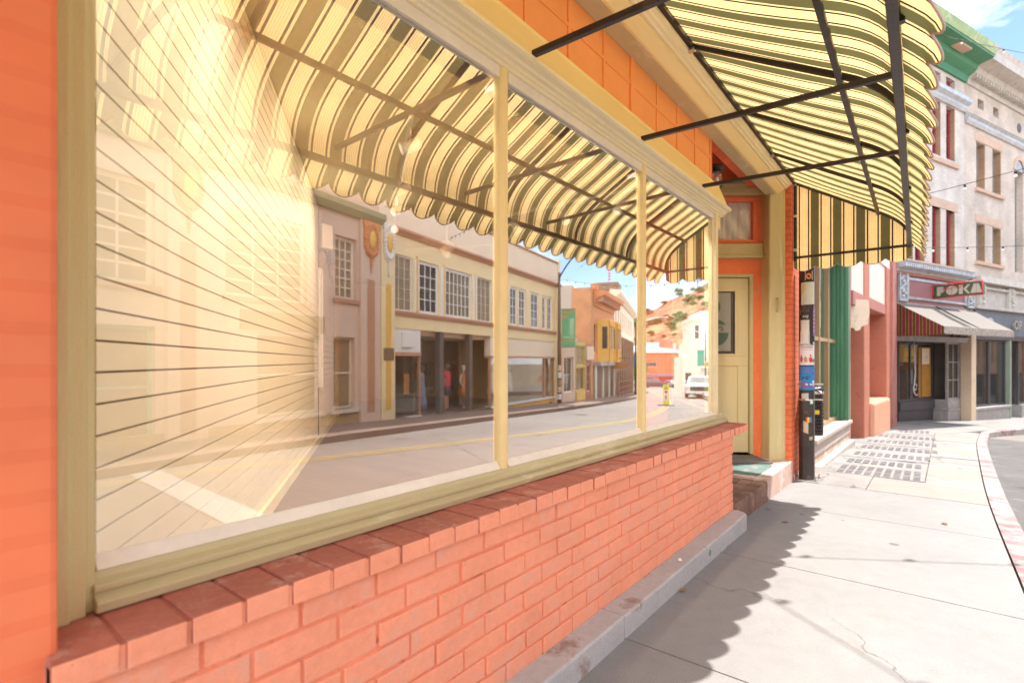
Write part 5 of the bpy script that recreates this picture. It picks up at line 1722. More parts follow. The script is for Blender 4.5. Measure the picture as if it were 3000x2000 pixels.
# ------------------------------------------------------------------ strings of bulbs over the street
M['bulb'] = P('clear white bulb', (0.80, 0.80, 0.78), 0.15, 0.05)
M['wire'] = P('black cable', (0.02, 0.02, 0.022), 0.6, 0.1)
def string_lights(label, a, b, n, drop, ends=(0.03, 0.97)):
    a, b = Vector(a), Vector(b)
    t = thing('string_lights', label, 'string lights', a, 0, 'strings of bulbs hung over the street')
    L = b - a
    f = lambda u: L * u + Vector((0, 0, -4 * drop * u * (1 - u)))
    mb = MB()
    mb.tube([f(i / 24) for i in range(25)], 0.006, 5)
    mb.build('wire', M['wire'], t)
    for i in range(n):
        u = ends[0] + (ends[1] - ends[0]) * i / (n - 1)
        c = f(u)
        q = MB()
        q.lathe([(0.0, 0.0), (0.018, -0.005), (0.020, -0.05), (0.0, -0.05)], c, 8)
        s = q.build('socket', M['wire'], t, smooth=True)
        q = MB()
        q.lathe([(0.0, -0.051), (0.014, -0.055), (0.026, -0.08), (0.023, -0.10), (0.0, -0.115)], c, 8)
        q.build('bulb', M['bulb'], s, smooth=True)
    return t
string_lights('string of bulbs crossing the street above the striped awning', (0.2, 7.25, 4.95), (11.0, -1.2, 5.3), 18, 0.25)
string_lights('string of bulbs high against the sky beside the green cornice', (0.9, 17.4, 10.25), (13.6, 24.6, 6.4), 15, 0.35)
string_lights('low string of bulbs in front of the brick building windows', (0.55, 15.9, 4.15), (12.2, 20.9, 5.2), 18, 0.55)
string_lights('string of bulbs in front of the cream shop across the street', (0.25, 5.0, 4.7), (11.3, 12.5, 5.5), 20, 0.35)
string_lights('string of bulbs sloping down along the far buildings', (0.4, 12.8, 4.4), (10.4, 9.0, 5.6), 16, 0.30)
# ------------------------------------------------------------------ the far side of the street (seen mirrored in the window)
M['opp_cream'] = P('cream stucco', (0.86, 0.70, 0.42), 0.75, 0.06, 1.2, 0.15, 25)
M['opp_pale'] = P('pale pinkish stucco', (0.84, 0.71, 0.56), 0.75, 0.06, 1.2, 0.15, 25)
M['opp_mauve'] = P('mauve stucco', (0.72, 0.54, 0.43), 0.75, 0.06, 1.2, 0.15, 25)
M['opp_band'] = P('rose brown moulding paint', (0.52, 0.27, 0.17), 0.6, 0.1, 2)
M['opp_gold'] = P('golden yellow panel paint', (0.80, 0.48, 0.11), 0.6, 0.1, 2)
M['opp_orange'] = P('terracotta orange plaster', (0.62, 0.25, 0.10), 0.6, 0.12, 4)
M['opp_green'] = P('grey green cornice paint', (0.27, 0.29, 0.17), 0.6, 0.1, 2)
M['plaster_white'] = P('white plaster ornament', (0.78, 0.75, 0.72), 0.6, 0.08, 4)
M['buff_brick'] = brick_mat('buff brick', (0.56, 0.38, 0.17), (0.50, 0.33, 0.14), (0.40, 0.28, 0.15), 0.21, 0.07)
M['red_brick'] = brick_mat('orange red brick', (0.60, 0.27, 0.11), (0.52, 0.22, 0.09), (0.50, 0.36, 0.24), 0.21, 0.07)
M['brown_brick'] = brick_mat('brown brick', (0.36, 0.20, 0.12), (0.30, 0.165, 0.10), (0.34, 0.25, 0.18), 0.21, 0.07)
M['grey_stucco'] = P('grey block wall', (0.46, 0.43, 0.37), 0.85, 0.12, 1.5, 0.2, 20)
OPP_RZ = math.atan2(.9789, .2045)

def ornament(name, root, x0, x1, z0, z1, mat, medal):
    """plaster capital: frame, scrolls, oval medallion and a hanging drop"""
    mb = MB()
    w = x1 - x0
    xm = (x0 + x1) / 2
    mb.box(x0, x1, 0.10, 0.17, z1 - 0.16, z1)
    mb.prism([(x0 + .03, z1 - .16), (x1 - .03, z1 - .16), (x1 - .03, z0 + .30), (xm + w * .30, z0 + .1), (xm, z0), (xm - w * .30, z0 + .1), (x0 + .03, z0 + .30)], lambda p: (p[0], 0.10, p[1]), lambda p: (p[0], 0.15, p[1]))
    rr = random.Random(len(name))
    for k in range(26):
        a = 2 * math.pi * k / 26
        mb.ball((xm + math.cos(a) * w * 0.38, 0.15, (z0 + z1) / 2 + 0.02 + math.sin(a) * (z1 - z0) * 0.42), 0.045 + rr.uniform(0, .02), 7)
    for k in range(5): mb.ball((xm, 0.12, z0 - 0.05 - k * 0.075), 0.055 - k * 0.007, 7)
    o = fix_normals(mb.build(name, mat, root))
    q = MB()
    q.rings([[(xm + r * math.cos(2 * math.pi * k / 18) * w * 0.20, y, (z0 + z1) / 2 + r * math.sin(2 * math.pi * k / 18) * (z1 - z0) * 0.25) for k in range(18)] for r, y in ((1.0, 0.15), (0.95, 0.185), (0.5, 0.20), (0.05, 0.205))])
    q.build('medallion', medal, o, smooth=True)

cs = thing('cream_shop', 'cream two storey shop with white muntined upper windows and a deep open entrance', 'shop', (10.3, 8.96, 0), OPP_RZ)
F = Front(cs, 1)
upper = [(0.42, 1.33), (1.63, 2.69), (3.04, 4.70), (5.08, 6.15), (7.72, 8.42), (8.55, 9.25), (9.75, 10.65), (11.0, 11.5), (11.62, 12.2)]
F.wall('wall', M['opp_cream'], -0.18, 13.1, 2.24, 5.0, [(a, b, 2.75, 4.37) for a, b in upper])
F.part('parapet', M['opp_pale'], [(-0.18, 13.1, -0.35, 0.0, 5.0, 6.12), (12.85, 13.14, -0.4, 0.05, 5.0, 6.3)])
F.prof('parapet_cap', M['opp_band'], [(-0.4, 6.12), (0.05, 6.12), (0.07, 6.16), (0.05, 6.20), (-0.4, 6.20)], -0.2, 12.85)
F.prof('roof_moulding', M['opp_band'], [(-0.05, 4.92), (0.04, 4.92), (0.08, 4.99), (0.16, 5.03), (0.16, 5.10), (-0.05, 5.12)], 0.42, 13.1)
F.prof('sill_moulding', M['opp_band'], [(-0.05, 2.62), (0.06, 2.62), (0.09, 2.70), (0.09, 2.745), (-0.05, 2.745)], 0.42, 13.1)
for i, (a, b) in enumerate(upper):
    if i in (0, 3): F.window(a, b, 2.75, 4.37, M['white'], M['glass_brown'], 3, 5, -0.08, 0.05, 0.012)
    else: F.window(a, b, 2.75, 4.37, M['white'], M['glass_dark'] if i != 2 else P('window glass with pale room', (0.22, 0.19, 0.13), 0.08, 0.3, 1, spec=0.8), 6 if i == 2 else (3 if i < 4 else 2), 4, -0.08, 0.10, 0.03)
F.part('window_strip', M['white'], [(1.40, 1.47, 0.0, 0.03, 2.75, 4.37), (2.76, 2.98, -0.02, 0.03, 2.75, 4.37), (4.78, 5.02, -0.02, 0.03, 2.75, 4.37)])
F.part('gold_strip', M['opp_gold'], [(1.48, 1.54, 0.0, 0.035, 2.75, 4.45), (2.90, 2.96, 0.03, 0.035, 2.75, 4.45), (4.86, 4.92, 0.03, 0.035, 2.75, 4.45)])
# corner pilasters with plaster capitals
F.part('pilaster', M['opp_cream'], [(-0.18, 0.40, -0.3, 0.10, -1.4, 5.12)], None, 0.015)
F.part('pilaster_panel', M['opp_gold'], [(0.0, 0.22, 0.10, 0.108, -0.05, 3.42)])
ornament('capital', cs, -0.14, 0.36, 4.02, 5.10, M['plaster_white'], M['opp_gold'])
F.part('bronze_plaque', P('aged bronze', (0.26, 0.18, 0.11), 0.45, 0.2, metal=0.5), [(-0.10, 0.32, 0.10, 0.13, 1.32, 1.66)], None, 0.02)
F.part('end_pilaster', M['opp_cream'], [(12.55, 13.1, -0.3, 0.10, -1.6, 4.92)], None, 0.015)
# ground floor
F.part('sign_panel', M['white'], [(0.42, 1.74, -0.3, -0.02, 1.55, 2.24), (0.80, 1.30, -0.02, 0.04, 1.70, 2.12)], None, 0.01)
F.part('rose_rail', M['opp_band'], [(0.42, 1.76, -0.3, 0.0, 1.45, 1.55), (6.1, 12.55, -0.3, 0.0, 1.42, 1.50)])
F.part('transom_panel', M['opp_pale'], [(6.1, 12.55, -0.3, -0.03, 1.50, 2.24)])
F.part('bulkhead', M['opp_gold'], [(0.42, 1.76, -0.3, -0.02, -1.2, -0.42), (6.1, 12.55, -0.3, -0.02, -1.6, -0.50)], None, 0.01)
F.part('bulkhead_vent', M['charcoal'], [(0.62, 0.84, -0.02, 0.0, -0.64, -0.50)] + [(x, x + 0.22, -0.02, 0.0, -0.86, -0.66) for x in (7.1, 9.9, 11.9)])
F.part('window_ledge', M['white'], [(0.42, 1.76, -0.3, 0.03, -0.42, -0.36), (6.1, 12.55, -0.3, 0.03, -0.50, -0.44)])
F.part('display_pane', M['glass_far'], [(0.46, 1.72, -0.10, -0.094, -0.36, 1.45)])
F.part('display_pane', M['glass_far'], [(6.15, 12.5, -0.10, -0.094, -0.44, 1.42)])
F.part('display_frame', M['opp_band'], [(0.42, 0.46, -0.14, -0.04, -0.36, 1.45), (1.72, 1.76, -0.14, -0.04, -0.36, 1.45), (6.1, 6.16, -0.14, -0.04, -0.44, 1.42), (11.35, 11.42, -0.14, -0.04, -0.44, 1.42), (12.48, 12.55, -0.14, -0.04, -0.44, 1.42)])
M['display_dark'] = P('brown display backing', (0.30, 0.20, 0.11), 0.8, 0.2, 1.5)
F.part('display_back', M['display_dark'], [(0.42, 1.76, -1.5, -1.42, -0.5, 2.24), (6.1, 12.55, -1.5, -1.42, -0.6, 2.24), (6.1, 12.55, -1.42, -0.3, -0.6, -0.46)])
F.part('porch_column', P('dark grey iron column', (0.10, 0.085, 0.08), 0.5, 0.2), [(2.80, 3.02, -0.24, -0.04, -1.3, 2.24)], None, 0.02)
F.part('porch_column', P('brown iron column', (0.17, 0.125, 0.10), 0.5, 0.2), [(4.62, 4.82, -0.24, -0.04, -1.4, 2.24)], None, 0.02)
F.part('porch_ceiling', M['opp_pale'], [(1.76, 6.1, -4.2, -0.3, 2.10, 2.24)])
F.part('porch_floor', P('dark porch tile', (0.13, 0.09, 0.08), 0.6, 0.2, 3), [(1.76, 6.1, -4.2, 0.0, -1.5, -0.46)])
F.part('porch_bulkhead', M['opp_gold'], [(2.4, 9.0, -3.9, -3.4, -0.46, 0.02)])
F.part('porch_vent', M['charcoal'], [(2.8 + 0.9 * k, 3.0 + 0.9 * k, -3.4, -3.39, -0.36, -0.16) for k in range(5)])
F.part('porch_head', M['white'], [(2.4, 9.0, -3.9, -3.4, 1.25, 2.1)])
F.part('porch_rail', M['opp_band'], [(2.4, 9.0, -3.4, -3.36, 1.18, 1.25)])
F.part('porch_pane', M['glass_far'], [(2.4, 9.0, -3.62, -3.61, 0.02, 1.18)])
F.part('porch_glazing_bar', M['opp_band'], [(2.4 + 0.85 * k, 2.44 + 0.85 * k, -3.64, -3.58, 0.02, 1.25) for k in range(8)])
F.part('porch_back', M['charcoal'], [(1.7, 9.0, -5.2, -5.1, -0.5, 2.2), (1.70, 1.76, -5.1, -0.3, -0.5, 2.2), (2.4, 9.0, -5.1, -3.9, -0.46, 0.0)])
F.part('shop_goods', P('pale hats and goods', (0.66, 0.60, 0.52), 0.7, 0.3, 3), [(2.6 + 0.45 * k, 2.8 + 0.45 * k, -4.4, -4.1, 0.0, 0.25 + 0.2 * (k % 3)) for k in range(13)], None, 0.05)
F.part('safety_edge', M['line_yellow'], [(1.9 + 0.3 * k, 2.05 + 0.3 * k, 0.0, 0.012, -0.50, -0.455) for k in range(13)])
F.part('rear_block', M['opp_pale'], [(-0.18, 13.1, -9, -5.25, -1.8, 5.9), (-0.18, 13.1, -5.25, -0.36, 2.3, 5.9), (12.75, 13.1, -5.25, -0.31, -1.8, 2.3)])
# dress forms in the display windows
def mannequin(label, x, o, zb, dress, arms=True):
    t = thing('mannequin', label, 'mannequin', (10.3 + .2045 * x - .9789 * o, 8.96 + .9789 * x + .2045 * o, zb), OPP_RZ, 'mannequins in the cream shop window')
    mb = MB()
    mb.lathe([(0.0, 0.0), (0.16, 0.0), (0.16, 0.015), (0.015, 0.02), (0.015, 0.55), (0.0, 0.55)])
    mb.build('stand', M['steel'], t, smooth=True)
    mb = MB()
    def ring(z, a, b): return [(a * math.cos(2 * math.pi * k / 16), b * math.sin(2 * math.pi * k / 16), z) for k in range(16)]
    mb.rings([ring(0.45, .22, .2), ring(0.75, .19, .16), ring(0.92, .12, .09), ring(1.05, .15, .10), ring(1.18, .17, .11), ring(1.27, .15, .08), ring(1.31, .06, .05)])
    mb.build('dress', dress, t, smooth=True)
    mb = MB()
    mb.rings([ring(1.30, .045, .045), ring(1.38, .04, .04), ring(1.42, .06, .07), ring(1.50, .08, .095), ring(1.57, .07, .085), ring(1.61, .03, .04)])
    if arms:
        mb.tube([(0.17, 0, 1.24), (0.24, 0.03, 1.0), (0.22, 0.10, 0.80)], [.04, .034, .025])
        mb.tube([(-0.17, 0, 1.24), (-0.25, 0.02, 1.0), (-0.20, 0.12, 0.82)], [.04, .034, .025])
    mb.build('form', M['plaster_white'], t, smooth=True)
mannequin('dress form in a cream dress in the cream shop window, nearest the entrance', 7.3, -0.62, -0.46, M['cream_old'])
mannequin('dress form in a pale grey dress in the middle of the cream shop window', 8.75, -0.62, -0.46, M['plaster_white'])
mannequin('dress form in an orange dress inside the cream shop porch', 5.55, -0.9, -0.46, M['opp_orange'])
fl = MB()
fl.box(-0.13, 0.13, -0.005, 0.005, -0.3, 0.3)
fo = fl.build('orange_flyer', P('orange flyer paper', (0.75, 0.28, 0.06), 0.6, 0.2, 6), bevel=0.002)
fo.location = (10.3 + .2045 * 1.15 + .9789 * 0.105, 8.96 + .9789 * 1.15 - .2045 * 0.105, 0.62)
fo.rotation_euler = (0, 0, OPP_RZ)
tag(fo, 'orange flyer stuck inside the narrow window of the cream shop', 'flyer')

mv = thing('mauve_building', 'mauve building with buff brick base and terracotta capitals beside the cream shop', 'building', (10.3, 8.96, 0), OPP_RZ)
F = Front(mv, 1)
mh = [(-1.74, -1.0, 2.85, 4.42), (-4.6, -2.6, 2.6, 4.42), (-7.4, -5.9, 2.6, 4.4)]
lh = [(-1.80, -1.08, 0.10, 1.9), (-3.9, -2.2, 0.10, 1.9), (-7.4, -5.9, -0.2, 1.9)]
F.wall('wall', M['opp_mauve'], -13.0, -0.19, 0.02, 5.0, mh + lh)
F.wall('brick_base', M['buff_brick'], -13.0, -0.96, -1.4, 0.02, [])
F.part('parapet', M['opp_mauve'], [(-13.0, -0.19, -0.35, 0.0, 5.0, 6.3)])
F.prof('roof_moulding', M['opp_green'], [(-0.05, 4.98), (0.10, 4.98), (0.16, 5.06), (0.22, 5.12), (0.22, 5.26), (-0.05, 5.30)], -13.0, -0.10)
for a, b, c, d in mh: F.window(a, b, c, d, M['opp_pale'], M['glass_brown'], 3, 6, -0.15, 0.08, 0.04, M['opp_band'])
for i, (a, b, c, d) in enumerate(lh): F.window(a, b, c, d, M['pale_green'] if i == 2 else M['cream_old'], M['display_dark'], 1, 2, -0.15, 0.06, 0.05, M['cream_old'], 'shop_window')
for x0 in (-0.95, -5.75):
    F.part('pilaster', M['opp_mauve'], [(x0, x0 + 0.74, -0.3, 0.10, -1.4, 4.98)], None, 0.015)
    F.part('pilaster_panel', M['opp_band'], [(x0 + 0.22, x0 + 0.50, 0.10, 0.108, -0.05, 3.45)])
    ornament('capital', mv, x0 + 0.05, x0 + 0.66, 4.0, 4.97, M['opp_orange'], M['opp_gold'])
F.part('rear_block', M['opp_mauve'], [(-13.0, -0.2, -9, -0.31, -1.4, 5.9)])
F.part('sign_text_board', M['display_dark'], [(-4.3, -2.1, 0.0, 0.02, 1.95, 2.35)])

# ------------------------------------------------------------------ further houses up the bend
def house(name, label, cat, p0, p1):
    dx, dy = p1[0] - p0[0], p1[1] - p0[1]
    t = thing(name, label, cat, (p0[0], p0[1], road_z(*p0)), math.atan2(dy, dx))
    return t, Front(t, 1), math.hypot(dx, dy)
t, F, L = house('pink_shop', 'low pink shop with white trim beyond the street lamp', 'shop', (13.06, 22.2), (13.62, 24.3))
F.wall('wall', M['opp_mauve'], 0, L, -0.5, 3.5, [(0.25, L - 0.25, 0.6, 2.5)])
F.window(0.25, L - 0.25, 0.6, 2.5, M['white'], M['glass_dark'], 2, 2, -0.15, 0.07)
F.prof('moulding', M['white'], [(-0.1, 3.3), (0.12, 3.3), (0.2, 3.5), (-0.1, 3.55)], 0, L)
F.part('stepped_parapet', M['plaster_white'], [(0.2, 1.2, -0.3, 0.0, 3.55, 3.85), (0.5, 0.9, -0.3, 0.0, 3.85, 4.15)], None, 0.03)
F.part('rear_block', M['opp_mauve'], [(0, L, -7, -0.31, -0.5, 3.3)])
t, F, L = house('yellow_shop', 'narrow shop with tall windows framed in yellow green', 'shop', (13.63, 24.35), (14.2, 26.4))
F.wall('wall', P('yellow green frame paint', (0.52, 0.44, 0.16), 0.6, 0.1), 0, L, -0.5, 3.4, [(0.15, L - 0.15, 0.7, 2.0), (0.15, L - 0.15, 2.1, 3.2)])
F.window(0.15, L - 0.15, 0.7, 2.0, M['opp_gold'], M['glass_dark'], 2, 1, -0.12, 0.06)
F.window(0.15, L - 0.15, 2.1, 3.2, M['opp_gold'], M['glass_brown'], 3, 1, -0.12, 0.06)
F.part('bulkhead', M['opp_gold'], [(0.15, L - 0.15, -0.05, 0.05, -0.3, 0.6)])
F.part('rear_block', M['opp_mauve'], [(0, L, -7, -0.31, -0.5, 3.3)])
t, F, L = house('red_shop', 'small shop with red brown boarding beside the orange bay windowed house', 'shop', (14.2, 26.45), (14.62, 28.0))
F.wall('wall', P('red brown boarding', (0.40, 0.13, 0.09), 0.6, 0.15, 3, stretch=(6, 1, .2)), 0, L, -0.5, 3.4, [(0.25, L - 0.25, 0.6, 2.2)])
F.window(0.25, L - 0.25, 0.6, 2.2, M['opp_pale'], M['glass_dark'], 1, 3, -0.12, 0.06)
F.part('fascia', M['opp_mauve'], [(0, L, -0.1, 0.08, 2.5, 3.3)])
F.part('rear_block', M['opp_mauve'], [(0, L, -7, -0.31, -0.5, 3.3)])

t, F, L = house('bay_window_house', 'orange and yellow house with bracketed cornice and projecting bay windows', 'house', (14.65, 28.05), (16.6, 34.4))
zb = road_z(14.65, 28.05)
F.wall('wall', M['opp_orange'], 0, L, 2.2, 6.7, [(0.3, 1.2, 3.0, 4.9)])
F.window(0.3, 1.2, 3.0, 4.9, M['opp_gold'], M['glass_dark'], 1, 2, -0.1, 0.08)
F.part('ground_floor', P('dark brown shopfront', (0.17, 0.10, 0.06), 0.6, 0.3, 1.5, stretch=(4, 1, .2)), [(0, L, -0.4, -0.25, -0.6, 2.2)])
F.part('porch_post', M['white'], [(x, x + 0.12, 0.1, 0.22, -0.6, 2.2) for x in (0.1, 2.2, 4.3, 6.2)])
F.part('porch_roof', M['grey_paint'], [(0, L, -0.2, 0.5, 2.2, 2.42)])
for k, x0 in enumerate((1.5, 4.2)):
    mb = MB()
    mb.prism_z([(x0, 0), (x0 + 0.35, 0.7), (x0 + 1.55, 0.7), (x0 + 1.9, 0)], 2.43, 5.2)
    b = fix_normals(mb.build('bay', M['opp_gold'], t))
    mb = MB()
    mb.box(x0 + 0.5, x0 + 1.4, 0.69, 0.72, 3.3, 4.7)
    mb.bar((x0 + 0.12, 0.27, 4.0), (x0 + 0.26, 0.56, 4.0), 0.03, 1.4)
    mb.bar((x0 + 1.78, 0.27, 4.0), (x0 + 1.64, 0.56, 4.0), 0.03, 1.4)
    mb.build('bay_pane', M['glass_dark'], b)
    mb = MB()
    for zz in (3.18, 4.74): mb.box(x0 + 0.3, x0 + 1.6, 0.69, 0.76, zz, zz + 0.1)
    for q in (0.3, 0.92, 1.52): mb.box(x0 + q, x0 + q + 0.1, 0.69, 0.75, 2.5, 5.1)
    mb.build('bay_frame', P('ochre bay trim', (0.66, 0.36, 0.07), 0.6), b)
F.prof('cornice', M['opp_orange'], [(-0.3, 5.9), (0.1, 5.9), (0.2, 6.3), (0.75, 6.55), (0.8, 6.8), (-0.3, 6.9)], 0, L)
F.part('bracket', M['opp_band'], [(0.1 + 0.5 * k, 0.28 + 0.5 * k, 0.05, 0.6, 6.15, 6.5) for k in range(13)])
F.part('parapet_urn', M['opp_orange'], [(0.2, 0.7, -0.2, 0.2, 6.9, 7.3), (3.2, 4.0, -0.2, 0.2, 6.9, 7.2)], None, 0.05)
F.part('brick_corner', M['red_brick'], [(-0.6, 0.0, -1.2, 0.02, -0.6, 6.95)])
F.part('side_wall', M['grey_stucco'], [(-0.55, 0.0, -12, -1.2, -0.6, 7.15), (0.0, L, -12, -0.41, -0.6, 6.0)])
t, F, L = house('tall_brick_house', 'tall brown brick house with pale upper storey and corner cornice', 'house', (16.75, 34.9), (24.6, 54.6))
F.wall('wall', M['brown_brick'], 0, L, -1.0, 4.8, [(0.8 + 2.0 * k, 1.7 + 2.0 * k, 2.6, 4.3) for k in range(9)])
F.wall('upper_wall', M['opp_pale'], 0, L, 4.8, 7.6, [(0.8 + 2.0 * k, 1.7 + 2.0 * k, 5.3, 6.9) for k in range(9)])
for k in range(9):
    for z0, z1 in ((2.6, 4.3), (5.3, 6.9)): F.window(0.8 + 2 * k, 1.7 + 2 * k, z0, z1, M['opp_pale'], M['glass_dark'], 1, 2, -0.15, 0.08)
F.part('pier', M['brown_brick'], [(0.3 + 2.0 * k, 0.6 + 2.0 * k, -0.1, 0.12, -1.0, 4.8) for k in range(10)])
F.part('shop_glass', M['glass_dark'], [(0.7 + 2.0 * k, 2.2 + 2.0 * k, 0.0, 0.02, -0.2, 1.9) for k in range(9)])
F.prof('cornice', M['opp_pale'], [(-0.3, 7.5), (0.15, 7.5), (0.45, 7.8), (0.5, 8.0), (-0.3, 8.1)], -0.3, L)
F.part('corner_block', M['brown_brick'], [(-0.2, 2.2, -1.5, 0.3, 8.1, 8.6)])
F.part('side_wall', M['opp_pale'], [(-0.2, 0.0, -10, -0.31, -1.0, 7.9), (0.0, L, -10, -0.31, -1.0, 7.0)])
fp = thing('flag_pole', 'thin flag pole with a limp red and white flag on the far roof', 'flag pole', (20.15, 40.36, 5.2))
mb = MB()
mb.tube([(0, 0, 0), (0, 0, 4.3)], [0.05, 0.03])
mb.build('staff', M['grey_paint'], fp, smooth=True)
fg = MB()
for i in range(8):
    z0, z1 = 3.1 + i * .13, 3.1 + (i + 1) * .13
    fg.k = i % 2
    fg.add([(0.04, 0.0, z0), (-0.12, 0.08, z0), (-0.2, 0.02, z0 - .05), (0.04, 0.0, z1), (-0.12, 0.08, z1), (-0.2, 0.02, z1 - .05)], [(0, 1, 4, 3), (1, 2, 5, 4)])
fg.build('flag', [P('flag red', (0.55, 0.05, 0.06)), P('flag white', (0.7, 0.68, 0.68))], fp)

t, F, L = house('orange_hall', 'wide orange brick hall with white roof at the end of the street', 'building', (40.2, 118.4), (52.5, 108.4))
t.rotation_euler = (0, 0, math.atan2(108.4 - 118.4, 52.5 - 40.2))
F = Front(t, -1)
M['hall_orange'] = brick_mat('orange hall brick', (0.60, 0.23, 0.10), (0.55, 0.20, 0.09), (0.50, 0.22, 0.12), 0.3, 0.1)
F.wall('wall', M['hall_orange'], -2, L + 3, -1.5, 7.8, [(1.0, 4.5, 4.6, 5.7), (8.5, 13.0, 4.6, 5.7), (0.8, 3.6, -0.2, 2.2), (9, 14, -0.2, 2.2), (5.0, 8.0, -0.2, 2.3)])
F.window(1.0, 4.5, 4.6, 5.7, M['white'], M['glass_dark'], 4, 1, -0.15, 0.08)
F.window(8.5, 13.0, 4.6, 5.7, M['white'], M['glass_dark'], 5, 1, -0.15, 0.08)
F.window(0.8, 3.6, -0.2, 2.2, M['white'], M['glass_dark'], 3, 1, -0.15, 0.08)
F.window(9, 14, -0.2, 2.2, M['white'], M['glass_dark'], 3, 1, -0.15, 0.08)
F.part('red_door', P('red garage door', (0.45, 0.03, 0.03), 0.5), [(5.0, 8.0, -0.2, -0.1, -1.0, 2.3)])
F.part('band', P('mauve band', (0.34, 0.24, 0.28), 0.7), [(-2, L + 3, 0, 0.2, 2.5, 2.75), (-2, L + 3, 0, 0.06, 2.75, 3.1)])
F.part('roof', M['white'], [(-2.3, L + 3.3, -16, 0.3, 7.8, 8.1)])
mb = MB()
mb.prism([(-2, 8.1), (L + 3, 8.1), (L + 3, 9.7), (L - 4, 9.6)], lambda p: (p[0], 4, p[1]), lambda p: (p[0], 14, p[1]))
fix_normals(mb.build('upper_roof', M['white'], t))
F.part('roof_unit', M['pressed_grey'], [(6.5, 9.5, -8, -5, 8.1, 10.4), (3.0, 3.4, -4, -3.6, 8.1, 10.0)])
t, F, L = house('white_building', 'tall blank white building past the bend on the right', 'building', (22.3, 73.3), (25.2, 79))
t.rotation_euler = (0, 0, R(-30))
F = Front(t, -1)
t.location = (20.2, 74.7, road_z(21, 73))
F.part('wall', M['plaster_white'], [(-6, 3.6, -9, 0, -1, 11.0)])
F.part('front_tower', M['opp_pale'], [(3.6, 4.6, -8, 0.2, -1, 10.0), (3.6, 4.75, -8, 0.35, 9.7, 10.2)])
F.part('tower_window', M['glass_dark'], [(3.85, 4.35, 0.2, 0.24, 7.2, 9.0)])
F.part('shop_front', M['opp_pale'], [(4.6, 5.9, -8, 0.0, -1, 4.6), (4.6, 5.2, -8, 0.1, 4.6, 6.6)])
F.part('shop_window', M['glass_dark'], [(4.8, 5.6, 0.0, 0.04, 0, 2.4), (-5, -2, 0, 0.03, 0.2, 2.6), (-1, 2.6, 0, 0.03, 0.2, 2.6)])
F.part('awning_board', M['white'], [(-5.5, 3.4, 0.0, 0.9, 3.0, 3.2)])
# ------------------------------------------------------------------ street furniture across the road
def street_lamp(label, x, y, h, arm, adir, base_z, wrap=False):
    t = thing('street_lamp', label, 'street lamp', (x, y, base_z), 0, 'street lamps along the street')
    a = Vector((math.cos(adir), math.sin(adir), 0))
    mb = MB()
    mb.tube([(0, 0, 0), (0, 0, h * 0.5), (0, 0, h)], [0.10, 0.085, 0.06], 10)
    mb.lathe([(0.0, 0.0), (0.16, 0.0), (0.16, 0.05), (0.0, 0.05)], n=8)
    mb.build('pole', M['black_metal'] if not wrap else P('brown lamp pole', (0.14, 0.09, 0.06), 0.5, 0.3, 3), t, smooth=True)
    pts = []
    for i in range(9):
        u = i / 8
        pts.append(tuple(a * (arm * u) + Vector((0, 0, h - 0.25 + 0.75 * math.sin(u * math.pi / 2)))))
    mb = MB()
    mb.tube(pts, 0.035, 8)
    mb.build('arm', M['steel'] if not wrap else M['black_metal'], t, smooth=True)
    e = Vector(pts[-1])
    mb = MB()
    mb.rings([[tuple(e + a * q + Vector((-a.y, a.x, 0)) * (w * math.cos(2 * math.pi * k / 10)) + Vector((0, 0, 0.06 * math.sin(2 * math.pi * k / 10)))) for k in range(10)] for q, w in ((-0.05, 0.04), (0.1, 0.12), (0.5, 0.13), (0.65, 0.05))])
    mb.build('lamp_head', M['pressed_grey'], t, smooth=True)
    return t
LX, LY = 12.62, 21.25
street_lamp('brown street lamp with curved arm and posters at its foot beside the cream shop', LX, LY, 6.4, 2.1, math.atan2(0.35, -1.0) + 0.9, road_z(LX, LY) + 0.15, True)
street_lamp('street lamp with long arm standing in front of the tall brick house', 17.6, 40.3, 6.0, 2.6, math.atan2(1, -0.6), road_z(17.6, 40.3) + 0.15)
street_lamp('thin dark street lamp near the white building past the bend', 15.3, 50.8, 5.8, 2.3, math.atan2(0.2, 1.0), road_z(15.3, 50.8) + 0.1)
M['banner_green'] = P('green banner cloth', (0.10, 0.42, 0.20), 0.7, 0.08, 2)
M['banner_teal'] = P('teal banner cloth', (0.05, 0.42, 0.30), 0.7, 0.08, 2)
M['banner_orange'] = P('orange print', (0.65, 0.26, 0.08), 0.7, 0.1)
def banner(label, x, y, z, w, h, cloth, ang, text=None):
    t = thing('street_banner', label, 'banner', (x, y, z), ang, None)
    mb = MB()
    mb.box(0.06, 0.06 + w, -0.008, 0.008, 0, h)
    mb.build('cloth', cloth, t)
    mb = MB()
    mb.tube([(0, 0, h + 0.02), (w + 0.08, 0, h + 0.02)], 0.016, 6)
    mb.tube([(0, 0, -0.02), (w + 0.08, 0, -0.02)], 0.016, 6)
    mb.build('bracket', M['black_metal'], t)
    return t
b = banner('green banner with orange border and white lettering on the brown street lamp', LX + 0.02, LY + 0.1, 2.00, 0.68, 1.82, M['banner_green'], R(147))
mb = MB()
for yq in (-0.0095, 0.0095):
    mb.box(0.065, 0.10, yq - .0008, yq + .0008, 0.36, 1.6)
    mb.box(0.065, 0.735, yq - .0008, yq + .0008, 0.30, 0.345)
    mb.box(0.12, 0.70, yq - .0008, yq + .0008, 1.66, 1.74)
    mb.box(0.10, 0.42, yq - .0008, yq + .0008, 1.50, 1.56)
    mb.box(0.14, 0.30, yq - .0008, yq + .0008, 1.40, 1.47)
mb.build('orange_print', M['banner_orange'], b)
mb = MB()
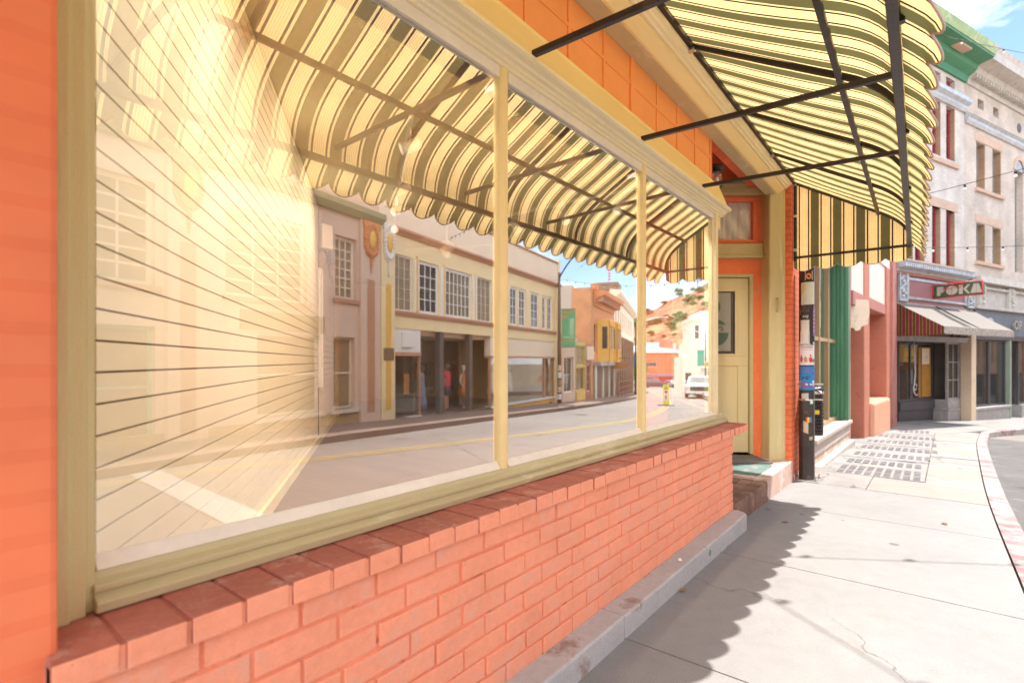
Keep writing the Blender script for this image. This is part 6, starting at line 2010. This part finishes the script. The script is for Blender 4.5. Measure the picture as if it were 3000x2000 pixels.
for k in range(9):
    for yq in (-0.0095, 0.0095): mb.box(0.48 - 0.02 * (k % 3), 0.66, yq - .0008, yq + .0008, 0.55 + k * 0.095, 0.585 + k * 0.095)
for yq in (-0.0095, 0.0095): mb.box(0.16, 0.66, yq - .0008, yq + .0008, 0.45, 0.475)
mb.build('white_print', M['white'], b)
banner('teal green banner on the thin lamp near the white building', 15.36, 50.75, 0.85, 0.62, 1.45, M['banner_teal'], R(-20))
banner('blue banner hanging at the end of the tall brick house', 24.4, 52.9, 0.6, 0.6, 1.25, P('blue banner cloth', (0.08, 0.20, 0.50), 0.7, 0.08), R(150))
pq = [(-0.09, 1.9), (-0.1, 1.55), (-0.09, 1.2), (-0.1, 0.85), (-0.095, 0.5)]
for i, (dx, dz) in enumerate(pq):
    mb = MB()
    mb.lathe([(0.104, 0.0), (0.1045, 0.0), (0.1045, 0.28), (0.104, 0.28)], n=12)
    o = mb.build('pole_poster', [P('poster paper tan', (0.60, 0.48, 0.35), 0.8, 0.4, 9), P('poster paper white', (0.72, 0.70, 0.68), 0.8, 0.4, 9), P('poster paper brown', (0.35, 0.24, 0.17), 0.8, 0.5, 9)][i % 3])
    o.location = (LX, LY, road_z(LX, LY) + 0.15 + dz - 0.3)
    tag(o, ['topmost tan poster wrapped on the brown street lamp', 'white poster wrapped second from the top on the brown street lamp', 'brown poster in the middle of the brown street lamp', 'tan poster wrapped second from the bottom of the brown street lamp', 'lowest white poster wrapped on the brown street lamp'][i], 'poster')

rl = thing('railing', 'rust brown pavement railing before the bay windowed house', 'railing', (15.1, 32.3, road_z(15.1, 32.3) + 0.15), math.atan2(.96, .2756))
mb = MB()
for k in range(5): mb.bar((k * 1.25, 0, 0), (k * 1.25, 0, 1.05), 0.05)
for z in (0.25, 0.62, 1.05): mb.bar((0, 0, z), (5.0, 0, z), 0.04)
mb.build('rails', P('rusty rail paint', (0.28, 0.10, 0.06), 0.7, 0.2), rl)
osg = thing('oval_sign', 'brown oval sign board with yellow end hanging over the far pavement', 'sign', (15.6, 33.0, 1.0), R(-28))
mb = MB()
mb.prism([(0.85 * math.cos(2 * math.pi * k / 24), 0.24 * math.sin(2 * math.pi * k / 24)) for k in range(24)], lambda p: (p[0], -0.03, p[1]), lambda p: (p[0], 0.03, p[1]))
fix_normals(mb.build('board', P('brown sign board', (0.42, 0.17, 0.06), 0.5, 0.2, 5), osg))
mb = MB()
mb.prism([(0.62 + 0.26 * math.cos(2 * math.pi * k / 16), 0.25 * math.sin(2 * math.pi * k / 16)) for k in range(16)], lambda p: (p[0], -0.045, p[1]), lambda p: (p[0], 0.045, p[1]))
fix_normals(mb.build('yellow_disc', M['opp_gold'], osg))
mb = MB()
mb.bar((0.0, 0, 0.24), (0.0, 0, 0.5), 0.03)
mb.bar((-0.9, 0, 0.5), (1.4, 0, 0.5), 0.04)
mb.build('bracket', M['black_metal'], osg)
ys_ = thing('projecting_sign', 'yellow rectangular sign on the shops past the bend', 'sign', (14.3, 48.6, 1.0), R(15))
mb = MB()
mb.box(-0.45, 0.45, -0.05, 0.05, -0.25, 0.25)
mb.build('board', P('yellow sign board', (0.74, 0.58, 0.22), 0.5, 0.1), ys_, bevel=0.02)
mb = MB()
mb.bar((-1.6, 0, 0.2), (-0.45, 0, 0.2), 0.05)
mb.bar((-1.6, 0, -3.0), (-1.6, 0, 0.4), 0.08)
mb.build('bracket', M['black_metal'], ys_)
mb = MB()
for rr_ in range(2):
    for k in range(4): mb.box(-0.36 + k * .19, -0.24 + k * .19, -0.056, -0.051, 0.04 - rr_ * .18, 0.15 - rr_ * .18)
mb.build('printed_marks', INK, ys_)

# in-street pedestrian sign
sx, sy = 8.9, 25.4
sg = thing('crossing_sign', 'fluorescent yellow green pedestrian crossing paddle standing on the centre line', 'road sign', (sx, sy, road_z(sx, sy)), math.atan2(-sx - 1.4, sy) * -1 + R(180 - 0) if False else R(-22))
mb = MB()
mb.box(-0.42, 0.42, -0.17, 0.17, 0.0, 0.05)
mb.build('base', M['lamp_black'], sg, bevel=0.015)
FLU = P('fluorescent yellow green', (0.62, 0.80, 0.03), 0.5, 0.04)
mb = MB()
ol = [(-0.15, 0.08), (0.15, 0.08), (0.145, 1.0), (0.11, 1.06), (-0.11, 1.06), (-0.145, 1.0)]
mb.prism(ol, lambda p: (p[0], -0.03, p[1]), lambda p: (p[0], 0.03, p[1]))
fix_normals(mb.build('paddle', FLU, sg, bevel=0.01))
mb = MB()
mb.box(-0.105, 0.105, -0.034, -0.031, 0.24, 0.80)
pn = mb.build('panel', M['white'], sg)
mb = MB()
mb.prism([(0.075 * math.cos(R(22.5 + 45 * k)), 0.70 + 0.075 * math.sin(R(22.5 + 45 * k))) for k in range(8)], lambda p: (p[0], -0.037, p[1]), lambda p: (p[0], -0.0345, p[1]))
fix_normals(mb.build('stop_symbol', P('sign red', (0.55, 0.02, 0.03), 0.5), pn))
mb = MB()
for pl in ([(-0.015, 0.55), (0.0, 0.575), (0.02, 0.55), (0.0, 0.53)], [(-0.03, 0.42), (0.025, 0.42), (0.02, 0.525), (-0.015, 0.525)], [(-0.03, 0.42), (-0.005, 0.42), (-0.03, 0.29), (-0.055, 0.29)], [(0.0, 0.42), (0.025, 0.42), (0.055, 0.30), (0.03, 0.29)], [(0.02, 0.51), (0.055, 0.43), (0.045, 0.42), (0.01, 0.48)]):
    mb.prism(pl, lambda p: (p[0], -0.037, p[1]), lambda p: (p[0], -0.0345, p[1]))
fix_normals(mb.build('walker_symbol', INK, pn))
mb = MB()
mb.box(-0.09, 0.09, -0.034, -0.031, 0.85, 0.90)
mb.box(-0.06, 0.06, -0.034, -0.031, 0.97, 1.0)
mb.build('dark_print', INK, sg)

# ------------------------------------------------------------------ small litter on the near pavement
def litter(name, label, cat, x, y, z, rz, pts, mat, lift=0.012):
    mb = MB()
    n_ = len(pts)
    top = [(a, b, 0.004 + lift * math.sin(i * 2.1) ** 2) for i, (a, b) in enumerate(pts)]
    mb.add([(0, 0, 0.006)] + top, [(0, 1 + i, 1 + (i + 1) % n_) for i in range(n_)])
    o = mb.build(name, mat)
    o.location, o.rotation_euler = (x, y, z), (0, 0, rz)
    s_ = o.modifiers.new('solid', 'SOLIDIFY')
    s_.thickness = 0.0015
    tag(o, label, cat)
LEAFP = [(0.03, 0), (0.015, 0.012), (-0.005, 0.014), (-0.03, 0.002), (-0.01, -0.012), (0.012, -0.012)]
DRY = P('dry leaf', (0.30, 0.17, 0.07), 0.8, 0.3, 30)
litter('fallen_leaf', 'curled brown leaf lying in the awning shade below the brick step', 'leaf', 0.52, 4.75, walk_z(4.75), 0.7, LEAFP, DRY)
litter('fallen_leaf', 'dry leaf on the sunlit sidewalk near the red curb', 'leaf', 1.55, 5.6, walk_z(5.6), 2.2, LEAFP, DRY)
litter('fallen_leaf', 'small dry leaf against the foot of the grey plinth', 'leaf', 0.36, 2.9, 0.0, 1.2, LEAFP, DRY)
litter('paper_scrap', 'tiny white paper scrap lying on the grey plinth', 'scrap', 0.285, 3.05, 0.106, 0.4, [(0.014, 0), (0.004, 0.011), (-0.012, 0.006), (-0.008, -0.01)], M['white'])

# ------------------------------------------------------------------ vehicles
M['tyre'] = P('tyre rubber', (0.02, 0.02, 0.02), 0.8, 0.2)
M['rim'] = P('wheel rim', (0.45, 0.45, 0.46), 0.35, 0.1, metal=0.7)
M['car_glass'] = P('vehicle glass', (0.10, 0.13, 0.13), 0.04, 0.2, 1, spec=0.9)
M['chrome'] = P('chrome', (0.70, 0.70, 0.70), 0.15, 0.1, metal=0.95)
M['headlight'] = P('headlight lens', (0.70, 0.68, 0.62), 0.1, 0.1, spec=0.8)
M['amber_lens'] = P('amber lens', (0.75, 0.35, 0.05), 0.2, 0.1)
M['grille'] = P('black grille', (0.03, 0.03, 0.03), 0.5, 0.4, 30)
def vehicle(name, label, cat, paint, loc, rz, L, W, H, hood, cab0, cab1, sill=0.30, belt=0.95, cabtop=None, boxy=0.85, bed=False, taper=0.80, group=None, wheel_r=0.35):
    """front faces local -y; length runs back along +y"""
    t = thing(name, label, cat, loc, rz, group)
    hw = W / 2
    def sect(y, zlo, zhi, w, r=0.10):
        return [(-w + r * .4, y, zlo), (w - r * .4, y, zlo), (w, y, zlo + r), (w, y, zhi - r * 1.3), (w - r * .9, y, zhi), (-w + r * .9, y, zhi), (-w, y, zhi - r * 1.3), (-w, y, zlo + r)]
    mb = MB()
    st_ = [(0.0, sill + .08, hood - .16, hw * .90), (0.10, sill, hood - .06, hw * .96), (0.5, sill - .04, hood, hw), (cab0, sill - .06, belt, hw), (cab1, sill - .06, belt, hw), (L - 0.15, sill - .02, belt - .02, hw * .98), (L, sill + .06, belt - .10, hw * .93)]
    mb.rings([sect(*q) for q in st_])
    fix_normals(mb.build('body', paint, t, bevel=0.03))
    mb = MB()
    def cs(y, z, w): return [(-w, y, z), (w, y, z)]
    ct = cabtop or (cab0 + 0.65, cab1 - 0.25)
    wb, wt = hw * 0.94, hw * taper
    lo = [(-wb, cab0, belt - .02), (wb, cab0, belt - .02), (wb, cab1, belt - .02), (-wb, cab1, belt - .02)]
    up = [(-wt, ct[0], H), (wt, ct[0], H), (wt, ct[1], H), (-wt, ct[1], H)]
    mb.add(lo + up, [(3, 2, 1, 0), (4, 5, 6, 7), (0, 1, 5, 4), (1, 2, 6, 5), (2, 3, 7, 6), (3, 0, 4, 7)])
    mb.build('cabin', paint, t, bevel=0.06, seg=3)
    def lerp(a, b, u): return tuple(a[i] + (b[i] - a[i]) * u for i in range(3))
    def pane(nm, a, b, c, d, push):
        # inset glass set just proud of the cabin face
        q = [Vector(p) for p in (a, b, c, d)]
        cen = sum(q, Vector()) / 4
        n_ = (q[1] - q[0]).cross(q[2] - q[0]).normalized()
        q = [cen + (p - cen) * 0.84 + n_ * push for p in q]
        m2 = MB()
        m2.add([tuple(p) for p in q] + [tuple(p - n_ * 0.012) for p in q], [(0, 1, 2, 3), (7, 6, 5, 4), (0, 4, 5, 1), (1, 5, 6, 2), (2, 6, 7, 3), (3, 7, 4, 0)])
        m2.build(nm, M['car_glass'], t)
    pane('windscreen', lo[0], lo[1], up[1], up[0], 0.008)
    pane('side_window', lo[1], lo[2], up[2], up[1], 0.008)
    pane('side_window', lo[3], lo[0], up[0], up[3], 0.008)
    pane('rear_window', lo[2], lo[3], up[3], up[2], 0.008)
    for wy in (0.85, L - 0.95):
        for s in (-1, 1):
            mb = MB()
            c = Vector((s * (hw - 0.10), wy, wheel_r))
            mb.rings([[tuple(c + Vector((s * q, r * math.cos(2 * math.pi * k / 20), r * math.sin(2 * math.pi * k / 20)))) for k in range(20)] for q, r in ((-.10, wheel_r * .8), (-.10, wheel_r), (.10, wheel_r), (.115, wheel_r * .92), (.115, wheel_r * .62))])
            w = mb.build('wheel', M['tyre'], t)
            mb = MB()
            mb.rings([[tuple(c + Vector((s * q, r * math.cos(2 * math.pi * k / 16), r * math.sin(2 * math.pi * k / 16)))) for k in range(16)] for q, r in ((.10, wheel_r * .62), (.118, wheel_r * .58), (.105, wheel_r * .2))])
            mb.build('rim', M['rim'], w)
    for s in (-1, 1):
        mb = MB()
        mb.box(s * (hw * .88) - .17, s * (hw * .88) + .06 * s * 0 + .13, -0.035, 0.06, hood - .34, hood - .16)
        mb.build('headlight', M['headlight'], t, bevel=0.02)
        mb = MB()
        mb.box(s * hw * .97 - .05, s * hw * .97 + .05, 0.0, 0.09, hood - .33, hood - .18)
        mb.build('indicator', M['amber_lens'], t, bevel=0.01)
        mb = MB()
        mb.box(s * (hw + .13) - .11, s * (hw + .13) + .11, cab0 + .22, cab0 + .30, belt + .02, belt + .22)
        mb.build('wing_mirror', paint, t, bevel=0.03)
        mb = MB()
        mb.box(s * hw * .82 - .12, s * hw * .82 + .12, L - .05, L + .02, belt - .32, belt - .14)
        mb.build('tail_light', P('tail light red', (0.4, 0.02, 0.02), 0.3), t, bevel=0.01)
    mb = MB()
    mb.box(-hw * .62, hw * .62, -0.03, 0.05, sill + .22, hood - .17)
    mb.build('grille', M['grille'], t, bevel=0.01)
    mb = MB()
    mb.box(-hw * .97, hw * .97, -0.10, 0.06, sill - .02, sill + .17)
    mb.build('bumper', M['chrome'], t, bevel=0.03)
    mb = MB()
    mb.box(-hw * .97, hw * .97, L - .02, L + .10, sill, sill + .18)
    mb.build('bumper', M['chrome'], t, bevel=0.03)
    mb = MB()
    mb.box(-0.16, 0.16, -0.112, -0.102, sill + .02, sill + .14)
    mb.build('number_plate', M['plaster_white'], t)
    return t
CP = lambda n_, c: P(n_, c, 0.25, 0.04, 2, spec=0.6)
vehicle('pickup_truck', 'white pickup truck driving towards the shop past the crossing paddle', 'pickup truck', CP('white vehicle paint', (0.80, 0.80, 0.80)), (11.25, 37.2, road_z(11.25, 37.2)), R(-17), 5.3, 2.0, 1.52, 1.04, 1.45, 3.3, 0.34, 1.06, (2.15, 3.05), taper=0.82, wheel_r=0.38)
vehicle('parked_car', 'grey car seen end on near the tree at the end of the street', 'car', CP('silver grey vehicle paint', (0.32, 0.31, 0.31)), (44.7, 97.6, road_z(44.7, 97.6)), R(-20), 4.4, 1.8, 1.45, 0.92, 1.1, 3.9, 0.28, 0.95, (1.8, 3.3), group='cars parked at the end of the street')
vehicle('parked_car', 'dark blue green vehicle parked before the orange hall', 'car', CP('dark vehicle paint', (0.03, 0.07, 0.08)), (39.6, 101.8, road_z(39.6, 101.8)), R(-112), 4.9, 1.9, 1.75, 1.1, 1.1, 4.7, 0.32, 1.08, (1.6, 4.5), group='cars parked at the end of the street')
vehicle('parked_car', 'pale silver sedan parked in front of the red door of the hall', 'car', CP('pale silver vehicle paint', (0.42, 0.43, 0.47)), (37.6, 102.8, road_z(37.6, 102.8)), R(-62), 4.4, 1.8, 1.42, 0.9, 1.1, 3.8, 0.28, 0.92, (1.9, 3.2), group='cars parked at the end of the street')

# ------------------------------------------------------------------ two people looking into the shop across the street
def skin_figure(name, parent, joints, bones, radii, mat):
    me = bpy.data.meshes.new(name)
    idx = {k: i for i, k in enumerate(joints)}
    me.from_pydata([joints[k] for k in joints], [(idx[a], idx[b]) for a, b in bones], [])
    me.materials.append(mat)
    o = bpy.data.objects.new(name, me)
    col.objects.link(o)
    o.parent = parent
    bm = bmesh.new()
    bm.from_mesh(me)
    ly = bm.verts.layers.skin.verify()
    bm.verts.ensure_lookup_table()
    for k in joints:
        r = radii[k]
        bm.verts[idx[k]][ly].radius = r if isinstance(r, tuple) else (r, r)
    bm.verts[idx['pelvis']][ly].use_root = True
    bm.to_mesh(me)
    bm.free()
    s = o.modifiers.new('skin', 'SKIN')
    s.use_smooth_shade = True
    u = o.modifiers.new('sub', 'SUBSURF')
    u.levels = 1
    u.render_levels = 2
    return o
def person(label, loc, rz, hh, arms, legs, skin, clothes, hair, hairlen):
    """faces local +y; arms/legs are joint positions for a 1.0 tall figure"""
    t = thing('person', label, 'person', loc, rz)
    S = hh
    J = {'pelvis': (0, 0, .52), 'waist': (0, .0, .60), 'chest': (0, .005, .74), 'neck': (0, 0, .83), 'nape': (0, .005, .865), 'head': (0, .012, .915), 'crown': (0, .01, .965), 'nose': (0, .062, .91)}
    Rr = {'pelvis': (.085, .062), 'waist': (.072, .052), 'chest': (.088, .06), 'neck': (.035, .034), 'nape': (.032, .034), 'head': (.045, .058), 'crown': (.036, .045), 'nose': .010}
    Bn = [('pelvis', 'waist'), ('waist', 'chest'), ('chest', 'neck'), ('neck', 'nape'), ('nape', 'head'), ('head', 'crown'), ('head', 'nose')]
    for s, sd in ((-1, 'l'), (1, 'r')):
        sh, el, wr = arms[sd]
        J['sh' + sd], J['el' + sd], J['wr' + sd] = sh, el, wr
        Rr['sh' + sd], Rr['el' + sd], Rr['wr' + sd] = .036, .026, .018
        d = (Vector(wr) - Vector(el)).normalized()
        sv = d.cross(Vector((0, 1, 0.2))).normalized()
        pm = Vector(wr) + d * .035
        J['pm' + sd] = tuple(pm)
        Rr['pm' + sd] = (.021, .012)
        Bn += [('chest', 'sh' + sd), ('sh' + sd, 'el' + sd), ('el' + sd, 'wr' + sd), ('wr' + sd, 'pm' + sd)]
        for q, (off, ln) in enumerate(((-.018, .045), (-.006, .052), (.006, .050), (.018, .040))):
            J['f%d%s' % (q, sd)] = tuple(pm + sv * off + d * ln * .6)
            J['g%d%s' % (q, sd)] = tuple(pm + sv * off * 1.1 + d * ln + Vector((0, .010, 0)))
            Rr['f%d%s' % (q, sd)], Rr['g%d%s' % (q, sd)] = .0058, .0048
            Bn += [('pm' + sd, 'f%d%s' % (q, sd)), ('f%d%s' % (q, sd), 'g%d%s' % (q, sd))]
        J['th' + sd] = tuple(Vector(wr) + d * .028 - sv * .03)
        Rr['th' + sd] = .006
        Bn.append(('wr' + sd, 'th' + sd))
        hp, kn, an, to = legs[sd]
        for nm, p, r in (('hp', hp, .062), ('kn', kn, .038), ('an', an, .024), ('to', to, (.022, .018))):
            J[nm + sd], Rr[nm + sd] = p, r
        Bn += [('pelvis', 'hp' + sd), ('hp' + sd, 'kn' + sd), ('kn' + sd, 'an' + sd), ('an' + sd, 'to' + sd)]
    J = {k: tuple(c * S for c in v) for k, v in J.items()}
    Rr = {k: tuple(c * S for c in v) if isinstance(v, tuple) else v * S for k, v in Rr.items()}
    skin_figure('body', t, J, Bn, Rr, skin)
    mb = MB()
    pr = [(.988, .012), (.985, .035), (.965, .058), (.93, .066), (.90, .062)]
    pr += [(.86, .055), (.80, .075), (.74, .07), (.70, .04)] if hairlen else [(.875, .045)]
    mb.rings([[(r * S * math.cos(2 * math.pi * k / 14), (r * S * math.sin(2 * math.pi * k / 14) * (1.0 if z > .87 else .5)) - .016 * S - (.02 * S if z < .87 else 0), z * S) for k in range(14)] for z, r in pr])
    mb.build('hair', hair, t, smooth=True)
    for nm, mat, rings in clothes:
        mb = MB()
        mb.rings([[(cx_ * S + a * S * math.cos(2 * math.pi * k / 20), cy_ * S + b * S * math.sin(2 * math.pi * k / 20) , z * S) for k in range(20)] for z, a, b, cx_, cy_ in rings], cap=False)
        o = mb.build(nm, mat, t, smooth=True)
        sl = o.modifiers.new('solid', 'SOLIDIFY')
        sl.thickness = 0.012
    return t
SKIN = P('tanned skin', (0.52, 0.27, 0.17), 0.55, 0.06, 3)
def opp_pt(s, o): return (10.3 + .2045 * s - .9789 * o, 8.96 + .9789 * s + .2045 * o)
legs0 = {'l': ((-.05, 0, .50), (-.055, .01, .28), (-.055, -.01, .045), (-.06, .06, .022)), 'r': ((.05, 0, .50), (.055, .015, .28), (.06, -.005, .045), (.07, .065, .022))}
arms1 = {'l': ((-.105, 0, .80), (-.15, -.03, .65), (-.13, .05, .53)), 'r': ((.105, 0, .80), (.17, .03, .72), (.10, .07, .86))}
arms2 = {'l': ((-.105, 0, .80), (-.14, -.02, .65), (-.12, .05, .52)), 'r': ((.105, 0, .80), (.145, -.03, .65), (.13, .03, .51))}
M['dress_blue'] = P('dusty blue dress cloth', (0.20, 0.22, 0.33), 0.85, 0.15, 8)
M['shirt_pink'] = P('bright pink red shirt', (0.62, 0.03, 0.09), 0.8, 0.08, 4)
M['shorts_navy'] = P('navy shorts', (0.03, 0.035, 0.10), 0.85, 0.1, 4)
x, y = opp_pt(2.45, -0.55)
person('woman with long dark hair in a long dusty blue dress carrying a black shoulder bag', (x, y, -0.46), OPP_RZ + R(150), 1.66, arms1, legs0, SKIN,
       [('dress', M['dress_blue'], [(.835, .075, .055, 0, 0), (.80, .112, .066, 0, 0), (.74, .104, .072, 0, .003), (.62, .085, .064, 0, 0), (.54, .105, .082, 0, 0), (.40, .115, .095, 0, 0), (.25, .125, .105, 0, 0), (.12, .135, .115, 0, 0)])],
       P('dark brown hair', (0.05, 0.028, 0.02), 0.5, 0.2, 10), True)
bx, by = opp_pt(2.72, -0.42)
bg = thing('shoulder_bag', 'black shoulder bag hanging at the side of the woman in blue', 'bag', (bx, by, 0.24), OPP_RZ + R(20))
mb = MB()
mb.rings([[(a * math.cos(2 * math.pi * k / 14), .05 * math.sin(2 * math.pi * k / 14), z) for k in range(14)] for z, a in ((0.0, .10), (.03, .16), (.18, .15), (.24, .10))])
mb.build('pouch', M['lamp_black'], bg, smooth=True)
mb = MB()
mb.tube([(-.09, 0, .22), (-.07, 0.02, .5), (0.0, .06, .70), (.06, .02, .5), (.09, 0, .22)], .010, 6)
mb.build('strap', M['lamp_black'], bg, smooth=True)
x, y = opp_pt(4.2, -0.75)
person('person with short grey brown hair in a bright pink red shirt and navy shorts', (x, y, -0.46), OPP_RZ + R(165), 1.68, arms2, legs0, SKIN,
       [('shirt', M['shirt_pink'], [(.84, .06, .05, 0, 0), (.81, .118, .068, 0, 0), (.76, .120, .075, 0, .003), (.64, .105, .075, 0, 0), (.54, .112, .085, 0, 0), (.51, .114, .086, 0, 0)]),
        ('sleeve', M['shirt_pink'], [(.815, .05, .05, -.105, 0), (.76, .05, .05, -.122, -.005), (.70, .052, .05, -.138, -.015)]),
        ('sleeve', M['shirt_pink'], [(.815, .05, .05, .105, 0), (.76, .05, .05, .122, -.005), (.70, .052, .05, .138, -.02)]),
        ('shorts', M['shorts_navy'], [(.55, .106, .08, 0, 0), (.50, .112, .088, 0, 0), (.45, .062, .08, -.055, 0), (.33, .058, .062, -.055, .01)]),
        ('shorts', M['shorts_navy'], [(.50, .10, .085, .012, 0), (.45, .062, .08, .055, 0), (.33, .058, .062, .056, .01)])],
       P('grey brown hair', (0.16, 0.10, 0.07), 0.6, 0.2, 10), False)

# ------------------------------------------------------------------ hill, shrubs and trees beyond the street
def hill_ridge(az):
    a = math.degrees(az)          # bearing from +y towards +x
    pts = [(-5, 10), (3, 34), (10, 46), (17.5, 44), (19.8, 37), (22, 32.5), (24, 29.5), (26, 23), (30, 20), (40, 24), (60, 18), (75, 8)]
    for (a0, h0), (a1, h1) in zip(pts, pts[1:]):
        if a0 <= a <= a1: return h0 + (h1 - h0) * (a - a0) / (a1 - a0)
    return 8
def hill_z(x, y):
    az, r = math.atan2(x, y), math.hypot(x, y)
    u = max(0.0, min(1.0, (r - 138) / 160.0))
    h = hill_ridge(az)
    z = -5.5 + (h + 5.5) * (u ** 0.85)
    if r > 298: z -= (r - 298) * 0.35
    z += 1.3 * math.sin(x * 0.13 + y * 0.05) * u + 0.9 * math.sin(y * 0.21 - x * 0.17) * u + 0.5 * math.sin(x * .5) * math.sin(y * .43) * u
    return z
mh = bpy.data.materials.new('red hillside with dry grass')
n, l = nodes_of(mh)
b = n['Principled BSDF']
b.inputs['Roughness'].default_value = 0.95
f1 = noise(n, l, 0.045, 7, rough=0.62)
f2 = noise(n, l, 0.22, 6, rough=0.7)
c1 = ramp(n, l, f1, [(0.36, (0.29, 0.20, 0.09)), (0.45, (0.31, 0.125, 0.06)), (0.53, (0.30, 0.075, 0.035)), (0.68, (0.22, 0.058, 0.03))])
c2 = mix_col(n, l, ramp(n, l, f2, [(0.50, 0.0), (0.58, 1.0)]), c1, (0.20, 0.20, 0.08))
l.new(c2, b.inputs['Base Color'])
bp = n.new('ShaderNodeBump')
bp.inputs['Strength'].default_value = 0.6
bp.inputs['Distance'].default_value = 1.5
l.new(noise(n, l, 0.5, 8), bp.inputs['Height'])
l.new(bp.outputs[0], b.inputs['Normal'])
mb = MB()
na, nr = 150, 46
for i in range(nr):
    r = 138 + (420 - 138) * i / (nr - 1)
    for k in range(na):
        az = R(-6 + 80 * k / (na - 1))
        x, y = r * math.sin(az), r * math.cos(az)
        mb.v.append((x, y, hill_z(x, y)))
for i in range(nr - 1):
    for k in range(na - 1):
        a = i * na + k
        mb.f.append((a, a + na, a + na + 1, a + 1))
        mb.mi.append(0)
hill = mb.build('hill', mh, smooth=True)
tag(hill, 'red earth hillside with dry grass rising beyond the street', None, None, 'structure')

M['leaf'] = P('shrub leaves', (0.17, 0.22, 0.085), 0.7, 0.35, 1.2)
M['leaf_bright'] = P('bright leaves', (0.16, 0.27, 0.045), 0.6, 0.4, 1.2)
M['bark'] = P('grey brown bark', (0.13, 0.095, 0.07), 0.9, 0.3, 4)
def crown_mesh(mb, c, rx_, ry_, rz_, n_, leaf, seed, clumps=9):
    rr = random.Random(seed)
    cl = []
    for k in range(clumps):
        a, e = rr.uniform(0, 6.28), rr.uniform(-0.6, 1.2)
        cl.append((Vector((math.cos(a) * math.cos(e) * rx_ * .62, math.sin(a) * math.cos(e) * ry_ * .62, math.sin(e) * rz_ * .62)), rr.uniform(.32, .55)))
    for k in range(n_):
        cc, q = cl[rr.randrange(clumps)]
        d = Vector((rr.gauss(0, 1), rr.gauss(0, 1), rr.gauss(0, 1))).normalized() * (rr.random() ** 0.4) * q
        p = Vector(c) + cc + Vector((d.x * rx_, d.y * ry_, d.z * rz_))
        u = Vector((rr.gauss(0, 1), rr.gauss(0, 1), rr.gauss(0, 1))).normalized()
        v = u.cross(Vector((rr.gauss(0, 1), rr.gauss(0, 1), rr.gauss(0, 1)))).normalized()
        s = leaf * rr.uniform(.6, 1.3)
        mb.face([p - u * s, p + v * s * .5, p + u * s, p - v * s * .5])
def plant(name, label, cat, loc, h, rx_, rz_, n_, leaf, seed, mat, trunk=True, group=None):
    t = thing(name, label, cat, loc, 0, group)
    mb = MB()
    crown_mesh(mb, (0, 0, h), rx_, rx_, rz_, n_, leaf, seed)
    mb.build('crown', mat, t)
    mb = MB()
    mb.tube([(0, 0, -0.4), (0.05 * h, 0, h * .5), (0, 0.04 * h, h)], [0.06 * h if h < 3 else .22, .035 * h if h < 3 else .15, .015 * h], 7)
    for k in range(4):
        a = k * 1.6 + seed
        mb.tube([(0.03 * h, 0, h * .55), (math.cos(a) * rx_ * .3, math.sin(a) * rx_ * .3, h * .85), (math.cos(a) * rx_ * .6, math.sin(a) * rx_ * .6, h + rz_ * .2)], [.03 * h if h < 3 else .10, .02 * h if h < 3 else .06, .01], 5)
    mb.build('trunk', M['bark'], t)
    return t
sh0 = plant('hillside_shrub', 'round dark green shrub on the red hillside', 'shrub', (0, 0, 0), 1.3, 2.2, 1.5, 420, 0.42, 3, M['leaf'], group='shrubs scattered over the red hillside')
sh1 = plant('hillside_shrub', 'round dark green shrub on the red hillside', 'shrub', (0, 0, 0), 1.4, 2.6, 1.3, 420, 0.45, 8, M['leaf'], group='shrubs scattered over the red hillside')
rs = random.Random(21)
first = [True, True]
for k in range(110):
    az = R(rs.uniform(16, 31))
    r = 150 + 145 * rs.random() ** 0.8
    x, y = r * math.sin(az), r * math.cos(az)
    which = k % 2
    src = sh0 if which == 0 else sh1
    if first[which]:
        o = src
        first[which] = False
    else:
        o = copy_tree(src)
    s = rs.uniform(0.4, 1.15)
    o.location = (x, y, hill_z(x, y) - 0.2)
    o.scale = (s, s, s * rs.uniform(.8, 1.2))
    o.rotation_euler = (0, 0, rs.uniform(0, 6.28))
for lab, az, r, s in (('spreading tree standing on the skyline of the red hill above the truck', 18.7, 292, 3.2), ('small round tree on the hill skyline left of the spreading tree', 20.6, 292, 1.7)):
    x, y = r * math.sin(R(az)), r * math.cos(R(az))
    plant('hilltop_tree', lab, 'tree', (x, y, hill_z(x, y)), 2.0 * s, 1.5 * s, .9 * s, 300, .5, int(az * 10), M['leaf'])
for lab, x, y, h, rx_, rz_, seed, mat in (
        ('bushy green tree beside the end of the tall brick house', 38.6, 83.5, 3.2, 2.6, 2.8, 31, M['leaf_bright']),
        ('taller green tree behind the grey car at the end of the street', 52.0, 104, 5.0, 3.4, 3.2, 37, M['leaf_bright']),
        ('dark green tree left of the orange hall', 58.5, 112, 5.0, 4.0, 3.4, 41, M['leaf'])):
    plant('street_tree', lab, 'tree', (x, y, road_z(x, y)), h, rx_, rz_, 1300, .26, seed, mat)
plant('climbing_shrub', 'bright green leafy shrub under the yellow sign past the bend', 'shrub', (11.6, 46.8, road_z(11.6, 46.8)), 1.7, 1.0, 1.5, 900, .13, 52, M['leaf_bright'])
